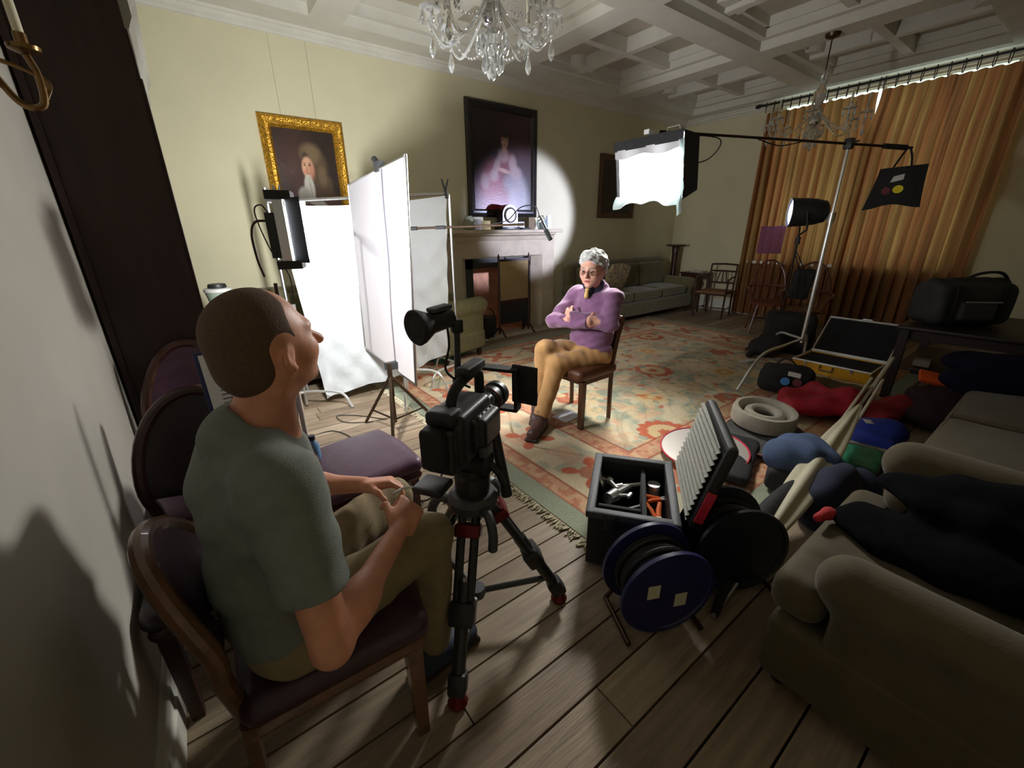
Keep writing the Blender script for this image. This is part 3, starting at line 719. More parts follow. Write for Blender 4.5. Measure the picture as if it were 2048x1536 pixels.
def p_wig(u, v):
    C = np.ones((*u.shape, 3)) * np.array(srgb(44, 32, 26)); C = mixc(C, srgb(70, 44, 36), sell(u, v, .3, .55, .3, .4, .6))
    C = mixc(C, srgb(96, 66, 62), sell(u, v, .55, .02, .52, .34, .2)); C = mixc(C, srgb(84, 66, 46), np.maximum(sell(u, v, .62, .58, .20, .26, .2), sell(u, v, .72, .38, .16, .17, .2)))
    C = mixc(C, srgb(112, 92, 66), sell(u, v, .56, .74, .16, .11, .3)); C = mixc(C, srgb(120, 100, 72), .6 * sell(u, v, .72, .48, .07, .12, .4)); C = mixc(C, srgb(66, 48, 36), sell(u, v, .47, .70, .05, .06, .4))
    C = mixc(C, srgb(206, 158, 124), sell(u, v, .49, .575, .095, .125, .15)); C = mixc(C, srgb(170, 112, 88), .7 * sell(u, v, .55, .55, .05, .1, .4)); C = mixc(C, srgb(188, 110, 92), .6 * sell(u, v, .45, .535, .03, .025, .4))
    for ex in (.445, .525): C = mixc(C, srgb(48, 34, 30), sell(u, v, ex, .607, .018, .009, .3)); C = mixc(C, srgb(90, 62, 48), .8 * sell(u, v, ex, .63, .026, .006, .4))
    C = mixc(C, srgb(160, 104, 84), .7 * sell(u, v, .475, .565, .012, .035, .4)); C = mixc(C, srgb(150, 72, 64), sell(u, v, .478, .512, .028, .009, .3))
    C = mixc(C, srgb(196, 190, 176), sell(u, v, .47, .33, .085, .17, .15)); C = mixc(C, srgb(172, 168, 156), sell(u, v, .36, .26, .10, .09, .2, .6)); C = mixc(C, srgb(186, 182, 172), sell(u, v, .58, .17, .16, .05, .2, -.3)); C = mixc(C, srgb(150, 146, 136), .6 * sell(u, v, .49, .33, .012, .15, .4))
    return C
canvas('canvas', .57, .80, p_wig, g, (1.19, 5.03, 2.0))
for x in (1.02, 1.34): MB().cyl((x, 5.045, 2.5), (x + (.0), 5.045, 3.15), .0015, n=5).build('hanging_wire', M_steel, g, world=True)
g = thing('dark_framed_portrait', 'dark portrait of a figure in a red dress, black frame, above the mantel', 'painting', (3.645, 5.02, 1.61))
pf_frame(g, 3.645, 2.285, 1.135, 1.34, .10, .05, M_ebony, 5.049); pf_frame(g, 3.645, 2.285, .945, 1.15, .014, .022, mat('slip_gilt', srgb(120, 96, 60), .4, .6), 5.049, name='gilt_slip')
def p_red(u, v):
    C = np.ones((*u.shape, 3)) * np.array(srgb(30, 20, 20)); C = mixc(C, srgb(58, 24, 28), sell(u, v, .8, .75, .35, .35, .6))
    C = mixc(C, srgb(116, 28, 40), sell(u, v, .40, .12, .36, .36, .3)); C = mixc(C, srgb(96, 22, 34), sell(u, v, .54, .45, .13, .18, .3))
    C = mixc(C, srgb(134, 40, 50), .6 * sell(u, v, .3, .2, .14, .25, .5)); C = mixc(C, srgb(146, 140, 142), .8 * sell(u, v, .76, .16, .17, .26, .3, .2)); C = mixc(C, srgb(120, 112, 118), .7 * sell(u, v, .62, .32, .14, .09, .3, .5))
    for x, y, rx, ry, a in ((.50, .575, .09, .07, 0), (.38, .46, .05, .12, -.5), (.66, .50, .07, .09, .2), (.33, .36, .08, .06, 0), (.72, .40, .09, .07, 0), (.18, .30, .07, .08, 0)): C = mixc(C, srgb(150, 128, 122), .75 * sell(u, v, x, y, rx, ry, .35, a))
    C = mixc(C, srgb(168, 130, 108), sell(u, v, .525, .725, .058, .075, .2)); C = mixc(C, srgb(40, 24, 20), sell(u, v, .53, .80, .085, .05, .3)); C = mixc(C, srgb(156, 118, 102), sell(u, v, .52, .64, .035, .05, .3))
    C = mixc(C, srgb(160, 124, 108), sell(u, v, .50, .42, .12, .022, .3, -.15)); C = mixc(C, srgb(48, 28, 24), np.maximum(sell(u, v, .50, .735, .012, .006, .4), sell(u, v, .55, .735, .012, .006, .4))); C = mixc(C, srgb(112, 50, 46), sell(u, v, .525, .685, .016, .006, .4))
    return C
canvas('canvas', .94, 1.15, p_red, g, (3.645, 5.03, 2.285))
g = thing('brown_framed_mirror', 'dark glazed picture in a brown wooden frame behind the hanging softbox', 'picture', (5.98, 5.02, 1.62))
pf_frame(g, 5.98, 2.09, .90, .94, .085, .04, M_brown, 5.049); MB().box((5.98, 5.04, 2.09), (.74, .01, .78)).build('glazing', mat('dark_glazed', (0.02, 0.025, 0.022), .25), g, world=True)

# ------------------------------------------------------------------ upholstered seating
M_olive = mat('olive_velvet', srgb(98, 92, 58), .9, var=.12, scale=16, bump=.1, bscale=120, sheen=.3)
M_khakis = mat('khaki_upholstery', srgb(78, 68, 44), .9, var=.10, scale=14, bump=.12, bscale=150, sheen=.15)
M_greenw = mat('sage_chenille', srgb(112, 106, 72), .92, var=.1, scale=20, bump=.1, bscale=140)
M_legw = mat('turned_dark_leg', srgb(40, 22, 16), .4, var=.2)
def sofa(name, label, cat, loc, rz, w, d, m, ncush, arm_h=.62, back_h=.92, seat=.45, arm_w=.17, group=None, piping=True, roll=.095, vox=.014, lift=.10, setback=.0, tfront=False):
    """local frame: faces +y, width along x, back at -y"""
    t = thing(name, label, cat, loc, rz, group); hw = w / 2; iw = w - 2 * arm_w
    blob('base', [rb((0, 0.0, (lift + seat - .13) / 2), (hw - .01, d / 2 - .02, (seat - .13 - lift) / 2), .03)], vox, m, t, world=False)
    blob('back', [rb((0, -d / 2 + .10, (lift + back_h - .06) / 2 + .02), (hw - .03, .085, (back_h - .04 - lift) / 2), .05, np.array(rot(.10, 0, 0))), cone((-hw + .10, -d / 2 + .06, back_h - .06), (hw - .10, -d / 2 + .06, back_h - .06), .075, .075, .05)], vox, m, t, world=False)
    for s in (-1, 1):
        x = s * (hw - arm_w / 2)
        blob('arm', [rb((x, -setback / 2, (lift + arm_h) / 2 - .03), (arm_w / 2 - .02, d / 2 - .03 - setback / 2, (arm_h - lift) / 2 - .04), .03), cone((x - s * -.012, -d / 2 + .10, arm_h - roll + .005), (x - s * -.012, d / 2 - .05 - setback, arm_h - roll), roll, roll * 1.04, .03)], vox, m, t, world=False)
    cw = iw / ncush
    for k in range(ncush):
        cx = -iw / 2 + cw * (k + .5)
        c = blob('seat_cushion', [rb((cx, .06, seat - .05), (cw / 2 - .006, d / 2 - .08, .075), .05), ell((cx, .05, seat - .02), (cw / 2 - .02, d / 2 - .12, .065), k=.05)] + ([rb((0, d / 2 - .07, seat - .055), (hw - .03, .075, .07), .05, None, .03)] if tfront else []), vox, m, t, world=False)
        if piping:
            pts = [(cx + sx * (cw / 2 - .02), .06 + sy * (d / 2 - .10), seat + .012) for sx, sy in ((-1, -1), (-1, 1), (1, 1), (1, -1))]
            MB().tube(pts, .006, 6, closed=True).build('piping', m, c)
        blob('back_cushion', [rb((cx, -d / 2 + .22, seat + .22), (cw / 2 - .01, .075, .20), .06, np.array(rot(.18, 0, 0)))], vox, m, t, world=False)
    for sx in (-1, 1):
        for sy in (-1, 1): MB().lathe([(.022, 0), (.032, .03), (.028, lift + .03)], (sx * (hw - .08), sy * (d / 2 - .08), 0), 10).build('leg', M_legw, t)
    return t
def cushion(name, label, loc, Rm, s, m, th=.07):
    V, F = sdf([ell((0, 0, 0), (s / 2 * 1.1, s / 2 * 1.1, th), k=.02), rb((0, 0, 0), (s / 2, s / 2, th * .5), th * .48, None, .04)], .012)
    V = V @ np.array(Rm).T + np.array(loc); return tag(np_obj(name, V, F, m, world=True), label, 'cushion')
sofa('sofa', 'olive green sofa against the fireplace wall right of the hearth', 'sofa', (5.95, 4.56, 0), PI, 2.55, .82, M_olive, 3, arm_h=.60, back_h=.93, vox=.022)
M_floral = mat('floral_linen', srgb(182, 168, 134), .9, scale=22, color2=srgb(112, 94, 76), detail=8)
cushion('scatter_cushion', 'patterned beige scatter cushion on the green sofa by the fireplace', (5.42, 4.46, .70), rot(-1.25, .1, 0), .46, M_floral)
sofa('armchair', 'sage green armchair with scrolled arms left of the fire opening', 'armchair', (2.30, 4.38, 0), -PI / 2 + .25, .68, .70, M_greenw, 1, arm_h=.70, back_h=.92, piping=False, vox=.018)
sofa('sofa', 'olive green sofa on the fireplace wall behind the white sheet', 'sofa', (1.03, 4.57, 0), PI, 1.25, .80, M_olive, 2, arm_h=.58, back_h=.92, vox=.025)
# far corner: torchere, side table, open armchair, windsor chair
tc_ = thing('torchere_stand', 'tall dark wooden pedestal stand in the far corner', 'stand', (7.42, 4.74, 0))
MB().lathe([(.17, 1.13), (.175, 1.14), (.175, 1.155), (.16, 1.16)], (7.42, 4.74, 0), 24).build('top', M_ma, tc_, world=True)
MB().lathe([(.04, .12), (.075, .16), (.06, .26), (.05, .4), (.055, .8), (.06, 1.0), (.075, 1.1), (.06, 1.13)], (7.42, 4.74, 0), 16).build('column', M_ma, tc_, world=True)
MB().lathe([(.19, 0), (.20, .03), (.17, .06), (.10, .10), (.06, .14)], (7.42, 4.74, 0), 20).build('base', M_ma, tc_, world=True)
st_ = thing('side_table', 'small dark wooden side table between pedestal stand and open armchair', 'table', (7.45, 4.28, 0))
MB().rbox((7.45, 4.28, .675), (.36, .46, .025), .006).build('tabletop', M_ma, st_, world=True); MB().box((7.45, 4.28, .625), (.32, .42, .075)).build('apron', M_ma, st_, world=True)
for sx in (-1, 1):
    for sy in (-1, 1): MB().box((7.45 + sx * .145, 4.28 + sy * .195, .30), (.022, .022, .6), taper=(1.5, 1.5)).build('leg', M_ma, st_, world=True)
tag(MB().rbox((7.44, 4.24, .699), (.16, .22, .022), .004).build('book', mat('pale_book', srgb(178, 176, 160), .8), world=True), 'pale booklet lying on the small side table', 'book')
M_cane = mat('woven_cane', srgb(126, 88, 56), .7, var=.25, scale=60, bump=.4)
ac = thing('open_armchair', 'open wooden armchair with caned seat beside the striped curtain', 'chair', (7.15, 3.72, 0), PI + .15)
def tubes(parent, name, lst, r, m):
    for p in lst: MB().tube(p, r, 8).build(name, m, parent)
tubes(ac, 'leg', [[(.23, s * .24, 0), (.23, s * .25, .42), (.22, s * .26, .64)] for s in (-1, 1)] + [spline([(-.27, s * .20, 0), (-.22, s * .21, .42), (-.28, s * .21, .86)], 5) for s in (-1, 1)], .016, M_ma)
MB().rbox((0, 0, .425), (.48, .48, .03), .02).build('seat', M_cane, ac)
tubes(ac, 'seat_rail', [[(.23, -.24, .40), (.23, .24, .40)], [(-.22, -.2, .40), (-.22, .2, .40)], [(.23, .24, .4), (-.22, .2, .4)], [(.23, -.24, .4), (-.22, -.2, .4)]], .015, M_ma)
tubes(ac, 'arm', [spline([(.22, s * .26, .64), (.10, s * .27, .67), (-.24, s * .215, .66)], 5) for s in (-1, 1)], .015, M_ma)
tubes(ac, 'back_rail', [[(-.28, -.21, .85), (-.295, 0, .86), (-.28, .21, .85)], [(-.265, -.21, .74), (-.275, 0, .745), (-.265, .21, .74)], [(-.235, -.21, .55), (-.235, .21, .55)]], .015, M_ma)
tubes(ac, 'back_splat', [[(-.235, y, .55), (-.27, y * .6, .74)] for y in (-.08, 0, .08)], .010, M_ma)
tubes(ac, 'stretcher', [[(.23, s * .24, .14), (-.25, s * .2, .14)] for s in (-1, 1)] + [[(0, -.22, .14), (0, .22, .14)]], .009, M_ma)
M_cherry = mat('red_brown_chair', srgb(92, 44, 32), .4, var=.25, scale=8, stretch=(6, 6, 1), coat=.2)
wc = thing('windsor_chair', 'red-brown hoop back windsor armchair in front of the curtain', 'chair', (6.55, 2.62, 0), PI + .55)
b = MB(); b.lathe([(.20, -.02), (.235, -.015), (.24, .0), (.225, .016), (.001, .008)], (0, 0, .43), 24); b.build('seat', M_cherry, wc)
hoop = [(-.18 - .10 * math.sin(a), .22 * math.cos(a), .60 + .40 * math.sin(a)) for a in np.linspace(0, PI, 19)]
MB().tube(hoop, .013, 8).build('back_hoop', M_cherry, wc)
ap = [(.20 * math.cos(a) + .0, .27 * math.sin(a), .64) for a in np.linspace(-2.05, 2.05, 3)]; arm = [(.18, -.27, .63), (.0, -.275, .635), (-.16, -.22, .645), (-.22, 0, .65), (-.16, .22, .645), (0, .275, .635), (.18, .27, .63)]
MB().tube(spline(arm, 5), .014, 8).build('arm_bow', M_cherry, wc)
for k in range(-3, 4): MB().tube([(-.19, k * .045, .44), (-.26 - .012 * (3 - abs(k)), k * .055, .60 + .40 * math.sqrt(max(0, 1 - (k * .055 / .22) ** 2)))], .007, 6).build('spindle', M_cherry, wc)
for s in (-1, 1):
    for x in (.14, .05): MB().tube([(x * .9, s * .19, .44), (x + .02, s * .268, .63)], .009, 6).build('arm_post', M_cherry, wc)
    MB().tube([(.15, s * .13, .43), (.22, s * .20, 0)], .014, 8).build('leg', M_cherry, wc); MB().tube([(-.14, s * .12, .43), (-.22, s * .19, 0)], .014, 8).build('leg', M_cherry, wc)
    MB().tube([(.185, s * .17, .2), (-.18, s * .155, .2)], .010, 6).build('stretcher', M_cherry, wc)
MB().tube([(0, -.16, .2), (0, .16, .2)], .010, 6).build('stretcher', M_cherry, wc)
w2 = copy_tree(wc); w2.location = (6.15, 2.02, 0); w2.rotation_euler.z = PI + .25; w2['label'] = 'red-brown hoop back windsor armchair nearest the silver boom stand'; w2['group'] = wc['group'] = 'windsor armchairs'

# ------------------------------------------------------------------ hoop-backed dining chairs
M_plum = mat('plum_leather', srgb(96, 66, 88), .45, var=.12, scale=18, bump=.1, bscale=90)
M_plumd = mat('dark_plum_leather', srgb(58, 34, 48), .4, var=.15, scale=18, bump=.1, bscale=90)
M_rim = mat('polished_walnut', srgb(104, 70, 48), .3, var=.3, scale=7, stretch=(3, 3, 3), coat=.4)
M_red = mat('polished_red_mahogany', srgb(70, 28, 26), .25, var=.25, scale=8, coat=.5)
def hoop_chair(label, loc, rz, m_wood, m_pad, top=.86, hw=.205, group=None, name='dining_chair'):
    """local frame: faces +x"""
    t = thing(name, label, 'chair', loc, rz, group)
    V, F = sdf([rb((.02, 0, .435), (.225, .225, .035), .035, None, .02), ell((.20, 0, .435), (.06, .20, .035), k=.04), ell((.02, 0, .455), (.21, .21, .03), k=.03)], .010); np_obj('seat', V, F, m_pad, t)
    MB().rbox((.02, 0, .385), (.44, .44, .05), .05).build('seat_frame', m_wood, t)
    P = []
    for a in np.linspace(-.35, PI + .35, 27):
        y = hw * math.cos(a); z = .625 + (top - .625) * math.sin(a) if math.sin(a) >= 0 else .625 + .18 * math.sin(a) * 1.3
        x = -.245 - .05 * max(0, math.sin(a)) + .035 * (y / hw) ** 2
        P.append((x, y, z))
    MB().tube([(-.20, P[0][1] * .9, .40)] + P + [(-.20, P[-1][1] * .9, .40)], [.018] + [.021] * len(P) + [.018], 10).build('back_rim', m_wood, t)
    def fn(u, v):
        a = -.2 + (PI + .4) * u; y = (hw - .005) * math.cos(a); z1 = .625 + (top - .632) * math.sin(a) if math.sin(a) >= 0 else .625 + .18 * math.sin(a)
        z = .57 + (z1 - .57) * v; yy = y * (1 if v > .2 else .85 + v * .75)
        return (-.247 - .048 * max(0, math.sin(a)) * v + .035 * (yy / hw) ** 2 + .012 * math.sin(PI * v) * math.sin(PI * u), yy * (.25 + .75 * v), z)
    MB().sheet(fn, 22, 9, .03).build('back_pad', m_pad, t)
    for s in (-1, 1):
        MB().box((.195, s * .185, .19), (.034, .034, .38), taper=(1.3, 1.3)).build('leg', m_wood, t)
        MB().tube(spline([(-.24, s * .185, 0), (-.205, s * .185, .2), (-.195, s * .185, .40)], 4), .018, 8).build('leg', m_wood, t)
    return t
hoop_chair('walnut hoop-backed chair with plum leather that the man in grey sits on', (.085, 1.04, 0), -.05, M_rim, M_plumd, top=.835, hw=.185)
hoop_chair('empty hoop-backed chair with plum seat beyond the seated man\'s hands', (.41, 1.79, 0), .10, M_red, M_plum, top=.80)
hoop_chair('dark red hoop-backed chair standing against the end of the tall cupboard', (-.085, 2.03, 0), -PI / 2 + .05, M_red, M_plum, top=.99, hw=.19)
hoop_chair('shadowed hoop-backed chair close to the pale wall, in front of the cupboard chair', (-.10, 1.515, 0), -PI / 2, mat('shadowed_mahogany', srgb(50, 24, 22), .35, var=.2), mat('shaded_plum_leather', srgb(34, 22, 30), .45, var=.15), top=.92, hw=.19)  # shade put into the colour: darker copies of the mahogany and plum leather

# chair of the interviewee: square back, dark wood
t = thing('side_chair', 'brown leather side chair with square back under the man with crossed arms', 'chair', (2.285, 2.195, 0.013), PI + .03)
M_cw = mat('chair_brown_wood', srgb(88, 58, 34), .4, var=.25, scale=7, stretch=(5, 5, 1)); M_cl = mat('chair_brown_leather', srgb(92, 54, 34), .45, var=.15, scale=14, bump=.1)
V, F = sdf([rb((.0, 0, .42), (.215, .225, .045), .035, None, .02), ell((.0, 0, .445), (.19, .20, .03), k=.03)], .010); np_obj('seat', V, F, M_cl, t)
for s in (-1, 1):
    MB().box((.165, s * .205, .19), (.036, .036, .38), taper=(1.15, 1.15)).build('leg', M_cw, t)
    MB().tube(spline([(-.165, s * .205, 0), (-.16, s * .205, .4), (-.195, s * .205, .62), (-.25, s * .205, .80)], 4), .018, 8).build('leg', M_cw, t)
    MB().box((0, s * .205, .375), (.33, .022, .04)).build('seat_rail', M_cw, t)
MB().box((.165, 0, .375), (.022, .40, .04)).build('seat_rail', M_cw, t); MB().box((-.16, 0, .375), (.022, .40, .04)).build('seat_rail', M_cw, t)
MB().sheet(lambda u, v: (-.188 - .055 * v - .02 * math.sin(PI * u), (u - .5) * .40, .52 + .27 * v), 12, 8, .035).build('backrest', M_cl, t)
MB().tube([(-.25, -.205, .80), (-.268, 0, .805), (-.25, .205, .80)], .016, 8).build('top_rail', M_cw, t)

# ------------------------------------------------------------------ people
def basis(fwd, up):
    f = Vector(fwd).normalized(); u = Vector(up); l = u.cross(f).normalized(); u = f.cross(l)
    return np.array([[f.x, l.x, u.x], [f.y, l.y, u.y], [f.z, l.z, u.z]])
def head_prims(c, B, s=1.0, nose=1.0):
    c = np.array(c); P = lambda x, y, z: c + B @ (np.array([x, y, z]) * s)
    E = lambda p, r, k, op='+', R=None: ell(P(*p), np.array(r) * s, B if R is None else B @ np.array(R), k * s, op)
    pr = [E((-.016, 0, .030), (.099, .078, .090), .02), E((.022, 0, -.025), (.072, .066, .088), .03), E((.034, 0, -.078), (.052, .053, .040), .03),
          E((.074, 0, -.102), (.022, .026, .018), .02), E((.072, 0, .020), (.026, .055, .016), .02), E((.052, .040, -.030), (.034, .026, .028), .03), E((.052, -.040, -.030), (.034, .026, .028), .03),
          E((.093, .031, -.004), (.017, .021, .013), .012, '-'), E((.093, -.031, -.004), (.017, .021, .013), .012, '-'),
          E((.080, .031, -.004), (.013, .014, .010), .004), E((.080, -.031, -.004), (.013, .014, .010), .004),
          cone(P(.088, 0, .006), P(.090 + .026 * nose, 0, -.036), .0085 * s, .0125 * s, .012 * s), E((.100, .012, -.040), (.011, .008, .008), .006), E((.100, -.012, -.040), (.011, .008, .008), .006),
          E((.086, 0, -.064), (.014, .025, .0055), .006), E((.084, 0, -.075), (.014, .022, .0065), .005), E((.094, 0, -.0695), (.012, .024, .0018), .002, '-')]
    for sd in (1, -1):
        Re = rot(0, 0.25, sd * -0.35)
        pr += [E((-.008, sd * .0775, -.020), (.0155, .007, .026), .005, R=Re), E((-.004, sd * .0845, -.017), (.008, .005, .015), .004, '-', R=Re), E((-.003, sd * .078, -.046), (.008, .006, .009), .005)]
    return pr
def hand_prims(w, d, n, side, curls, thumb=(0.5, 0.4), s=1.0, spread=0.06):
    """w wrist, d pointing along the hand, n out of the back of the hand, side +1 thumb towards d x n"""
    d = Vector(d).normalized(); n = (Vector(n) - d * Vector(n).dot(d)).normalized(); t = d.cross(n) * side
    w = Vector(w); P = lambda x, y, z: w + (d * x + t * y + n * z) * s
    R = np.array([[d[i], t[i], n[i]] for i in range(3)])
    pr = [rb(P(.047, 0, 0), np.array((.050, .041, .0145)) * s, .013 * s, R, .012), ell(P(.03, .022, -.008), np.array((.034, .02, .017)) * s, R, .012)]
    for i, (y, L) in enumerate(((.030, .072), (.010, .082), (-.011, .076), (-.031, .060))):
        c = curls[i]; p = P(.092, y, 0.0); a = c * .8; yaw = (1.5 - i) * spread; r = .0090 - .0005 * i
        for q, (f, da) in enumerate(((.45, 0), (.32, c), (.23, c * .8))):
            a += da; dirv = (d * math.cos(a) - n * math.sin(a)) * math.cos(yaw) + t * math.sin(yaw)
            p2 = p + dirv * (L * f * s); pr.append(cone(p, p2, (r - .0006 * q) * s, (r - .0006 * (q + 1)) * s, .005)); p = p2
    p = P(.022, .036, -.006); a, b = thumb
    dv = (d * .75 + t * .62 - n * .25).normalized(); p2 = p + dv * .042 * s; pr.append(cone(p, p2, .0125 * s, .0105 * s, .012))
    dv2 = (d * math.cos(a) + t * (.45 - b) - n * math.sin(a)).normalized(); p3 = p2 + dv2 * .032 * s; pr.append(cone(p2, p3, .0105 * s, .0085 * s, .006)); p4 = p3 + (dv2 - n * .35).normalized() * .022 * s; pr.append(cone(p3, p4, .0088 * s, .007 * s, .005))
    return pr
def cut(prims, p, d, half=.08, depth=.07):
    """open end of a sleeve or hem: remove everything past p along d"""
    d = Vector(d).normalized(); prims.append(rb(Vector(p) + d * depth, (half, half, depth), .004, np.array(frame_z(d)), .004, '-'))
def wr(amp, f, seed=0):
    r = np.random.default_rng(seed); k = r.normal(size=(6, 3)) * f; ph = r.uniform(0, 6.28, 6)
    def fn(X, Y, Z):
        s = 0
        for i in range(6): s = s + np.sin(k[i, 0] * X + k[i, 1] * Y + k[i, 2] * Z + ph[i])
        return amp * s / 2.2
    return fn
M_skin1 = mat('skin_warm', srgb(212, 146, 116), 0.5, var=0.10, scale=25, bump=0.06, bscale=180)
M_skin2 = mat('skin_pale', srgb(214, 158, 136), 0.5, var=0.09, scale=28, bump=0.05, bscale=180)
M_hair1 = mat('cropped_brown_hair', srgb(92, 68, 50), 0.85, var=0.22, scale=220, bump=0.25, bscale=320)
M_hair2 = mat('grey_hair', srgb(196, 196, 192), 0.75, var=0.25, scale=60, bump=0.8, bscale=110, stretch=(1, 1, 2.5))
M_tee = mat('grey_tshirt_cotton', srgb(118, 123, 116), 0.9, var=0.07, scale=40, bump=0.12, bscale=260)
M_khaki = mat('khaki_trouser_cotton', srgb(138, 122, 92), 0.9, var=0.10, scale=22, bump=0.15, bscale=200)
M_purple = mat('purple_wool', srgb(124, 84, 116), 0.95, var=0.13, scale=30, bump=0.25, bscale=160, sheen=0.3)
M_tan = mat('tan_moleskin', srgb(178, 134, 82), 0.9, var=0.08, scale=14, bump=0.15, bscale=150, sheen=0.2)
M_boot = mat('brown_boot_leather', srgb(74, 50, 46), 0.5, var=0.25, scale=30, bump=0.2)
M_sole = mat('boot_sole', srgb(58, 46, 40), 0.8)
M_navy = mat('navy_shirt_cotton', srgb(38, 40, 58), 0.85, var=0.1, scale=60)
M_tie = mat('straw_tie_silk', srgb(206, 168, 98), 0.5, var=0.12, scale=90)
M_lens = mat('spectacle_glass', (0.9, 0.95, 0.95), 0.02, trans=1.0)
M_wire = mat('spectacle_wire', srgb(70, 60, 52), 0.35, 0.8)
M_trainer = mat('navy_trainer', srgb(46, 56, 76), 0.75, var=0.15, scale=40)

# --- the camera operator on the hoop-backed chair
p1 = thing('person', 'seated man in grey t-shirt and khaki trousers, seen from behind by the wall', 'person', (0.05, 1.02, 0.0))
HC = (0.076, 1.000, 1.230); HB = basis((math.cos(.46), math.sin(.46), .13), (-.13, -.06, 1))
shR, elR, wrR = (.035, .815, .985), (.048, .712, .660), (.296, .955, .668)
shL, elL, wrL = (.055, 1.215, .985), (.085, 1.345, .690), (.290, 1.255, .655)
hipR, knR, anR = (.00, .925, .515), (.415, 1.042, .520), (.375, 1.005, .10)
hipL, knL, anL = (.00, 1.13, .515), (.395, 1.330, .505), (.335, 1.345, .10)
body = head_prims(HC, HB, 0.985, 1.5)
body += [cone((.062, .985, 1.17), (.040, 1.005, 1.03), .056, .062, .03), cone((.015, 1.01, 1.02), (-.01, 1.02, .55), .085, .105, .03), cone(shR, shL, .055, .055, .03)]
for s_, e_, w_ in ((shR, elR, wrR), (shL, elL, wrL)):
    body += [cone(s_, e_, .052, .041, .025), cone(e_, w_, .040, .0265, .015)]
    d = (Vector(w_) - Vector(e_)); m = Vector(e_) + d * .3; body.append(ell(m, (.075, .047, .044), np.array(basis(d, (0, 0, 1))), .02))
body += hand_prims(wrR, (.66, .66, .10), (.25, -.62, .72), -1, (1.05, 1.15, 1.2, 1.25), (1.0, .45), 1.04, .03)
body += hand_prims(wrL, (.80, -.38, -.02), (.25, .25, .93), 1, (.72, .80, .85, .9), (.9, .35), 1.02)
for h_, k_, a_ in ((hipR, knR, anR), (hipL, knL, anL)): body += [cone(h_, k_, .075, .055, .03), cone(k_, a_, .05, .038, .02)]
blob('body', body, .005, M_skin1, p1)
# cropped hair: a thin shell over the skull, higher at the temples
P = lambda x, y, z: np.array(HC) + HB @ (np.array([x, y, z]) * .985)
hair = [ell(P(-.017, 0, .030), (.0985, .0785, .0905), HB, .01), ell(P(-.050, 0, -.03), (.066, .067, .070), HB, .02), ell(P(.02, .0, .005), (.045, .0735, .05), HB, .015),
        ell(P(.112, 0, .070), (.085, .075, .072), HB, .02, '-'), ell(P(.085, -.055, .065), (.055, .03, .032), HB @ np.array(rot(0, -.3, 0)), .015, '-'), ell(P(.085, .055, .065), (.055, .03, .032), HB @ np.array(rot(0, -.3, 0)), .015, '-'), rb(P(.130, 0, -.03), (.088, .12, .10), .03, HB, .03, '-'), rb(P(.02, 0, -.160), (.14, .12, .052), .03, HB @ np.array(rot(0, -.30, 0)), .03, '-')]
for sd in (1, -1): hair.append(ell(P(-.010, sd * .084, -.016), (.027, .022, .038), HB, .02, '-'))
blob('hair', hair, .0035, M_hair1, p1, smooth=3)
tee = [ell((.0, 1.012, .88), (.128, .195, .16), k=.05), ell((-.015, 1.015, .70), (.130, .180, .18), k=.06), ell((-.01, 1.02, .57), (.135, .185, .10), k=.05), cone((.022, .83, .99), (.036, 1.20, .99), .072, .072, .05), cone((.0, .99, 1.035), (.0, 1.02, .95), .085, .12, .04)]
for s_, e_ in ((shR, elR), (shL, elL)):
    e2 = Vector(s_).lerp(Vector(e_), .70); tee.append(cone(s_, e2, .074, .069, .04))
for s_, e_ in ((shR, elR), (shL, elL)):
    s_, e_ = Vector(s_), Vector(e_); cut(tee, s_.lerp(e_, .64), e_ - s_, .088, .06)
tee.append(cone((.066, .985, 1.16), (.05, .995, 1.055), .082, .067, .012, '-'))
def tee_disp(X, Y, Z):
    return .0035 * np.sin(46 * (Y * .6 + Z * .5) + 5 * X) * np.clip((1.0 - Z) * 3, 0, 1) + .0022 * np.sin(70 * Z - 40 * X + 22 * Y)
blob('t_shirt', tee, .006, M_tee, p1, disp=tee_disp, smooth=2)
tr = [ell((.0, 1.025, .535), (.135, .185, .085), k=.05)]
for h_, k_, a_ in ((hipR, knR, anR), (hipL, knL, anL)):
    tr += [cone(h_, k_, .094, .076, .05), cone(k_, a_, .074, .062, .03)]
for k_, a_ in ((knR, anR), (knL, anL)): cut(tr, Vector(a_) + Vector((0, 0, .01)), Vector(a_) - Vector(k_), .09, .06)
blob('trousers', tr, .007, M_khaki, p1, disp=wr(.003, 30, 3), smooth=2)
for (x, y, z), yaw in ((anR, .10), (anL, .15)):
    Rz = np.array(rot(0, 0, yaw)); c = np.array([x, y, 0])
    Q = lambda a, b, h: c + Rz @ np.array([a, b, h])
    sh = blob('shoe', [cone(Q(-.04, 0, .052), Q(.05, 0, .05), .044, .043, .03), cone(Q(.05, 0, .045), Q(.15, .0, .035), .044, .034, .03), cone(Q(-.02, 0, .07), Q(-.02, 0, .12), .046, .044, .03), rb(Q(.05, 0, -.02), (.3, .3, .021), .002, Rz, .003, '-')], .006, M_trainer, p1)
    blob('sole', [rb(Q(.05, 0, .010), (.13, .043, .010), .008, Rz, .003)], .006, M_sole, sh)
p1.location.x += .018
tag(MB().tube([(.360, 1.12, .668), (.397, 1.128, .672), (.425, 1.12, .668)], .0045, 8).build('cable_end', mat('steel_bright', (.6, .6, .6), .25, 1.0), world=True), 'small steel connector held between the seated man\'s fingers', 'connector')

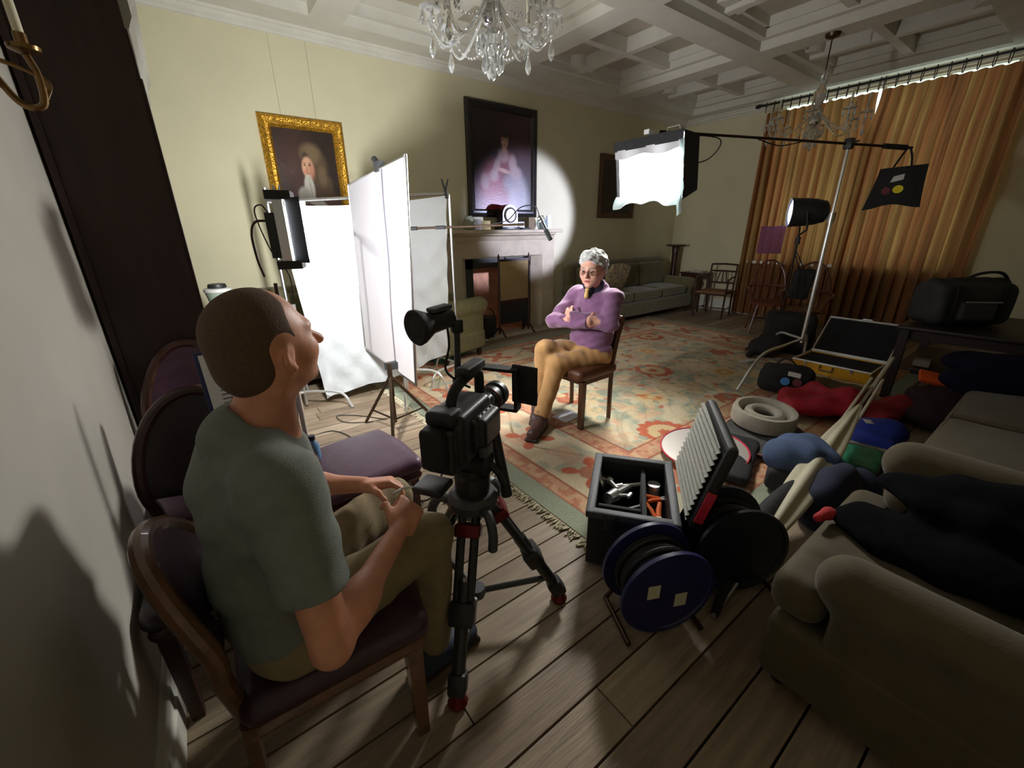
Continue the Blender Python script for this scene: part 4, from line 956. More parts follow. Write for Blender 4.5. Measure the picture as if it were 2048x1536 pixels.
# --- the interviewee with crossed arms
p2 = thing('person', 'white-haired man in purple sweater and tan trousers sitting with arms crossed', 'person', (2.3, 2.17, 0.0))
HC = (2.345, 2.150, 1.165); HB = basis((-.93, -.33, -.12), (.02, 0, 1)); S2 = 1.06
shL, elL, wrL = (2.410, 1.998, .960), (2.335, 1.945, .785), (2.165, 2.185, .832)
shR, elR, wrR = (2.400, 2.345, .955), (2.165, 2.360, .770), (2.215, 2.045, .800)
hipL, knL, anL = (2.40, 2.07, .515), (2.035, 2.165, .49), (1.875, 2.165, .10)
hipR, knR, anR = (2.40, 2.27, .515), (2.015, 2.285, .580), (1.995, 2.315, .20)
body = head_prims(HC, HB, S2)
body += [cone((2.36, 2.155, 1.11), (2.41, 2.165, .99), .058, .066, .03), cone((2.41, 2.165, .97), (2.40, 2.17, .55), .08, .1, .03), cone(shL, shR, .05, .05, .03)]
for s_, e_, w_ in ((shR, elR, wrR), (shL, elL, wrL)): body += [cone(s_, e_, .048, .04, .02), cone(e_, w_, .039, .027, .015)]
body += hand_prims(wrL, (.42, .85, .06), (-.85, .42, .2), 1, (.55, .55, .55, .58), (.5, .5), .95)
body += hand_prims(wrR, (.90, -.42, .10), (-.45, -.80, .3), -1, (.15, .15, .15, .15), (.2, .6), .95)
for h_, k_, a_ in ((hipR, knR, anR), (hipL, knL, anL)): body += [cone(h_, k_, .07, .052, .03), cone(k_, a_, .048, .036, .02)]
_P = lambda x, y, z: np.array(HC) + HB @ (np.array([x, y, z]) * S2)
M_lip = mat('lip_rose', srgb(176, 96, 90), .5); M_brow = mat('grey_brow', srgb(150, 132, 122), .8)
blob('body', body, .004, M_skin2, p2, patches=[(_P(.09, 0, -.0695), np.array((.03, .024, .0095)) * S2, HB, M_lip)] + [(_P(.09, sd * .032, .021), np.array((.035, .024, .0055)) * S2, HB, M_brow) for sd in (1, -1)])
P = lambda x, y, z: np.array(HC) + HB @ (np.array([x, y, z]) * S2)
hair = [ell(P(-.022, 0, .036), np.array((.107, .088, .088)) * S2, HB, .02), ell(P(-.06, 0, -.02), np.array((.062, .078, .07)) * S2, HB, .03), ell(P(.035, .0, .090), np.array((.055, .068, .032)) * S2, HB, .03), ell(P(-.02, .06, .03), np.array((.06, .032, .05)) * S2, HB, .02), ell(P(-.02, -.06, .03), np.array((.06, .032, .05)) * S2, HB, .02),
        ell(P(.05, .02, .092), np.array((.05, .05, .024)) * S2, HB, .03), ell(P(.115, 0, -.005), np.array((.062, .085, .085)) * S2, HB, .012, '-'), rb(P(.09, 0, -.06), np.array((.075, .12, .09)) * S2, .02, HB, .01, '-'), rb(P(-.03, 0, -.155), np.array((.12, .12, .07)) * S2, .02, HB, .01, '-')]
for sd in (1, -1): hair.append(ell(P(-.004, sd * .088, -.014), (.028, .026, .042), HB, .006, '-'))
blob('hair', hair, .005, M_hair2, p2, disp=lambda X, Y, Z: wr(.004, 75, 8)(X, Y, Z) + wr(.0025, 150, 9)(X, Y, Z))
for sd in (1, -1):
    e = np.array([P(.092, sd * .031, -.004)])[0]
    MB().sph(P(.0795, sd * .031, -.003), .0125 * S2, 12, 8).build('eye', mat('eye_white', srgb(190, 186, 180), .2), p2, world=True)
    MB().sph(P(.0905, sd * .031, -.006), .0055 * S2, 10, 6).build('iris', mat('iris_dark', srgb(46, 50, 56), .15), p2, world=True)
gl = MB()
for sd in (1, -1):
    pts = [P(.113 - .012 * abs(math.cos(a)) * (1 if math.cos(a) > 0 else .2), sd * (.033 + .024 * math.cos(a)), -.008 + .017 * math.sin(a)) for a in np.linspace(0, 2 * PI, 22)[:-1]]
    gl.tube(pts, .0014, 6, closed=True); gl.tube([P(.102, sd * .057, -.002), P(.05, sd * .078, .0), P(-.01, sd * .083, .0)], .0013, 6)
gl.tube([P(.116, .009, -.004), P(.120, 0, -.001), P(.116, -.009, -.004)], .0014, 6)
g = gl.build('spectacles', M_wire, p2, world=True)
for sd in (1, -1):
    b = MB(); pts = [P(.112, sd * (.033 + .023 * math.cos(a)), -.008 + .016 * math.sin(a)) for a in np.linspace(0, 2 * PI, 20)[:-1]]
    b.add(pts + [Vector(p) - Vector(HB[:, 0]) * .001 for p in pts], [tuple(range(19)), tuple(reversed(range(19, 38)))]); b.build('lens', M_lens, g, world=True)
sw = [ell((2.405, 2.165, .82), (.125, .190, .17), k=.05), ell((2.39, 2.17, .65), (.135, .185, .15), k=.05), ell((2.38, 2.17, .56), (.14, .19, .07), k=.04), cone((2.42, 2.00, .965), (2.40, 2.335, .955), .066, .066, .05), cone((2.41, 2.16, 1.02), (2.41, 2.16, .93), .075, .12, .04)]
for s_, e_, w_ in ((shR, elR, wrR), (shL, elL, wrL)):
    w2 = Vector(e_).lerp(Vector(w_), .95); sw += [cone(s_, e_, .066, .058, .03), cone(e_, w2, .056, .040, .02)]
for e_, w_ in ((elR, wrR), (elL, wrL)): cut(sw, Vector(e_).lerp(Vector(w_), 1.0), Vector(w_) - Vector(e_), .042, .04)
sw += [cone((2.34, 2.15, 1.12), (2.385, 2.155, 1.035), .075, .066, .012, '-'), cone((2.27, 2.14, 1.06), (2.30, 2.142, .945), .055, .012, .01, '-')]
def sw_disp(X, Y, Z): return .0045 * np.sin(60 * (Z * .8 + Y * .35) + 20 * X) + .003 * np.sin(38 * (X * 1.2 - Z) + 25 * Y) + .002 * np.sin(95 * Z + 60 * Y)
blob('sweater', sw, .006, M_purple, p2, disp=sw_disp)
col = [cone((2.372, 2.155, 1.085), (2.40, 2.160, 1.015), .068, .082, .01), cone((2.33, 2.145, 1.12), (2.362, 2.15, 1.06), .055, .058, .01, '-'), cone((2.30, 2.145, 1.05), (2.325, 2.147, .955), .040, .02, .02), rb((2.36, 2.15, 1.155), (.12, .12, .055), .01, np.array(rot(0, .35, 0)), .01, '-')]
blob('shirt_collar', col, .005, M_navy, p2)
blob('tie', [ell((2.283, 2.136, 1.022), (.016, .020, .017), k=.006), cone((2.283, 2.136, 1.015), (2.276, 2.135, .972), .012, .018, .006)], .004, M_tie, p2)
tr = [ell((2.37, 2.17, .535), (.14, .19, .085), k=.05)]
for h_, k_, a_ in ((hipR, knR, anR), (hipL, knL, anL)): tr += [cone(h_, k_, .088, .072, .045), cone(k_, a_, .070, .056, .03)]
for k_, a_ in ((knR, anR), (knL, anL)): cut(tr, Vector(a_) + Vector((0, 0, .02)), Vector(a_) - Vector(k_), .075, .05)
def tr_disp(X, Y, Z): return .004 * np.sin(50 * (X * .9 + Z * .5) + 18 * Y) * np.clip((Z - .35) * 6, 0, 1) + wr(.0025, 34, 4)(X, Y, Z)
blob('trousers', tr, .006, M_tan, p2, disp=tr_disp)
for (x, y, z), yaw, pit, zb in ((anL, PI + .55, 0, 0), (anR, PI + .70, .22, .085)):
    Rz = np.array(rot(0, 0, yaw) @ rot(0, pit, 0)); c = np.array([x, y, zb])
    Q = lambda a, b, h: c + Rz @ np.array([a, b, h])
    b = blob('boot', [cone(Q(-.035, 0, .055), Q(.06, 0, .055), .047, .046, .03), cone(Q(.06, 0, .05), Q(.185, 0, .045), .047, .042, .03), cone(Q(-.02, 0, .07), Q(-.015, 0, .155), .050, .052, .03), rb(Q(.07, 0, -.02), (.3, .3, .030), .002, Rz, .003, '-'), rb(Q(-.015, 0, .215), (.1, .1, .05), .002, Rz, .003, '-')], .0055, M_boot, p2, disp=wr(.0015, 60, 6))
    blob('sole', [rb(Q(.075, 0, .013), (.152, .048, .012), .010, Rz, .003), rb(Q(-.03, 0, .012), (.045, .048, .012), .008, Rz, .003)], .0055, M_sole, b)
    lc = MB()
    for k in range(5): lc.tube([Q(.10 - .022 * k, -.025, .078 + .014 * k), Q(.092 - .022 * k, 0, .098 + .014 * k), Q(.10 - .022 * k, .025, .078 + .014 * k)], .003, 5)
    lc.build('laces', mat('boot_lace', srgb(110, 86, 72), .8), b, world=True)

# ------------------------------------------------------------------ lighting equipment
M_black = mat('black_plastic', (0.018, 0.018, 0.019), .45, var=.2, scale=40)
M_matte = mat('black_nylon', (0.016, 0.016, 0.017), .85, var=.3, scale=30, bump=.15, bscale=120)
M_alu = mat('brushed_aluminium', (.62, .62, .60), .32, 1.0, var=.08, scale=30)
M_chrome = mat('chromed_steel', (.80, .80, .77), .28, .65)
M_bronze = mat('dark_bronze_tube', srgb(70, 54, 40), .35, .7)
def translucent(name, color, f, rough_noise=0.0, tcolor=None):
    m = bpy.data.materials.new(name); m.use_nodes = True; nt = m.node_tree; nt.nodes.clear(); N = nt.nodes.new; L = nt.links.new
    out = N('ShaderNodeOutputMaterial'); d = N('ShaderNodeBsdfDiffuse'); t = N('ShaderNodeBsdfTranslucent'); mx = N('ShaderNodeMixShader'); mx.inputs[0].default_value = f
    d.inputs['Color'].default_value = (*color, 1); t.inputs['Color'].default_value = (*(tcolor or color), 1)
    tc = N('ShaderNodeTexCoord'); nz = N('ShaderNodeTexNoise'); nz.inputs['Scale'].default_value = 7; nz.inputs['Detail'].default_value = 4; bp = N('ShaderNodeBump'); bp.inputs['Strength'].default_value = rough_noise; bp.inputs['Distance'].default_value = .02
    L(tc.outputs['Object'], nz.inputs['Vector']); L(nz.outputs['Fac'], bp.inputs['Height']); L(bp.outputs['Normal'], d.inputs['Normal'])
    L(d.outputs[0], mx.inputs[1]); L(t.outputs[0], mx.inputs[2]); L(mx.outputs[0], out.inputs[0]); return m
M_silk = translucent('diffusion_silk', (.34, .33, .44), .87, .25, (.86, .85, .88))
M_sheet = translucent('white_sheet', (.56, .58, .57), .10, .8)
M_tube = mat('lit_tube', (1, 1, 1), .4, emit=(.95, .98, 1.0), estr=14)
M_refl = mat('mirror_reflector', (.75, .77, .82), .22, 1.0)

# led / fluorescent panel on a curved arm and steel stand
lp = thing('panel_light', 'upright black twin-tube panel light with open louvred door, aimed at the diffuser', 'light', (0.405, 2.235, 1.292), math.atan2(-.22, .97)); lp.scale = (.80, .80, .80)
MB().box((-.035, 0, .205), (.05, .15, .33)).build('housing', M_refl, lp)
for z in (.02, .385): MB().prism([(-.09, -.10), (.035, -.085), (.05, .085), (-.09, .10)], .045, c=(0, 0, z - .02)).build('end_cap', M_black, lp)
for y in (-.035, .02): MB().cyl((.012, y, .05), (.012, y, .36), .0125, n=12).build('lamp_tube', M_tube, lp)
MB().box((-.085, .0, .18), (.05, .10, .24)).build('ballast', M_black, lp)
dr = MB().box((.052, .10, .205), (.10, .006, .32), R=rot(0, 0, .25)).build('louvre_door', M_alu, lp)
sl = MB()
for k in range(17):
    MB().box((.053, .098, .055 + .0185 * k), (.098, .010, .004), R=rot(0, 0, .25)).build('slat', M_black, dr)
MB().box((.04, -.11, .205), (.12, .004, .34), R=rot(0, 0, -.9)).build('side_door', M_black, lp)
MB().tube(spline([(-.11, .0, .26), (-.17, .02, .25), (-.20, .05, .18), (-.20, .08, .05), (-.185, .10, -.05)], 6), .007, 8).build('curved_arm', M_bronze, lp)
MB().tube(spline([(-.09, .0, .29), (-.12, .0, .34), (-.16, .02, .30), (-.12, .05, .1), (-.05, .06, -.05), (-.06, .1, -.25)], 6), .004, 6).build('mains_lead', M_black, lp)
ls = thing('light_stand', 'steel stand with clamp under the panel light behind the seated man', 'stand', (.315, 2.33, 0))
MB().cyl((.315, 2.33, .10), (.315, 2.33, 1.10), .014, n=12).build('column', M_chrome, ls, world=True); MB().cyl((.315, 2.33, 1.02), (.315, 2.33, 1.12), .022, n=14).build('grip_head', M_alu, ls, world=True)
MB().cyl((.315, 2.33, 1.12), (.315, 2.325, 1.22), .009, n=10).build('spigot', M_bronze, ls, world=True)
for z in (1.04, 1.10):
    k = MB(); k.cyl((.315, 2.33, z), (.36, 2.285, z), .006, n=8); k.box((.363, 2.282, z), (.01, .035, .035), R=rot(0, 0, -.75)); k.build('wing_knob', M_alu, ls, world=True)
for a in (.35, 2.4, 4.4):
    dx, dy = math.cos(a), math.sin(a); MB().tube(spline([(.315, 2.33, .14), (.315 + .14 * dx, 2.33 + .14 * dy, .145), (.315 + .30 * dx, 2.33 + .30 * dy, .135), (.315 + .40 * dx, 2.33 + .40 * dy, .012)], 5), .012, 8).build('leg', M_chrome, ls, world=True)

# white bounce sheet hung from a crossbar between two poles
bs = thing('bounce_sheet', 'creased white sheet clipped to a crossbar, brightly lit behind the diffuser', 'sheet', (1.28, 3.72, 0))
def sheet_fn(u, v):
    xl, xr = .60 + .13 * (1 - v), 1.985 - .05 * (1 - v); x = xl + (xr - xl) * u
    zb = .06 + .21 * u; zt = 1.635 + .11 * u - .03 * math.sin(PI * u); z = zb + (zt - zb) * v
    y = 3.74 - .12 * u + .028 * math.sin(9 * u + 4 * v) * (1 - .5 * v) + .020 * math.sin(23 * u - 7 * v + 1.3) * (1 - v) + .006 * math.sin(41 * u + 33 * v) * (1 - .6 * v) + .005 * math.sin(37 * v - 19 * u + 2 * math.sin(9 * u)) + .03 * math.sin(PI * v) * math.sin(2.2 * PI * u + .5) - .05 * (1 - v) * math.sin(1.2 * PI * u) + .012 * abs(math.sin(12 * (u - .9 * v))) * (1 - v)
    if u < .06: y -= .03 * (1 - u / .06) ; 
    return (x, y, z)
MB().sheet(sheet_fn, 90, 90, .003).build('cloth', M_sheet, bs, world=True)
MB().tube([(.56, 3.755, 1.66), (2.02, 3.635, 1.765)], .013, 8).build('crossbar', M_alu, bs, world=True)
for (x, y) in ((.57, 3.80), (2.03, 3.66)):
    MB().cyl((x, y, 0.02), (x, y, 1.76), .014, n=10).build('pole', M_alu, bs, world=True)
    for a in ((-.75, 1.35, 3.45) if x < 1 else (1.7, 3.5, 4.75)):
        dx, dy = math.cos(a), math.sin(a); MB().tube(spline([(x, y, .14), (x + .12 * dx, y + .12 * dy, .15), (x + .34 * dx, y + .34 * dy, .14), (x + .42 * dx, y + .42 * dy, .014)], 5), .011, 8).build('pole_leg', M_chrome, bs, world=True)
for (x, y, z) in ((.64, 3.74, 1.66), (1.985, 3.635, 1.76)):
    for s in (-1, 1): MB().tube([(x, y + s * .012, z - .04), (x, y + s * .006, z + .03), (x - s * .022, y + s * .02, z + .12)], [.014, .010, .006], 8).build('spring_clip', M_black, bs, world=True)

# translucent diffusion frame on a black stand
df = thing('diffuser_frame', 'tall white diffusion silk in a thin frame, edge-on beside the bounce sheet', 'diffuser', (1.08, 2.85, 0))
A, B_, C_, D_ = Vector((1.05, 2.49, .477)), Vector((1.115, 2.485, 1.853)), Vector((1.13, 3.62, 1.79)), Vector((1.09, 3.62, .49))
MB().tube([A, B_, C_, D_], .011, 8, closed=True).build('frame', M_alu, df, world=True)
def dfn(u, v):
    p = (A.lerp(D_, u)).lerp(B_.lerp(C_, u), v); return p + Vector((.006 * math.sin(7 * u + 9 * v) * math.sin(PI * u) * math.sin(PI * v), 0, 0))
MB().grid(dfn, 30, 30).build('silk', M_silk, df, world=True)
MB().cyl((1.0, 2.83, .30), (1.0, 2.83, .56), .018, n=10).build('column', M_bronze, df, world=True); MB().cyl((1.12, 2.86, .52), (1.165, 2.87, 1.86), .013, n=10).build('riser', M_bronze, df, world=True); MB().box((1.06, 2.845, .53), (.16, .05, .05)).build('clamp', M_black, df, world=True)
MB().box((1.135, 2.95, 1.845), (.05, .07, .06)).build('clamp', M_black, df, world=True); MB().cyl((1.135, 2.95, 1.85), (1.135, 3.03, 1.90), .02, n=10).build('clamp_knob', M_black, df, world=True)
ft = [(.855, 2.53, .012), (.87, 3.14, .012), (1.34, 2.86, .012)]
for f in ft:
    MB().tube([(1.0, 2.83, .46), f], .012, 8).build('leg', M_bronze, df, world=True)
    q = Vector((1.0, 2.83, .46)).lerp(Vector(f), .72); MB().tube([(1.0, 2.83, .11), q], .007, 6).build('brace', M_bronze, df, world=True)
MB().cyl((1.0, 2.83, .09), (1.0, 2.83, .32), .013, n=10).build('centre_tube', M_bronze, df, world=True)

# microphone on a boom
mb = thing('microphone_boom', 'long thin microphone boom pole reaching from behind the diffuser past the mantel', 'microphone', (1.35, 3.35, 0))
P0, P1 = Vector((1.20, 3.58, 1.448)), Vector((1.95, 2.455, 1.475))
MB().cyl(P0, P1, .009, n=10).build('pole', M_bronze, mb, world=True)
for f, r in ((.0, .016), (.30, .014), (.48, .013)): MB().cyl(P0.lerp(P1, f), P0.lerp(P1, f + .06), r, n=12).build('pole_collar', M_black, mb, world=True)
a, b = Vector((2.028, 2.387, 1.525)), Vector((2.055, 2.292, 1.375))
m_ = MB().cyl(a, b, .013, n=12).build('microphone', M_black, mb, world=True)
MB().cyl(a.lerp(b, .60), a.lerp(b, 1.02), .017, .016, n=12).build('foam_windshield', mat('black_foam', (.02, .02, .02), .95, bump=.4, scale=200), mb, world=True)
for f in (.08, .2): MB().cyl(a.lerp(b, f), a.lerp(b, f + .05), .018, n=12).build('shock_mount', M_alu, mb, world=True)
MB().tube(spline([P1 + Vector((-.15, .2, .0)), P1 + Vector((-.07, .1, .03)), P1 + Vector((-.01, .03, .11)), a + Vector((-.02, .03, .07)), a + Vector((.0, .01, .03)), a], 6), .004, 6).build('cable', M_black, mb, world=True)
MB().tube([(1.35, 3.33, .30), (1.35, 3.33, 1.44)], .013, 10).build('stand_column', M_chrome, mb, world=True)
for t_ in ((1.62, 3.05, .01), (1.20, 3.12, .01), (1.42, 3.58, .01)):
    d = Vector((t_[0] - 1.35, t_[1] - 3.33, 0)); MB().tube(spline([(1.35, 3.33, .30), Vector((1.35, 3.33, .30)) + d * .25, Vector((1.35, 3.33, .27)) + d * .7, t_], 5), .010, 8).build('stand_leg', M_chrome, mb, world=True)

# softbox lantern on a counterweighted boom
sb = thing('softbox', 'glowing square softbox with crinkled silver skirt hanging from the boom arm', 'softbox', (3.36, 2.42, 1.60))
f_ = Vector((-.985, .02, -.16)).normalized(); l_ = Vector((0, 0, 1)).cross(f_).normalized(); u_ = f_.cross(l_); SBc = Vector((3.33, 2.39, 1.92))
SB = lambda x, y, z: SBc + f_ * x + l_ * y + u_ * z
def quad(mb_, pts, th):
    p = [Vector(q) for q in pts]; n = (p[1] - p[0]).cross(p[3] - p[0]).normalized() * th
    mb_.add(p + [q + n for q in p], [(3, 2, 1, 0), (4, 5, 6, 7), (0, 1, 5, 4), (1, 2, 6, 5), (2, 3, 7, 6), (3, 0, 4, 7)])
w, h, wb_, hb_ = .33, .235, .26, .20
corn = lambda W, H, X: [SB(X, W, -H), SB(X, -W, -H), SB(X, -W, H), SB(X, W, H)]
Fr, Bk = corn(w, h, .13), corn(wb_, hb_, -.17)
sh = MB()
for k in range(4): quad(sh, (Fr[k], Fr[(k + 1) % 4], Bk[(k + 1) % 4], Bk[k]), .006)
quad(sh, Bk, .006); sh.build('black_shell', M_matte, sb, world=True, smooth=False)
M_glow = mat('softbox_face', (1, 1, 1), .5, emit=(.97, 1.0, .98), estr=5.5)
def face(u, v):
    return SB(.10 + .03 * math.sin(PI * u) * math.sin(PI * v), (u - .5) * (2 * w - .02), (v - .5) * (2 * h - .02))
MB().sheet(face, 12, 10, .004).build('diffusion_face', M_glow, sb, world=True)
M_skirt_s = translucent('crinkled_silver_white', (.72, .80, .80), .45, .9)
def skirt(u, v):
    y = (u - .5) * 2 * w * 1.02; dz = .10 * v * (1.1 - .5 * math.sin(PI * u)) + .012 * math.sin(17 * u) * v
    return SB(.135 + .015 * math.sin(21 * u + 3 * v) + .05 * v, y, -h - dz * .9 + .05)
MB().sheet(skirt, 40, 8, .002).build('skirt', M_skirt_s, sb, world=True)
def skirt2(u, v): return SB(.13 + .10 * v + .01 * math.sin(15 * u + 4 * v), w + .02 * v + .008 * math.sin(13 * u), h * .8 - 2 * h * u * 1.1 - .02 * v)
MB().sheet(skirt2, 24, 8, .002).build('skirt_flap', M_skirt_s, sb, world=True)
def skirt3(u, v): return SB(.14 + .01 * math.sin(14 * u), (u - .5) * 2 * w, h - .055 - .06 * v - .012 * math.sin(11 * u) * v)
MB().sheet(lambda u, v: SB(.145, (u - .5) * 2.02 * w, h + .012 - .075 * v), 4, 3, .004).build('black_band', M_matte, sb, world=True)
MB().sheet(skirt3, 30, 5, .002).build('top_valance', mat('silver_cloth', (.55, .54, .56), .5, .3, bump=.3, scale=20), sb, world=True)
MB().box(SB(-.02, -.10, h + .045), (.07, .05, .035)).build('label_plate', mat('white_label', (.7, .7, .68), .6), sb, world=True)
MB().tube([SB(-.05, .18, h - .02), SB(-.05, .17, h + .05), SB(-.05, .06, h + .05), SB(-.05, .05, h - .02)], .006, 6).build('top_strap', M_alu, sb, world=True)
MB().tube([SB(-.18, 0, .0), SB(-.24, -.06, .1), SB(-.20, -.13, .27)], .012, 8).build('bracket', M_black, sb, world=True)
MB().rbox(SB(-.19, 0, -.02), (.10, .12, .12), .01).build('lamp_head', M_black, sb, world=True)
bst = thing('boom_stand', 'tall silver stand carrying the long softbox boom arm across the curtains', 'stand', (4.95, 1.57, 0))
PV = Vector((4.97, 1.575, 2.13)); BL = SB(-.20, -.13, .27); dv = (PV - BL).normalized()
MB().cyl((4.95, 1.57, .30), (4.96, 1.572, 1.55), .0175, n=14).build('lower_column', M_chrome, bst, world=True); MB().cyl((4.96, 1.572, 1.50), (4.97, 1.575, 2.10), .013, n=12).build('upper_column', M_chrome, bst, world=True)
MB().cyl((4.96, 1.572, 1.47), (4.96, 1.572, 1.56), .026, n=12).build('column_collar', M_alu, bst, world=True)
MB().rbox(PV, (.07, .07, .09), .012).build('pivot', M_black, bst, world=True); MB().cyl(PV, PV + Vector((-.10, -.10, 0)), .008, n=8).build('pivot_lever', M_black, bst, world=True)
MB().cyl(BL, PV + dv * .62, .011, n=12).build('boom_arm', M_bronze, bst, world=True)
MB().cyl(PV + dv * .34, PV + dv * .56, .022, n=14).build('boom_grip', M_black, bst, world=True)
MB().tube(spline([BL + dv * .2 + Vector((0, 0, -.01)), BL + dv * .55 + Vector((0, 0, -.03)), BL + dv * .30 + Vector((.12, -.10, -.20)), BL + dv * .08 + Vector((.08, -.08, -.27)), SB(-.25, -.15, -.08)], 6), .005, 6).build('lamp_lead', M_black, bst, world=True)
MB().cyl(SB(-.20, -.10, -.06), SB(-.27, -.20, -.06), .014, n=10).build('lead_connector', M_black, bst, world=True)
MB().tube(spline([BL + dv * .9 + Vector((0, 0, -.012)), BL + dv * 1.1 + Vector((0, 0, -.05)), BL + dv * 1.3 + Vector((0, 0, -.012))], 5), .005, 6).build('lead_loop', M_black, bst, world=True)
for t_ in ((3.84, 1.64, .014), (5.35, 2.05, .014), (5.45, 1.68, .014)):
    d = Vector((t_[0] - 4.95, t_[1] - 1.57, 0)); MB().tube(spline([(4.95, 1.57, .34), Vector((4.95, 1.57, .33)) + d * .3, Vector((4.95, 1.57, .29)) + d * .72, t_], 6), .013, 8).build('leg', M_chrome, bst, world=True)
# tote bags used as weights
M_tote = mat('black_canvas', (.014, .014, .016), .9, var=.3, scale=50, bump=.15, bscale=200)
def disc(parent, name, c, n, up, rx, ry, m):
    n, up = Vector(n).normalized(), Vector(up).normalized(); s = up.cross(n).normalized()
    c = Vector(c); pts = [c + s * rx * math.cos(a) + up * ry * math.sin(a) for a in np.linspace(0, 2 * PI, 25)[:-1]]
    k = len(pts); MB().add(pts + [p + n * .0015 for p in pts], [tuple(reversed(range(k))), tuple(range(k, 2 * k))] + [(i, (i + 1) % k, k + (i + 1) % k, k + i) for i in range(k)]).build(name, m, parent, world=True)
M_yel = mat('print_yellow', srgb(232, 214, 36), .7); M_redp = mat('print_maroon', srgb(110, 46, 56), .7); M_bluep = mat('print_blue', srgb(70, 140, 205), .7); M_whp = mat('print_white', srgb(206, 206, 200), .7)
EN = PV + dv * .56
tb = thing('tote_bag', 'black tote bag with yellow and maroon dots hanging from the boom end', 'bag', tuple(EN + Vector((.02, -.02, -.52))), group='black tote bags')
n_ = Vector((-.97, -.22, 0)).normalized(); s_ = Vector((0, 0, 1)).cross(n_).normalized()   # s_: to the right seen from the front
TB = lambda x, z, o=0: EN + Vector((.02, -.02, 0)) + s_ * x + Vector((0, 0, z)) + n_ * o
def bagf(side):
    def fn(u, v):
        wd = .165 + .045 * (1 - v) ** 2 ; x = (u - .5) * 2 * wd * (1 + .04 * math.sin(3 * v)) - .02 * (1 - v); return TB(x, -.49 + .34 * v - .02 * math.cos(2 * PI * u) * (1 - v) + .015 * u, side * (.004 + .028 * math.sin(PI * u) * math.sin(PI * (.15 + .7 * (1 - v)))))
    return fn
b = MB(); b.grid(bagf(1), 14, 14); b.grid(bagf(-1), 14, 14); b.build('bag_body', M_tote, tb, world=True)
for o in (.006, -.006): MB().tube(spline([TB(-.085, -.17, o), TB(-.05, -.08, o), TB(-.005, .012, o), TB(.03, -.05, o), TB(.055, -.17, o)], 6), .008, 6).build('handle', M_tote, tb, world=True)
disc(tb, 'printed_dot', TB(.0, -.335, .036), n_, (0, 0, 1), .038, .034, M_yel); disc(tb, 'printed_dot', TB(-.085, -.345, .030), n_, (0, 0, 1), .032, .034, M_redp)
q = MB(); quad(q, (TB(-.07, -.275, .034), TB(.02, -.255, .034), TB(.02, -.205, .030), TB(-.055, -.225, .030)), .0015); q.build('printed_label', M_whp, tb, world=True, smooth=False)
tb2 = thing('tote_bag', 'black tote bag with blue and maroon dots slumped at the foot of the boom stand', 'bag', (4.10, 1.36, 0.014), group='black tote bags')
blob('bag_body', [rb((4.12, 1.36, .135), (.10, .20, .12), .07, np.array(rot(0, -.18, .30)), .03), ell((4.16, 1.32, .07), (.15, .22, .06), np.array(rot(0, 0, .3)), .05), ell((4.06, 1.50, .08), (.07, .05, .065), k=.05)], .012, M_tote, tb2, disp=wr(.008, 26, 12))
n2 = Vector((-.93, -.28, .24)).normalized(); c2 = Vector((4.055, 1.32, .13)); s2 = Vector((.28, -.95, 0)).normalized(); u2 = s2.cross(n2) * -1; u2 = u2 if u2.z > 0 else -u2
T2 = lambda x, z: c2 + s2 * x + u2 * z + n2 * .075
disc(tb2, 'printed_dot', T2(-.02, .0), n2, u2, .036, .034, M_bluep); disc(tb2, 'printed_dot', T2(.07, .005), n2, u2, .034, .034, M_redp)
q = MB(); quad(q, (T2(-.01, .055), T2(.085, .045), T2(.085, .085), T2(-.01, .092)), .0015); q.build('printed_label', M_whp, tb2, world=True, smooth=False)
MB().tube(spline([(4.14, 1.48, .22), (4.12, 1.42, .30), (4.12, 1.36, .31), (4.13, 1.28, .24)], 6), .009, 6).build('handle', M_tote, tb2, world=True)

# fresnel spotlight with gel on its own stand
fr_ = thing('fresnel_spotlight', 'black fresnel spotlight with bluish lens and purple gel in front of the curtain', 'light', (5.60, 2.05, 1.40))
FD = Vector((-.52, .85, -.01)).normalized(); FC = Vector((5.60, 2.05, 1.60)); FR = frame_z(FD)
MB().lathe([(.06, -.23), (.11, -.20), (.135, -.10), (.145, .0), (.15, .10), (.155, .13), (.15, .14)], FC, 20, R=FR, cap=False).build('housing', M_black, fr_, world=True)
MB().lathe([(.001, -.235), (.06, -.23)], FC, 16, R=FR, cap=False).build('back_plate', M_black, fr_, world=True)
MB().sph(FC + FD * .105, (.145, .145, .035), 20, 8, R=FR).build('lens', mat('lit_fresnel_lens', (.8, .85, 1), .2, emit=(.70, .76, 1.0), estr=4.5), fr_, world=True)
MB().tube([FC + FR @ Vector((.17, 0, 0)), FC + FR @ Vector((.17, -.0, -.03)) + Vector((0, 0, -.18)), FC + Vector((0, 0, -.24)), FC + FR @ Vector((-.17, 0, -.03)) + Vector((0, 0, -.18)), FC + FR @ Vector((-.17, 0, 0))], .010, 8).build('yoke', M_black, fr_, world=True)
MB().box(FC + Vector((.10, -.20, -.05)), (.12, .12, .08)).build('rear_handle', M_black, fr_, world=True)
gelm = bpy.data.materials.new('purple_gel'); gelm.use_nodes = True; _n = gelm.node_tree; _n.nodes.clear(); _o = _n.nodes.new('ShaderNodeOutputMaterial'); _t = _n.nodes.new('ShaderNodeBsdfTransparent'); _d = _n.nodes.new('ShaderNodeBsdfDiffuse'); _m = _n.nodes.new('ShaderNodeMixShader')
_t.inputs[0].default_value = (.55, .34, .50, 1); _d.inputs[0].default_value = (.30, .14, .22, 1); _m.inputs[0].default_value = .35; _n.links.new(_t.outputs[0], _m.inputs[1]); _n.links.new(_d.outputs[0], _m.inputs[2]); _n.links.new(_m.outputs[0], _o.inputs[0])
gx_ = FC + FD * .19
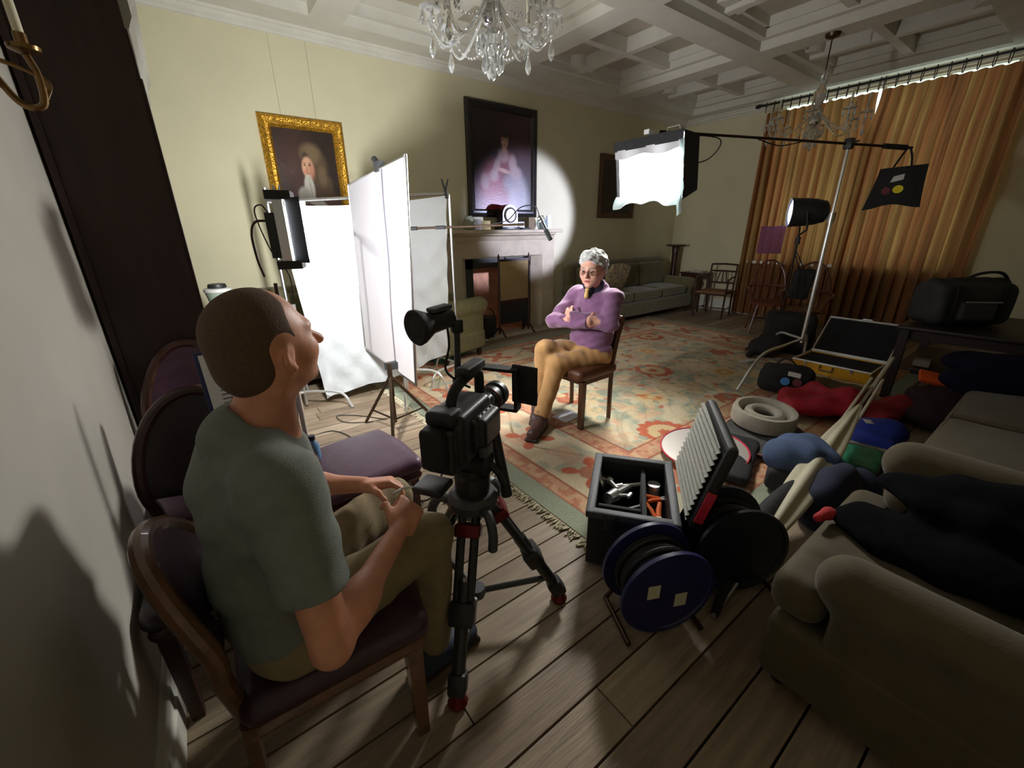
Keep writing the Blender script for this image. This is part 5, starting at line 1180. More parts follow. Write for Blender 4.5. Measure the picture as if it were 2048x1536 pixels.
MB().sheet(lambda u, v: gx_ + Vector((.3, -.95, 0)) * ((u - .5) * .25) + Vector((-.05, .06, -.14 - .30 * v)) + Vector((-.95, -.3, 0)) * (.03 * v + .008 * math.sin(6 * u)), 8, 8, .001).build('purple_gel', gelm, fr_, world=True)
MB().tube([gx_ + FR @ Vector((-.14, 0, 0)) + Vector((0, 0, -.15)), gx_ + FR @ Vector((.14, 0, 0)) + Vector((0, 0, -.12))], .005, 6).build('gel_rod', M_alu, fr_, world=True)
fst = thing('light_stand', 'dark stand holding the fresnel spotlight behind the silver boom stand', 'stand', (5.60, 2.05, 0))
MB().cyl((5.60, 2.05, .30), (5.60, 2.05, 1.36), .014, n=10).build('column', M_bronze, fst, world=True); MB().cyl((5.60, 2.05, 1.25), (5.60, 2.05, 1.33), .025, n=10).build('column_collar', M_black, fst, world=True)
for k, a in enumerate((.5, 2.6, 4.7)): MB().tube([(5.60, 2.05, .42), (5.60 + .38 * math.cos(a), 2.05 + .38 * math.sin(a), .013)], .011, 8).build('leg', M_bronze, fst, world=True)
bb = thing('cable_bag', 'small black bag hung on the spotlight stand before the curtain', 'bag', (5.62, 1.95, .62))
blob('bag_body', [rb((5.64, 1.93, .82), (.07, .10, .17), .04, np.array(rot(.1, 0, .5)), .02)], .012, M_matte, bb, disp=wr(.006, 30, 3)); MB().tube(spline([(5.62, 1.98, .98), (5.59, 2.05, 1.20), (5.62, 1.92, .98)], 5), .006, 6).build('strap', M_matte, bb, world=True)

# ------------------------------------------------------------------ video camera on tripod
M_cam = mat('camera_black', (.014, .014, .015), .42, var=.25, scale=60, bump=.08, bscale=200)
M_rub = mat('black_rubber', (.012, .012, .012), .75, bump=.1, scale=120)
M_carbon = mat('carbon_tube', (.02, .021, .02), .35, var=.3, scale=80)
M_redt = mat('red_anodised', srgb(104, 22, 20), .35, .5)
M_greyp = mat('grey_moulding', srgb(70, 72, 74), .5, var=.1)
tp = thing('tripod', 'black carbon video tripod with red collars and ground spreader', 'tripod', (.645, 1.10, 0))
TC = Vector((.630, 1.085, .56)); feet = [Vector((.395, .845, 0)), Vector((.935, .945, 0)), Vector((.61, 1.46, 0))]
for f in feet:
    d = (f - TC); d.z = 0; d.normalize(); s = d.cross(Vector((0, 0, 1))); a = TC + d * .055 + Vector((0, 0, -.01)); b = f + Vector((0, 0, .05)) 
    lg = MB()
    for k in (-1, 1): lg.cyl(a + s * .024 * k, a.lerp(b, .56) + s * .022 * k, .0155, n=10)
    lg.build('leg', M_carbon, tp, world=True)
    lo = MB().cyl(a.lerp(b, .40), b, .025, .022, n=12).build('lower_leg', M_carbon, tp, world=True)
    col = MB(); col.rbox(a.lerp(b, .12), (.09, .065, .045), .01, R=frame_z(b - a)); col.build('leg_collar', M_redt, tp, world=True)
    MB().rbox(a.lerp(b, .58), (.085, .065, .08), .012, R=frame_z(b - a)).build('leg_clamp', M_black, tp, world=True)
    MB().rbox(a.lerp(b, .95), (.06, .06, .07), .012, R=frame_z(b - a)).build('foot_clamp', M_black, tp, world=True)
    MB().lathe([(.03, 0), (.034, .012), (.022, .035), (.016, .05)], f + Vector((0, 0, .001)), 12).build('foot', M_redt, tp, world=True)
    mid = a.lerp(b, .80); MB().tube([(.63, 1.09, .12), mid + Vector((0, 0, -.02))], .012, 8).build('spreader_arm', M_carbon, tp, world=True)
MB().lathe([(.03, -.02), (.035, 0), (.03, .02)], (.63, 1.09, .12), 12).build('spreader_hub', M_greyp, tp, world=True)
MB().lathe([(.035, -.08), (.055, -.05), (.085, -.02), (.09, .01), (.075, .03)], TC, 20).build('bowl', M_greyp, tp, world=True)
for k in range(3):
    a = .4 + k * 2.094; MB().tube(spline([TC + Vector((.07 * math.cos(a), .07 * math.sin(a), -.01)), TC + Vector((.12 * math.cos(a), .12 * math.sin(a), .0)), TC + Vector((.15 * math.cos(a), .15 * math.sin(a), -.05)), TC + Vector((.145 * math.cos(a), .145 * math.sin(a), -.12))], 5), [.022, .02, .02, .019] * 4 if False else .017, 8).build('shoulder_lever', M_greyp, tp, world=True)
hd = MB(); hd.lathe([(.06, .03), (.062, .05), (.062, .10), (.05, .11), (.05, .13)], TC, 20); hd.build('fluid_head', M_black, tp, world=True)
MB().cyl(TC + Vector((-.035, .055, .15)), TC + Vector((.035, -.055, .15)), .045, n=18).build('tilt_drum', M_black, tp, world=True)
CF = Vector((.84, .54, 0)).normalized(); CL = Vector((-.54, .84, 0)).normalized(); CR = np.array([[CF.x, CL.x, 0], [CF.y, CL.y, 0], [0, 0, 1]]); CRm = Matrix(CR.tolist())
CB = TC + Vector((0, 0, .20)); K = lambda x, y, z: CB + CF * x + CL * y + Vector((0, 0, z))
MB().rbox(K(-.02, 0, .0), (.26, .07, .022), .008, R=CRm).build('sliding_plate', M_black, tp, world=True)
bar = [K(-.02, -.075, -.05), K(.02, -.10, -.08), K(.06, -.125, -.25)]
pb0, pb1 = Vector((.715, 1.065, .80)), Vector((.742, 1.035, .55))
MB().cyl(pb0, pb1, .0185, .021, n=12).build('pan_bar', M_black, tp, world=True); MB().tube([TC + Vector((.05, -.03, .14)), Vector((.705, 1.03, .66)), pb1 + Vector((0, 0, .02))], .014, 8).build('pan_bar_clamp', M_black, tp, world=True)
MB().rbox(K(-.17, .05, -.055), (.09, .10, .022), .008, R=CRm).build('rear_bracket', M_black, tp, world=True)

vc = thing('video_camera', 'black professional video camera with top handle, viewfinder and lens hood on the tripod', 'camera', tuple(K(0, 0, .012)))
bd = [rb(K(-.06, 0, .105), (.105, .062, .085), .018, CR, .01), rb(K(-.15, .005, .085), (.05, .05, .075), .012, CR, .01), rb(K(.06, .0, .10), (.035, .055, .07), .015, CR, .01), rb(K(-.02, -.075, .10), (.07, .022, .05), .018, CR, .015)]
blob('body', bd, .006, M_cam, vc)
MB().rbox(K(-.205, .01, .10), (.05, .075, .125), .01, R=CRm).build('battery', M_rub, vc, world=True)
MB().rbox(K(-.16, .0, .185), (.07, .09, .045), .012, R=CRm).build('rear_module', M_cam, vc, world=True)
hdl = [K(-.12, 0, .18), K(-.10, 0, .225), K(-.05, 0, .25), K(.05, 0, .255), K(.085, 0, .235), K(.09, 0, .17)]
MB().tube(spline(hdl, 5), .017, 10).build('top_handle', M_rub, vc, world=True)
MB().rbox(K(.03, .0, .275), (.13, .05, .03), .008, R=CRm).build('audio_module', M_cam, vc, world=True)
MB().lathe([(.035, .0), (.045, .01), (.045, .05), (.049, .055), (.049, .085), (.044, .09), (.044, .12), (.05, .125), (.05, .15), (.03, .152)], K(.09, 0, .11), 22, R=frame_z(CF)).build('lens_barrel', M_cam, vc, world=True)
MB().torus(K(.155, 0, .11), .049, .003, 24, 6, R=frame_z(CF)).build('lens_ring', M_redt, vc, world=True)
# hood: a square frame with one large flap
mbx = MB()
for (y, z, sy, sz) in ((0, .095, .17, .012), (0, -.06, .17, .012), (.08, .017, .012, .16), (-.08, .017, .012, .16)): mbx.box(K(.25, y, .11 + z), (.05, sy, sz), R=CRm)
mbx.build('matte_box', M_rub, vc, world=True, smooth=False)
MB().rbox(K(.25, -.108, .150), (.012, .105, .15), .005, R=Matrix((CRm @ rot(0, 0, -.15)).to_3x3())).build('side_flag', M_rub, vc, world=True)
bt = MB()
for i in range(5): MB().cyl(K(-.10 + .03 * i, -.062, .15), K(-.10 + .03 * i, -.071, .15), .006, n=8).build('button', M_greyp, vc, world=True)
MB().rbox(K(-.06, -.085, .04), (.06, .03, .04), .01, R=CRm).build('hand_grip', M_greyp, vc, world=True)
MB().rbox(K(-.02, .07, .13), (.09, .014, .06), .004, R=CRm).build('side_panel', M_greyp, vc, world=True)
# viewfinder on its post
vp0, vp1 = Vector((.627, 1.14, .985)), Vector((.650, 1.168, 1.16))
MB().cyl(vp0, vp1, .011, n=10).build('viewfinder_post', M_cam, vc, world=True); MB().sph(vp0, .018, 12, 8).build('ball_joint', M_rub, vc, world=True); MB().rbox(vp1, (.035, .03, .045), .006).build('viewfinder_bracket', M_cam, vc, world=True)
va, vb = Vector((.632, 1.176, 1.190)), Vector((.500, 1.150, 1.178)); vd = (vb - va)
vf = MB().cyl(va, va.lerp(vb, .62), .030, .034, n=20).build('viewfinder', M_cam, vc, world=True)
MB().lathe([(.030, -.06), (.038, -.045), (.053, -.012), (.055, 0), (.050, .006), (.040, .004), (.034, .0), (.001, .002)], vb, 26, R=frame_z(vd), cap=False).build('eyecup', M_rub, vc, world=True)
MB().rbox(va.lerp(vb, .30) + Vector((0, 0, .038)), (.075, .04, .014), .004, R=Matrix(basis(vd, (0, 0, 1)).tolist())).build('viewfinder_rail', M_greyp, vc, world=True)
MB().tube(spline([va.lerp(vb, .1) + Vector((0, 0, -.03)), Vector((.61, 1.155, 1.10)), Vector((.59, 1.15, 1.03)), Vector((.625, 1.13, .985)), Vector((.66, 1.12, .96))], 6), .004, 6).build('viewfinder_cable', M_rub, vc, world=True)
# leads on the floor
M_cab = mat('black_cable', (.02, .018, .016), .6)
def lead(label, pts, r=.004, m=None):
    o = MB().tube(spline([(x, y, (z if len(q) > 2 else r + .001)) for q in pts for x, y, z in [(*q, 0)[:3]]], 7), r, 6).build('cable', m or M_cab, world=True); return tag(o, label, 'cable')
lead('black lead running from the video camera across the boards to the left', [(.545, 1.09, .73), (.62, 1.22, .66), (.74, 1.55, .38), (.78, 1.90, .008), (.58, 2.25, .008), (.25, 2.45, .008)], .005)
lead('thin cable snaking past the curved legs of the panel light stand', [(.36, 3.02, .9), (.42, 3.2, .5), (.44, 3.45, .1), (.40, 3.2, .005), (.62, 3.15, .005), (.70, 2.85, .005), (.60, 2.55, .005)], .004)
lead('small loop of cable on the boards under the bounce sheet', [(1.02, 3.1, .005), (.86, 3.32, .005), (.72, 3.42, .005), (.74, 3.25, .005), (.92, 3.12, .005)], .0035)
lead('short bent black cable on the boards by the plum chair', [(.86, 1.82, .005), (.94, 1.78, .005), (1.0, 1.72, .005), (1.05, 1.76, .005)], .004)
tag(MB().prism([(0, 0), (.24, .04), (.22, .16), (.02, .10)], .05, c=(2.02, 4.18, .014)).build('cloth_bag', mat('teal_plastic', srgb(48, 150, 150), .5, var=.1), world=True), 'bright teal bag end lying on the carpet by the bounce sheet', 'bag')

# ------------------------------------------------------------------ cases, reels and bags on the right
M_peli = mat('black_case_plastic', (.016, .017, .019), .5, var=.2, scale=50, bump=.05)
M_foam = mat('grey_foam', srgb(158, 158, 150), .95, var=.1, scale=80, bump=.3)
M_orng = mat('orange_plastic', srgb(226, 104, 34), .45); M_pink = mat('red_label', srgb(206, 40, 66), .6); M_cream = mat('cream_label', srgb(205, 200, 175), .7)
ct = Vector((1.475, 1.02, 0)); ang = math.atan2(.30, .39)
pc = thing('equipment_case', 'open black hard case full of clamps on the carpet edge', 'case', (1.475, 1.02, .013), ang)   # local x: towards far side, local -y: lid side
W_, D__, H_ = .50, .37, .27
sh = MB()
for (c, d) in (((0, -D__ / 2 + .012, H_ / 2), (W_, .024, H_)), ((0, D__ / 2 - .012, H_ / 2), (W_, .024, H_)), ((-W_ / 2 + .012, 0, H_ / 2), (.024, D__ - .048, H_)), ((W_ / 2 - .012, 0, H_ / 2), (.024, D__ - .048, H_))): sh.box(c, d)
sh.box((0, 0, .012), (W_ - .02, D__ - .02, .024)); sh.build('case_shell', M_peli, pc, smooth=False)
rim = MB()
for (c, d) in (((0, -D__ / 2 + .008, H_), (W_ + .03, .04, .035)), ((0, D__ / 2 - .008, H_), (W_ + .03, .04, .035)), ((-W_ / 2 + .006, 0, H_), (.04, D__, .0349)), ((W_ / 2 - .006, 0, H_), (.04, D__, .0349))): rim.rbox(c, d, .008)
rim.build('case_rim', mat('case_rim_grey', srgb(66, 68, 72), .6, var=.15, scale=60, bump=.1), pc)
for x in (-.09,): MB().rbox((x + .12, 0, .14), (.022, D__ - .06, .20), .006).build('divider', M_foam, pc) if False else MB().rbox((-.0, -.055, .145), (W_ - .07, .022, .20), .006).build('divider', mat('black_foam_divider', (.03, .03, .032), .9), pc)
MB().rbox((-.14, .055, .145), (.022, .19, .20), .006).build('divider', MATS['black_foam_divider'], pc)
for k in (-1, 1): MB().rbox((-W_ / 2 - .012, k * .09, H_ - .03), (.024, .05, .07), .006).build('latch', M_black, pc)
MB().tube([(-W_ / 2 - .01, -.05, .16), (-W_ / 2 - .035, -.045, .16), (-W_ / 2 - .035, .045, .16), (-W_ / 2 - .01, .05, .16)], .008, 6).build('carry_handle', M_black, pc)
LH = Vector((0, -D__ / 2 - .012, H_ + .01)); lr = rot(.24, 0, 0)      # lid leans outwards
Lp = lambda x, y, z: LH + lr @ Vector((x, y, z))
lid = MB(); lid.rbox(Lp(0, -.045, .20), (W_ + .02, .05, .40), .02, R=lr); lid.build('lid', M_peli, pc)
def foam(u, v):
    x = (u - .5) * (W_ - .03); z = .02 + v * .36; return Lp(x, -.006 + .006 * (math.sin(x * 78 + .9 * math.sin(z * 40)) if False else math.sin(z * 2 * PI / .028 + 4.5 * x)), z)
MB().grid(foam, 40, 120).build('egg_crate_foam', M_foam, pc)
MB().rbox(Lp(-W_ / 2 - .012, -.045, .12), (.006, .036, .15), .002, R=lr).build('red_label', M_pink, pc)
def clamp(label, loc, rz, tilt, m1, m2, s=1.0, name='grip_clamp'):
    t = thing(name, label, 'clamp', loc, rz); Rm = rot(0, tilt, 0)
    q = lambda x, y, z: Rm @ Vector((x * s, y * s, z * s))
    MB().cyl(q(-.09, 0, 0), q(.05, 0, 0), .014 * s, n=10).build('barrel', m1, t); MB().cyl(q(.03, 0, 0), q(.09, 0, 0), .024 * s, .02 * s, n=12).build('jaw', m1, t)
    MB().cyl(q(.04, 0, 0), q(.04, .05, .02), .007 * s, n=8).build('key_screw', m1, t); MB().rbox(q(.04, .055, .022), (.03 * s, .012 * s, .012 * s), .003).build('key_handle', m2, t); MB().cyl(q(-.09, 0, 0), q(-.12, 0, 0), .008 * s, n=8).build('spigot', m1, t)
lw = lambda x, y, z: tuple(wm(pc) @ Vector((x, y, z)))
clamp('long steel grip clamp lying across the open black case', lw(.02, .06, .215), ang + 2.7, -.25, M_alu, M_alu, 1.35)
clamp('steel clamp with cream tag near the back of the open case', lw(.12, .10, .20), ang + .4, .2, M_alu, M_cream, .9)
clamp('small steel clamp beside the divider in the open case', lw(.13, .02, .19), ang + 1.9, .1, M_chrome, M_alu, .8)
clamp('dark clamp lying deep in the open case beside the long clamp', lw(-.05, .03, .16), ang + 2.3, -.1, M_black, M_alu, 1.1)
tag(MB().torus((0, 0, 0), .045, .012, 20, 8).build('steel_ring', M_alu), 'grey ring fitting standing in the corner of the open black case', 'fitting'); o = bpy.data.objects['steel_ring']; o.location = lw(.14, .15, .19); o.rotation_euler = (1.2, .3, ang)
oc = thing('spring_clamp', 'orange-handled spring clamp in the front tray of the open case', 'clamp', lw(-.06, -.115, .17), ang + .2)
for k in (-1, 1): MB().tube([(-.02, k * .008, 0), (.03, k * .018, .01), (.075, k * .035, .02)], [.012, .013, .010], 8).build('handle', M_orng, oc); MB().tube([(-.02, k * .008, 0), (-.06, k * .014, 0), (-.08, k * .003, 0)], .007, 8).build('jaw', M_chrome, oc)
MB().rbox((-.05, 0, .018), (.03, .025, .02), .004).build('tip', M_cream, oc)
o2 = thing('spring_clamp', 'smaller orange spring clamp nearer the hinge in the open case tray', 'clamp', lw(.06, -.12, .18), ang + 2.0)
for k in (-1, 1): MB().tube([(-.02, k * .006, 0), (.03, k * .016, .01), (.06, k * .028, .015)], [.009, .010, .008], 8).build('handle', M_orng, o2); MB().tube([(-.02, k * .006, 0), (-.05, k * .010, 0)], .006, 8).build('jaw', M_chrome, o2)
tag(MB().cyl(lw(.15, -.11, .10), lw(.15, -.11, .21), .032, n=16).build('lens_tube', M_chrome, world=True), 'shiny cylinder standing in the front tray of the open case', 'fitting')
tag(MB().cyl(lw(-.19, .05, .08), lw(-.19, .05, .20), .030, n=16).build('black_roll', M_black, world=True), 'black round fitting in the small corner tray of the open case', 'fitting')

# cable reels
M_rb = mat('blue_reel_plastic', srgb(30, 32, 82), .4, var=.1); M_rb2 = mat('dark_teal_reel', srgb(20, 30, 40), .4, var=.1)
def reel(label, loc, axis, R0, wd, m, labels=True):
    t = thing('cable_reel', label, 'cable reel', (loc[0], loc[1], 0.0), group='cable reels'); c = Vector(loc); A = Vector(axis).normalized(); Rm = frame_z(A)
    for k in (-1, 1):
        MB().lathe([(.03, -.006), (R0 * .9, -.006), (R0, -.004), (R0, .012), (R0 * .93, .012), (R0 * .90, .006), (.03, .006)], c + A * (k * wd / 2), 36, R=Rm if k > 0 else frame_z(-A)).build('flange', m, t, world=True)
    MB().cyl(c - A * wd / 2, c + A * wd / 2, R0 * .45, n=20).build('drum', m, t, world=True)
    cb = MB(); n = 8
    for k in range(n): cb.torus(c + A * (wd * (-.42 + .84 * k / (n - 1))), R0 * .72 + .008 * math.sin(k * 2.1), .0095, 30, 6, R=Rm)
    for k in range(n - 1): cb.torus(c + A * (wd * (-.36 + .84 * k / (n - 1))), R0 * .66, .0095, 26, 6, R=Rm)
    o = cb.build('wound_cable', mat('reel_cable', (.02, .02, .022), .5), t, world=True); o['kind'] = 'stuff'
    S = A.cross(Vector((0, 0, 1))).normalized(); ft = MB()
    for k in (-1,):
        e = c + A * (k * (wd / 2 + .03)); ft.tube([e + S * .15 + Vector((0, 0, -loc[2] + .014)), e, e - S * .15 + Vector((0, 0, -loc[2] + .014))], .010, 8)
    ft.tube([c + A * (wd / 2 + .03) + S * .15 + Vector((0, 0, -loc[2] + .014)), c - A * (wd / 2 + .03) + S * .15 + Vector((0, 0, -loc[2] + .014))], .010, 8); ft.tube([c + A * (wd / 2 + .03) - S * .15 + Vector((0, 0, -loc[2] + .014)), c - A * (wd / 2 + .03) - S * .15 + Vector((0, 0, -loc[2] + .014))], .010, 8)
    ft.build('tube_stand', M_bronze, t, world=True)
    if labels:
        for (x, z) in ((-.055, -.04), (.06, .02)):
            U = A.cross(S) * -1; U = U if U.z > 0 else -U
            p = c + A * (wd / 2 + .009) + S * x + U * z; b = MB(); quad(b, [p - S * .024 - U * .03, p + S * .024 - U * .03, p + S * .024 + U * .03, p - S * .024 + U * .03], .002); b.build('paper_label', M_cream, t, world=True, smooth=False)
    return t
reel('blue cable reel with paper labels on the floorboards by the open case', (1.175, .665, .20), (-.42, -.90, -.02), .185, .15, M_rb)
reel('dark cable reel standing behind the blue labelled reel', (1.60, .60, .21), (-.55, -.83, .05), .190, .17, M_rb2, False)
tag(MB().rbox((1.56, .80, .33), (.11, .035, .035), .008, R=rot(0, -.4, .6)).build('reel_handle', M_black, world=True), 'short black grip poking up behind the dark cable reel', 'grip') if False else None

# yellow case with black lid interior
M_ylw = mat('yellow_case', srgb(214, 160, 30), .4, var=.06, scale=8); M_velv = mat('black_velvet_lining', (.010, .010, .012), .95)
yc = thing('yellow_case', 'open yellow equipment case with aluminium edging and black lining', 'case', (5.22, 1.28, .013))
y0, y1, x0, x1 = .95, 1.62, 4.97, 5.47
b = MB(); b.box(((x0 + x1) / 2, y0 + .008, .068), (x1 - x0, .016, .11)); b.box(((x0 + x1) / 2, y1 - .008, .068), (x1 - x0, .016, .11)); b.box((x0 + .008, (y0 + y1) / 2, .068), (.016, y1 - y0 - .032, .11)); b.box((x1 - .008, (y0 + y1) / 2, .068), (.016, y1 - y0 - .032, .11)); b.box(((x0 + x1) / 2, (y0 + y1) / 2, .02), (x1 - x0 - .03, y1 - y0 - .03, .012)); b.build('tray', M_ylw, yc, world=True, smooth=False)
MB().box(((x0 + x1) / 2, (y0 + y1) / 2, .07), (x1 - x0 - .034, y1 - y0 - .034, .085)).build('foam_insert', M_velv, yc, world=True)
M_edge = mat('pale_aluminium_edging', (.80, .80, .76), .45, .2)
MB().tube([(x0, y0, .125), (x1, y0, .125), (x1, y1, .125), (x0, y1, .125)], .010, 6, closed=True).build('tray_edging', M_edge, yc, world=True)
L0, L1 = Vector((5.49, 0, .135)), Vector((5.84, 0, .46))
def lidp(u, v, o=0): 
    p = L0.lerp(L1, v); n = Vector((.68, 0, -.73)); return Vector((p.x, y0 + (y1 - y0) * u, p.z)) + n * o
lb = MB(); pts = [lidp(0, 0), lidp(1, 0), lidp(1, 1), lidp(0, 1)]; quad(lb, [p + Vector((.02, 0, -.02)) for p in pts], .05); lb.build('lid', M_ylw, yc, world=True, smooth=False)
lb = MB(); quad(lb, [lidp(.02, .03), lidp(.98, .03), lidp(.98, .97), lidp(.02, .97)], .012); lb.build('lid_lining', M_velv, yc, world=True, smooth=False)
MB().tube([lidp(0, 0), lidp(1, 0), lidp(1, 1), lidp(0, 1)], .012, 6, closed=True).build('lid_edging', M_edge, yc, world=True)
MB().tube([lidp(.42, 1), lidp(.44, 1.05), lidp(.56, 1.05), lidp(.58, 1)], .007, 6).build('lid_catch', M_alu, yc, world=True)
for y in (1.50, 1.10): MB().box((x0 - .006, y, .105), (.012, .025, .04)).build('latch', M_alu, yc, world=True)
MB().tube([(x0 - .004, 1.36, .105), (x0 - .025, 1.36, .10), (x0 - .028, 1.36, .065), (x0 - .028, 1.25, .065), (x0 - .025, 1.25, .10), (x0 - .004, 1.25, .105)], .007, 6).build('carry_handle', M_black, yc, world=True)

# round reflectors and soft bags
M_felt = mat('grey_white_cloth', srgb(176, 170, 154), .95, var=.08, scale=25, bump=.15, bscale=120)
def ring_bag(c):
    t = thing('reflector_bag', 'pale grey ring-shaped cloth bag lying on the dark disc', 'bag', c); pf = []
    for a in np.linspace(0, 2 * PI, 15)[:-1]: pass
    b = MB(); pts = []
    b.lathe([(.10, .02), (.155, .022), (.165, .10), (.178, .115), (.202, .115), (.212, .09), (.212, .01), (.19, 0), (.08, 0)], (0, 0, 0), 40, cap=False); b.build('outer_ring', M_felt, t)
    MB().torus((.01, 0, .065), .100, .032, 30, 10, sc=(1, 1)).build('coil', M_felt, t)
    MB().cyl((.01, 0, .03), (.01, 0, .032), .06, n=20).build('base_disc', mat('dark_felt', srgb(60, 58, 52), .95), t); return t
rg = ring_bag((3.12, 1.12, .105)); rg.rotation_euler = (.05, -.06, .3)
M_graph = mat('graphite_nylon', srgb(62, 60, 60), .8, scale=5, color2=srgb(98, 96, 90)); M_prim = mat('pink_rim', srgb(176, 120, 112), .6); M_sil = mat('silver_reflector', srgb(186, 178, 170), .45, .4, bump=.2, scale=9)
def reflector(label, c, R0, tilt, m, mr):
    t = thing('reflector_disc', label, 'reflector', c, 0, 'folding reflector discs'); t.rotation_euler = tilt
    MB().lathe([(.001, .0), (R0 * .5, .004), (R0, 0), (R0, -.004), (R0 * .5, -.001), (.001, -.004)], (0, 0, 0), 40, cap=False).build('fabric', m, t); MB().torus((0, 0, 0), R0, .006, 40, 6).build('rim', mr, t)
reflector('dark grey reflector disc with pink rim under the ring-shaped bag', (2.97, 1.02, .085), .27, (.05, -.10, 0), M_graph, M_prim)
reflector('silver white reflector disc with red rim behind the open black case', (2.48, 1.20, .075), .27, (0, -.08, 0), M_sil, M_pink)
tag(blob('black_pouch', [rb((2.55, 1.08, .045), (.30, .17, .030), .03, np.array(rot(0, 0, .3)), .02)], .012, M_matte, None, disp=wr(.006, 22, 4)), 'flat black pouch lying under the two reflector discs', 'bag')
tag(MB().rbox((2.36, 1.06, .098), (.22, .05, .035), .01, R=rot(.1, .1, .5)).build('monitor_arm', M_greyp, world=True), 'dark folding bracket lying on the silver reflector disc', 'bracket')
def heap(name, label, cat, prims, m, amp=.012, f=18, seed=1, vox=.014, extra=None):
    t = thing(name, label, cat, tuple(np.mean([p[1] for p in prims], 0) * [1, 1, 0] + [0, 0, .012])); blob('cloth', prims, vox, m, t, disp=wr(amp, f, seed), smooth=2); return t
M_bdenim = mat('slate_blue_cloth', srgb(66, 84, 116), .9, var=.2, scale=12, bump=.2, bscale=60); M_dgrey = mat('dark_grey_bag', srgb(44, 44, 46), .85, var=.2)
t = heap('jacket', 'slate blue jacket heaped on a dark bag behind the cable reels', 'jacket', [ell((2.60, .70, .22), (.17, .15, .10), k=.04), ell((2.52, .74, .20), (.10, .12, .10), k=.04), rb((2.64, .62, .24), (.12, .09, .05), .04, np.array(rot(.2, .1, .4)), .04)], M_bdenim, seed=2)
heap('camera_bag', 'dark grey bag under the slate blue jacket', 'bag', [rb((2.58, .68, .085), (.17, .15, .075), .04, np.array(rot(0, 0, .25)), .02)], M_dgrey, .004, seed=3)
M_crim = mat('crimson_nylon', srgb(168, 22, 44), .6, var=.2, scale=9, bump=.15, bscale=40)
heap('red_holdall', 'crimson nylon bag lying open on the carpet behind the ring-shaped bag', 'bag', [rb((3.85, 1.02, .06), (.22, .24, .055), .04, np.array(rot(0, .1, .3)), .04), ell((3.95, .88, .10), (.18, .14, .08), k=.06), ell((3.66, 1.12, .05), (.16, .12, .035), k=.06), cone((4.02, 1.1, .12), (3.85, .8, .14), .05, .04, .06)], M_crim, .014, 16, 5)
heap('red_jacket', 'darker red jacket crumpled beside the crimson bag', 'jacket', [ell((4.10, .66, .08), (.26, .15, .06), k=.05), ell((4.30, .56, .10), (.14, .14, .08), k=.05)], mat('wine_cloth', srgb(140, 24, 34), .8, var=.25, scale=8), .012, 16, 6)
heap('blue_bag', 'royal blue bag with small white tag between red jacket and green packet', 'bag', [ell((3.56, .55, .12), (.16, .15, .10), k=.05), rb((3.42, .56, .10), (.12, .14, .07), .05, np.array(rot(0, .2, .2)), .04)], mat('royal_blue_nylon', srgb(34, 56, 158), .55, var=.2, scale=10), .010, 20, 7)
MB().rbox((3.46, .60, .205), (.05, .05, .004), .001, R=rot(.1, -.2, .7)).build('tag', M_whp, bpy.data.objects['blue_bag'], world=True)
gp = thing('plastic_packet', 'clear green plastic packet in front of the royal blue bag', 'packet', (2.98, .535, .012))
V, F = sdf([rb((2.98, .535, .13), (.11, .13, .045), .03, np.array(rot(0, -.2, .15)), .02)], .012, wr(.006, 30, 2)); np_obj('bag_film', V, F, mat('green_plastic_film', srgb(70, 150, 116), .2, var=.25, scale=12, spec=.8), gp, world=True)
MB().rbox((3.06, .53, .185), (.03, .24, .03), .006, R=rot(0, -.2, .15)).build('seal_strip', mat('grey_strip', srgb(140, 140, 128), .6), gp, world=True)
heap('dark_bag', 'dark bag supporting the green plastic packet', 'bag', [rb((3.02, .53, .05), (.14, .13, .045), .03, None, .02)], M_dgrey, .003, seed=9)
heap('navy_jacket', 'dark navy jacket lying in front of the green packet by the armchair', 'jacket', [ell((2.42, .47, .17), (.20, .10, .12), k=.05), ell((2.62, .42, .12), (.14, .10, .10), k=.05), ell((2.40, .46, .07), (.22, .13, .06), k=.05)], mat('dark_navy_cloth', srgb(36, 40, 62), .9, var=.2, scale=10), .012, 18, 11)
heap('brown_sandbag', 'brown saddle bag lying in front of the yellow case', 'bag', [ell((4.55, 1.24, .06), (.12, .20, .045), k=.04), ell((4.50, .98, .06), (.12, .17, .05), k=.04)], mat('brown_canvas', srgb(96, 76, 48), .9, var=.2, scale=12), .006, 18, 4)
tag(MB().rbox((4.10, 1.22, .03), (.26, .18, .03), .006, R=rot(0, 0, .3)).build('grey_box', mat('pale_grey_card', srgb(142, 134, 112), .8), world=True), 'flat pale grey box on the carpet beside the crimson bag', 'box')
tag(MB().prism([(0, 0), (.16, -.03), (.20, -.10), (.05, -.08)], .012, c=(4.74, 2.08, .014)).build('paper_scrap', M_whp, world=True), 'crumpled scrap of white paper on the carpet near the boom stand', 'paper')
# black cloth over the far stand feet
heap('black_drape', 'black cloth heaped over a crate between the boom stand and windsor chairs', 'cloth', [rb((5.66, 1.96, .24), (.20, .26, .22), .08, np.array(rot(0, 0, .3)), .06), ell((5.25, 2.00, .10), (.22, .18, .10), k=.08), cone((5.30, 1.98, .2), (5.02, 2.08, .03), .10, .04, .06)], M_matte, .014, 12, 8, .02)

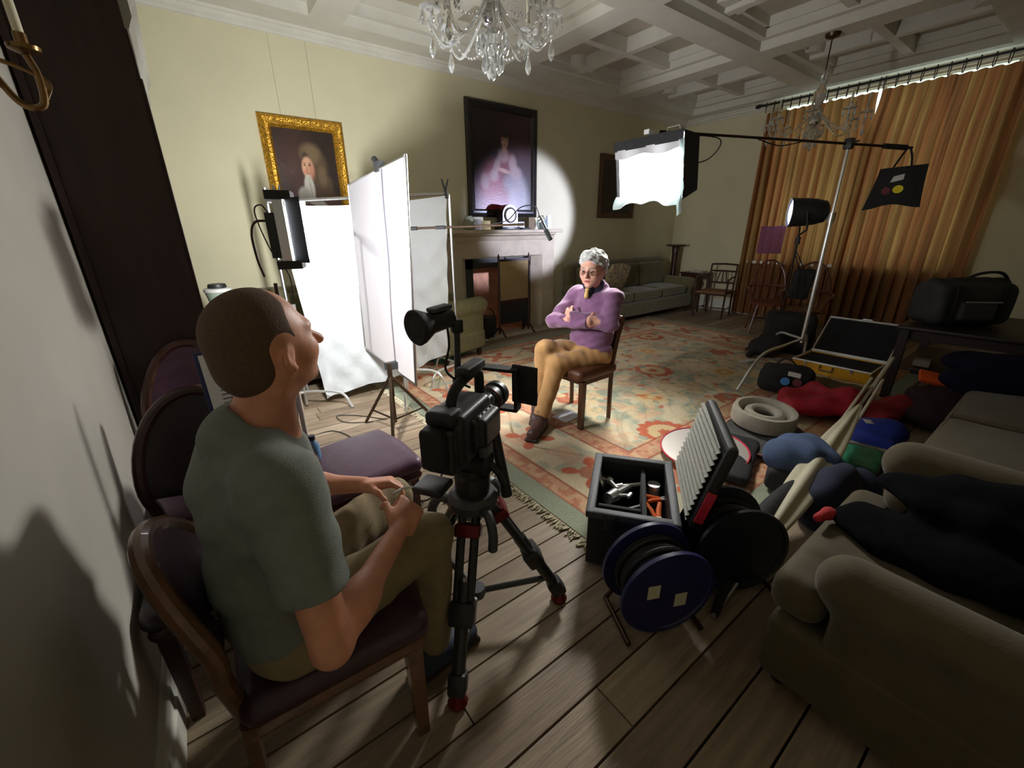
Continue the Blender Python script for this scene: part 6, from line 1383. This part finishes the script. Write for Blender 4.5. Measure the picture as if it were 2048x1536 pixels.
# papers and tumbler by the interviewee
tag(MB().box((2.207, 2.215, .0155), (.205, .15, .004), R=rot(0, 0, .12)).build('notes_card', mat('white_paper', srgb(226, 228, 232), .7), world=True), 'white sheet of notes on the carpet beside the interviewee\'s chair', 'paper')
gt = thing('drinking_glass', 'dark drinking glass on the carpet behind the interviewee\'s boots', 'glass', (2.235, 2.465, .0135))
MB().lathe([(.028, 0), (.034, .09), (.032, .09), (.026, .006), (.001, .005)], (0, 0, 0), 18).build('tumbler', M_gl, gt); MB().lathe([(.025, .007), (.029, .05), (.001, .05)], (0, 0, 0), 18).build('drink', mat('dark_drink', (.03, .015, .01), .1), gt)

# ------------------------------------------------------------------ right-hand table, holdall and seating
M_dkw = mat('very_dark_wood', srgb(34, 20, 18), .5, var=.2, scale=8)
dt = thing('dark_table', 'dark wooden table with low shelf under the black holdall', 'table', (5.25, .30, 0))
MB().rbox((5.25, .30, .645), (1.15, 1.05, .03), .008).build('tabletop', M_dkw, dt, world=True); MB().rbox((5.25, .30, .30), (1.05, .95, .02), .004).build('shelf', M_dkw, dt, world=True)
for sx in (-1, 1):
    for sy in (-1, 1): MB().box((5.25 + sx * .52, .30 + sy * .47, .315), (.06, .06, .63)).build('leg', M_dkw, dt, world=True)
MB().box((4.75, .30, .59), (.03, .92, .08)).build('apron', M_dkw, dt, world=True)
tag(MB().rbox((4.86, .62, .345), (.10, .11, .06), .01).build('white_box', mat('offwhite_card', srgb(150, 144, 130), .8), world=True), 'small off-white box on the shelf under the dark table', 'box')
tag(MB().rbox((4.90, .36, .35), (.08, .09, .07), .01).build('paper_cup_stack', mat('white_card2', srgb(176, 176, 168), .8), world=True), 'small white packet to the right on the dark table\'s shelf', 'box')
ho = thing('holdall', 'large black holdall bag with front pocket on the dark table', 'bag', (5.10, .55, .66)); hr = np.array(rot(0, 0, -.68)); hm = Matrix(hr.tolist())
blob('bag_body', [rb((5.10, .55, .84), (.30, .16, .17), .07, hr, .03), cone((4.90, .71, .99), (5.28, .40, .98), .05, .06, .05)], .014, mat('holdall_nylon', srgb(44, 46, 50), .7, var=.2, scale=14, bump=.15, bscale=80), ho, disp=wr(.005, 14, 3))
hq = lambda x, y, z: Vector((5.10, .55, .84)) + hm @ Vector((x, y, z))
blob('front_pocket', [rb(hq(-.02, -.165, -.045), (.14, .03, .075), .025, hr, .01)], .01, mat('holdall_pocket', srgb(56, 58, 62), .7), ho)
MB().tube([hq(-.15, -.20, .035), hq(.12, -.20, .03)], .006, 6).build('reflective_piping', mat('grey_piping', srgb(160, 160, 160), .4), ho, world=True)
for x in (-.20, .17): MB().sheet(lambda u, v: hq(x + (u - .5) * .04, -.168 - .01 * math.sin(PI * v), -.15 + .30 * v), 3, 8, .006).build('strap', M_matte, ho, world=True)
MB().tube(spline([hq(-.05, 0, .17), hq(.05, -.02, .235), hq(.22, -.02, .24), hq(.34, 0, .15)], 6), .012, 6).build('carry_handle', M_matte, ho, world=True)
tag(MB().rbox((4.42, .46, .335), (.12, .20, .03), .004, R=rot(.2, -.5, .3)).build('orange_folder', mat('orange_cloth', srgb(216, 84, 22), .7, var=.15), world=True), 'bright orange folded vest on the dark heap beside the sofa', 'vest')
tag(MB().rbox((4.52, .30, .335), (.10, .16, .02), .004, R=rot(.1, -.4, -.3)).build('pale_folder', mat('stone_paper', srgb(150, 142, 122), .8), world=True), 'pale folded paper beside the orange vest', 'paper')
heap('dark_coats', 'heap of dark coats under the orange vest in front of the table', 'coat', [ell((4.38, .30, .16), (.22, .30, .15), k=.06), ell((4.20, .34, .12), (.14, .20, .11), k=.06), ell((4.42, .04, .2), (.20, .22, .18), k=.06)], mat('dark_wine_cloth', srgb(40, 20, 24), .9, var=.25, scale=8), .014, 14, 13, .018)

ar = sofa('armchair', 'khaki armchair in the right foreground with black coat thrown over it', 'armchair', (1.66, -.13, 0), 0, .86, .92, M_khakis, 1, arm_h=.565, back_h=.95, seat=.42, arm_w=.20, roll=.085, vox=.010, lift=.05, setback=.13, tfront=True)
sofa('sofa', 'khaki sofa beyond the foreground armchair, strewn with dark clothes', 'sofa', (3.10, -.20, 0), 0, 1.85, .92, M_khakis, 2, arm_h=.60, back_h=.92, seat=.47, arm_w=.17, vox=.014)
M_coat = mat('black_wool_coat', (.005, .005, .006), 1.0, var=.3, scale=30, bump=.2, spec=.05)
heap('black_coat', 'black coat thrown across the foreground armchair', 'coat', [ell((1.70, .10, .475), (.15, .22, .05), k=.05), ell((1.68, -.06, .50), (.16, .18, .06), k=.05), ell((1.88, .02, .575), (.15, .24, .05), k=.05), ell((1.97, -.12, .60), (.11, .22, .05), k=.05), cone((1.76, .24, .45), (1.66, .10, .48), .04, .05, .05), ell((1.99, -.26, .62), (.14, .16, .05), k=.05)], M_coat, .006, 15, 14, .011)
tag(blob('red_glove', [ell((1.66, .315, .475), (.028, .024, .022), k=.01), cone((1.60, .33, .475), (1.66, .318, .475), .016, .02, .01)], .006, mat('red_glove_knit', srgb(178, 44, 50), .9), None), 'small red knitted glove beside the black coat on the armchair', 'glove')
cushion('scatter_cushion', 'khaki cushion against the foreground armchair back', (1.60, -.28, .66), rot(1.1, 0, .1), .40, M_khakis, .08)
cushion('scatter_cushion', 'khaki cushion on the far end of the khaki sofa', (3.45, -.26, .66), rot(1.0, .1, -.1), .46, M_khakis, .085)
cushion('scatter_cushion', 'khaki cushion on the near end of the khaki sofa', (2.62, -.30, .66), rot(1.05, 0, .05), .46, M_khakis, .085)
heap('navy_coat', 'dark navy coat draped over the far arm of the khaki sofa', 'coat', [ell((3.95, .02, .60), (.18, .40, .10), k=.06), ell((3.80, .18, .52), (.12, .22, .10), k=.06), ell((4.0, -.2, .7), (.2, .2, .1), k=.06)], mat('navy_wool', srgb(20, 21, 36), 1.0, var=.2, scale=14, spec=.1), .012, 16, 15, .016)
# long folded umbrella
um = thing('photo_umbrella', 'long folded white umbrella with black underside leaning from floor to dark table', 'umbrella', (1.36, .505, 0))
a, b = Vector((1.35, .508, .012)), Vector((4.14, .695, .50)); d = (b - a).normalized(); s = d.cross(Vector((0, 0, 1))).normalized(); u = s.cross(d)
MB().cyl(a, b, .011, n=10).build('shaft', M_alu, um, world=True); MB().cyl(a.lerp(b, .80), b, .016, .013, n=12).build('white_handle', mat('ivory_tube', srgb(200, 194, 172), .5), um, world=True)
def canopy(u0, v):
    ang_ = u0 * 2 * PI; r = (.012 + .058 * math.sin(PI * min(1, (v * .95 + .05)) ** .8) ** .9) * (1 + .18 * math.sin(ang_ * 5)); return a.lerp(b, .18 + .52 * v) + s * r * math.cos(ang_) * 1.0 + u * r * math.sin(ang_) * .8
MB().grid(canopy, 48, 24, close_u=True).build('white_canopy', mat('ivory_nylon', srgb(190, 182, 156), .7, var=.06, scale=14), um, world=True)
def under(u0, v):
    ang_ = u0 * 2 * PI; r = (.014 + .034 * math.sin(PI * v)); return a.lerp(b, .005 + .42 * v) - s * .062 * math.sin(PI * v) + s * r * math.cos(ang_) + u * r * math.sin(ang_)
MB().grid(under, 20, 14, close_u=True).build('black_backing', M_matte, um, world=True)
for k in (-1, 1): MB().tube([a.lerp(b, .62) + s * .035 * k, a.lerp(b, .84) + s * .03 * k + u * .02], .009, 8).build('rib', MATS['ivory_tube'], um, world=True)

# ------------------------------------------------------------------ bookcase, sconce, small things by the left wall
M_bkc = mat('dark_bookcase_wood', srgb(50, 30, 27), .55, var=.25, scale=5, stretch=(4, 4, .6))
M_brass0 = mat('aged_brass', srgb(120, 92, 56), .3, .9, var=.2, scale=30)
bc = thing('tall_cupboard', 'tall dark wooden cupboard against the left wall, seen end on', 'cupboard', (-.165, 3.0, 0))
for y in (2.375, 3.70): MB().box((-.165, y, 1.32), (.33, .035, 2.64)).build('end_panel', M_bkc, bc, world=True)
MB().box((-.32, 3.015, 1.3), (.02, 1.34, 2.6)).build('back_panel', M_bkc, bc, world=True)
for z in (.09, .45, .85, 1.25, 1.65, 2.05, 2.45): MB().box((-.165, 3.04, z), (.26, 1.26, .03)).build('shelf', M_bkc, bc, world=True)
profile_run([(0, 2.16), (.012, 2.16), (.03, 2.20), (.03, 2.26), (.055, 2.30), (.055, 2.40), (0, 2.40)], (.0, 2.36, 0), (.0, 3.715, 0), (1, 0, 0), 'frieze_moulding', mat('grey_frieze', srgb(150, 148, 136), .6, var=.1), bc)  # grey moulding, paler than the cupboard wood
MB().box((-.165, 3.015, 2.66), (.36, 1.44, .05)).build('top', M_bkc, bc, world=True)
for y in (2.39, 3.685): MB().box((-.004, y, 1.3), (.02, .05, 2.6)).build('stile', M_bkc, bc, world=True)
for y0_, y1_ in ((2.42, 3.035), (3.045, 3.66)):
    d_ = MB().box((-.004, (y0_ + y1_) / 2, 1.12), (.022, y1_ - y0_, 2.02)).build('door', M_bkc, bc, world=True)
    for z0_, z1_ in ((.22, .95), (1.08, 2.04)): MB().rbox((.008, (y0_ + y1_) / 2, (z0_ + z1_) / 2), (.012, y1_ - y0_ - .16, z1_ - z0_), .005).build('door_panel', M_bkc, d_, world=True)
    MB().sph((.018, y1_ - .035 if y0_ < 3 else y0_ + .035, 1.0), .014, 10, 6).build('door_knob', M_brass0, d_, world=True)
# brass wall sconce
M_brass = mat('aged_brass', srgb(120, 92, 56), .3, .9, var=.2, scale=30); M_wax = mat('ivory_candle', srgb(210, 202, 176), .6)
sc = thing('wall_sconce', 'brass wall sconce with ivory candle tube high on the left wall', 'sconce', (-.33, 1.93, 1.85))
MB().lathe([(.001, 0), (.05, .0), (.055, .012), (.03, .022), (.001, .024)], (-.338, 1.93, 1.88), 18, R=rot(0, PI / 2, 0)).build('backplate', M_brass, sc, world=True)
MB().tube(spline([(-.32, 1.93, 1.88), (-.28, 1.93, 1.80), (-.235, 1.93, 1.80), (-.225, 1.93, 1.87), (-.235, 1.93, 1.92)], 6), .009, 8).build('arm', M_brass, sc, world=True)
MB().tube(spline([(-.30, 1.93, 1.90), (-.25, 1.93, 1.885), (-.21, 1.94, 1.86), (-.225, 1.94, 1.82)], 6), .006, 8).build('scroll', M_brass, sc, world=True)
MB().lathe([(.012, 1.92), (.034, 1.93), (.036, 1.94), (.014, 1.945), (.014, 1.97)], (-.235, 1.93, 0), 16).build('drip_pan', M_brass, sc, world=True)
MB().cyl((-.235, 1.93, 1.96), (-.235, 1.93, 2.10), .011, n=12).build('candle', M_wax, sc, world=True)
# printed sheet on a small lectern behind the seated man
lt = thing('music_stand', 'dark stand behind the seated man holding a printed sheet', 'stand', (-.02, 2.17, 0)) if False else None
pg = thing('printed_sheet', 'white printed page clipped to a blue board behind the seated man\'s neck', 'paper', (.045, 1.62, .80), .0)
pr_ = rot(0, 0, .12) @ rot(-.18, 0, 0)
PG = lambda x, y, z: Vector((.062, 1.62, .82)) + pr_ @ Vector((x, y, z))
MB().box(PG(0, .008, .12), (.22, .008, .30), R=pr_).build('board', mat('blue_board', srgb(40, 52, 96), .5), pg, world=True)
MB().box(PG(.004, -.001, .12), (.205, .002, .28), R=pr_).build('page', mat('white_paper', srgb(226, 228, 232), .7), pg, world=True)
random.seed(5); M_ink = mat('print_ink', srgb(110, 116, 130), .8)
for k in range(15):
    w_ = random.uniform(.08, .15); MB().box(PG(.012 - (.155 - w_) / 2, -.0026, .225 - .015 * k), (w_, .0012, .005), R=pr_).build('text_line', M_ink, pg, world=True, smooth=False)
MB().box(PG(.03, .0, -.035), (.20, .05, .012), R=pr_).build('ledge', M_black, pg, world=True); MB().cyl((.138, 1.64, .77), (.138, 1.64, .02), .010, n=8).build('stand_post', M_black, pg, world=True); MB().lathe([(.045, 0), (.045, .012), (.012, .03)], (.138, 1.64, .002), 16).build('stand_base', M_black, pg, world=True)
# tub on a little table by the bookcase
tt = thing('side_table', 'small side table by the far end of the cupboard holding a pale green tub', 'table', (.16, 4.02, 0))
MB().rbox((.16, 4.02, .885), (.36, .36, .025), .006).build('tabletop', M_ma, tt, world=True)
for sx in (-1, 1):
    for sy in (-1, 1): MB().box((.16 + sx * .15, 4.02 + sy * .15, .436), (.03, .03, .872)).build('leg', M_ma, tt, world=True)
tu = thing('storage_tub', 'pale green tub with black lid on the small table behind the seated man', 'tub', (.14, 4.02, .899))
MB().lathe([(.065, 0), (.085, .10), (.09, .125)], (0, 0, 0), 20).build('tub', mat('pale_green_plastic', srgb(150, 168, 148), .5), tu); MB().lathe([(.092, .12), (.096, .125), (.094, .145), (.085, .15)], (0, 0, 0), 20).build('rim', mat('white_plastic', srgb(205, 205, 196), .5), tu); MB().lathe([(.06, .148), (.064, .16), (.058, .18), (.05, .182)], (0, 0, 0), 18).build('lid', M_black, tu)
# bottle on the plum seat
bo = thing('water_bottle', 'small blue water bottle with dark cap on the empty plum seat', 'bottle', (.27, 1.855, .487)); 
MB().lathe([(.022, 0), (.026, .01), (.026, .07), (.012, .09), (.012, .10)], (0, 0, 0), 14).build('bottle', mat('blue_tint_plastic', srgb(110, 150, 190), .2), bo); MB().cyl((0, 0, .098), (0, 0, .118), .014, n=12).build('cap', M_black, bo)

# ------------------------------------------------------------------ crystal chandeliers
M_cry = mat('cut_crystal', (.97, .98, .97), .05, trans=.75, spec=1.0)
M_silv = mat('silvered_ball', (.75, .76, .78), .12, 1.0)
def drop_mesh():
    b = MB(); b.lathe([(.001, 0), (.006, .006), (.0115, .020), (.010, .032), (.004, .055), (.001, .062)], (0, 0, -.062), 8, cap=False); return b.mesh('crystal_drop', M_cry, smooth=False)
def bead_mesh():
    b = MB(); b.sph((0, 0, 0), .0075, 6, 4); return b.mesh('crystal_bead', M_cry, smooth=False)
DROP, BEAD = drop_mesh(), bead_mesh()
def put(name, me, parent, loc, s=1.0):
    o = bpy.data.objects.new(name, me); COL.objects.link(o); o.parent = parent; o.location = loc; o.scale = (s, s, s); return o
def chandelier(label, loc, ztop, R0, narm, scale, beads):
    """local origin at the lowest drop"""
    t = thing('chandelier', label, 'chandelier', loc, .25, 'crystal chandeliers'); H = ztop - loc[2]
    MB().cyl((0, 0, .62 * scale), (0, 0, H), .006, n=8).build('suspension_rod', M_bronze, t)
    MB().lathe([(.07, H - .001), (.06, H - .03), (.02, H - .045)], (0, 0, 0), 16, cap=True).build('ceiling_rose', M_bronze, t)
    s = scale
    MB().lathe([(.004, .10 * s), (.03 * s, .13 * s), (.02 * s, .16 * s), (.05 * s, .19 * s), (.02 * s, .23 * s)], (0, 0, 0), 14).build('lower_finial', M_cry, t)
    MB().sph((0, 0, .28 * s), .058 * s, 16, 10).build('silvered_ball', M_silv, t)
    MB().lathe([(.02 * s, .33 * s), (.05 * s, .36 * s), (.025 * s, .40 * s), (.045 * s, .46 * s), (.055 * s, .52 * s), (.02 * s, .58 * s), (.03 * s, .64 * s), (.012 * s, .70 * s)], (0, 0, 0), 14).build('stem', M_cry, t)
    for k in range(narm):
        a = 2 * PI * k / narm; c, sn = math.cos(a), math.sin(a)
        P = lambda r, z: Vector((r * c, r * sn, z))
        arm = MB().tube(spline([P(.03 * s, .34 * s), P(R0 * .35, .24 * s), P(R0 * .72, .15 * s), P(R0 * .95, .20 * s), P(R0, .28 * s)], 5), .0075 * s, 8).build('glass_arm', M_cry, t)
        MB().lathe([(.012, .28 * s), (.05 * s, .29 * s), (.055 * s, .30 * s), (.014, .305 * s), (.014, .34 * s)], P(R0, 0), 14).build('bobeche', M_cry, arm); MB().cyl(P(R0, .33 * s), P(R0, .45 * s), .010, n=8).build('candle_tube', M_wax, arm)
        for q in range(6):
            b = 2 * PI * q / 6; p = P(R0, .285 * s) + Vector((.05 * s * math.cos(b), .05 * s * math.sin(b), 0)); put('crystal_drop', DROP, arm, p, s * .9)
        p = P(R0, .27 * s); put('crystal_bead', BEAD, arm, p + Vector((0, 0, -.05 * s))); put('crystal_bead', BEAD, arm, p + Vector((0, 0, -.07 * s))); put('crystal_drop', DROP, arm, p + Vector((0, 0, -.08 * s)), s * 1.5)
        if beads:       # bead swags between arms and up to the stem
            a2 = a + 2 * PI / narm; A = P(R0, .27 * s); B = Vector((R0 * math.cos(a2), R0 * math.sin(a2), .27 * s)); n = 13
            for q in range(1, n): f = q / n; put('crystal_bead', BEAD, t, A.lerp(B, f) + Vector((0, 0, -.09 * s * math.sin(PI * f))), .9)
            C_ = Vector((.03 * c, .03 * sn, .64 * s)); A = P(R0, .34 * s)
            for q in range(1, 12): f = q / 12; put('crystal_bead', BEAD, t, A.lerp(C_, f) + Vector((0, 0, -.08 * s * math.sin(PI * f))), .8)
    for k in range(12):
        a = 2 * PI * k / 12; put('crystal_drop', DROP, t, Vector((.075 * s * math.cos(a), .075 * s * math.sin(a), .20 * s)), s * 1.25)
    for k in range(6):
        a = 2 * PI * k / 6; put('crystal_drop', DROP, t, Vector((.045 * s * math.cos(a), .045 * s * math.sin(a), .12 * s)), s * 1.3)
    put('crystal_drop', DROP, t, Vector((0, 0, .10 * s)), s * 1.5)
    return t
chandelier('large crystal chandelier hanging in the foreground at the top of the room', (1.465, 2.10, 2.165), ZC, .30, 8, 1.0, True)
chandelier('smaller distant crystal chandelier with ivory candles before the curtains', (5.60, 2.13, 2.20), ZC, .42, 8, 1.05, False)

# ------------------------------------------------------------------ settle things that stand on the carpet onto its pile
def world_box(o):
    pts = []
    def rec(q, M):
        m = M @ Matrix.LocRotScale(q.location, q.rotation_euler, q.scale)
        if q.type == 'MESH': pts.extend([m @ Vector(c) for c in q.bound_box])
        for ch in q.children: rec(ch, m)
    rec(o, Matrix.Identity(4)); a = np.array([tuple(p) for p in pts]); return a.min(0), a.max(0)
for o in [q for q in COL.objects if q.parent is None and 'category' in q and q['category'] != 'rug']:
    lo_, hi_ = world_box(o); c_ = (lo_ + hi_) / 2
    if lo_[2] < 0.016 and RX0 - .05 < c_[0] < RX1 + .1 and RY0 - .05 < c_[1] < RY1 + .25 and lo_[0] > .6:
        o.location.z += 0.0165 - lo_[2]
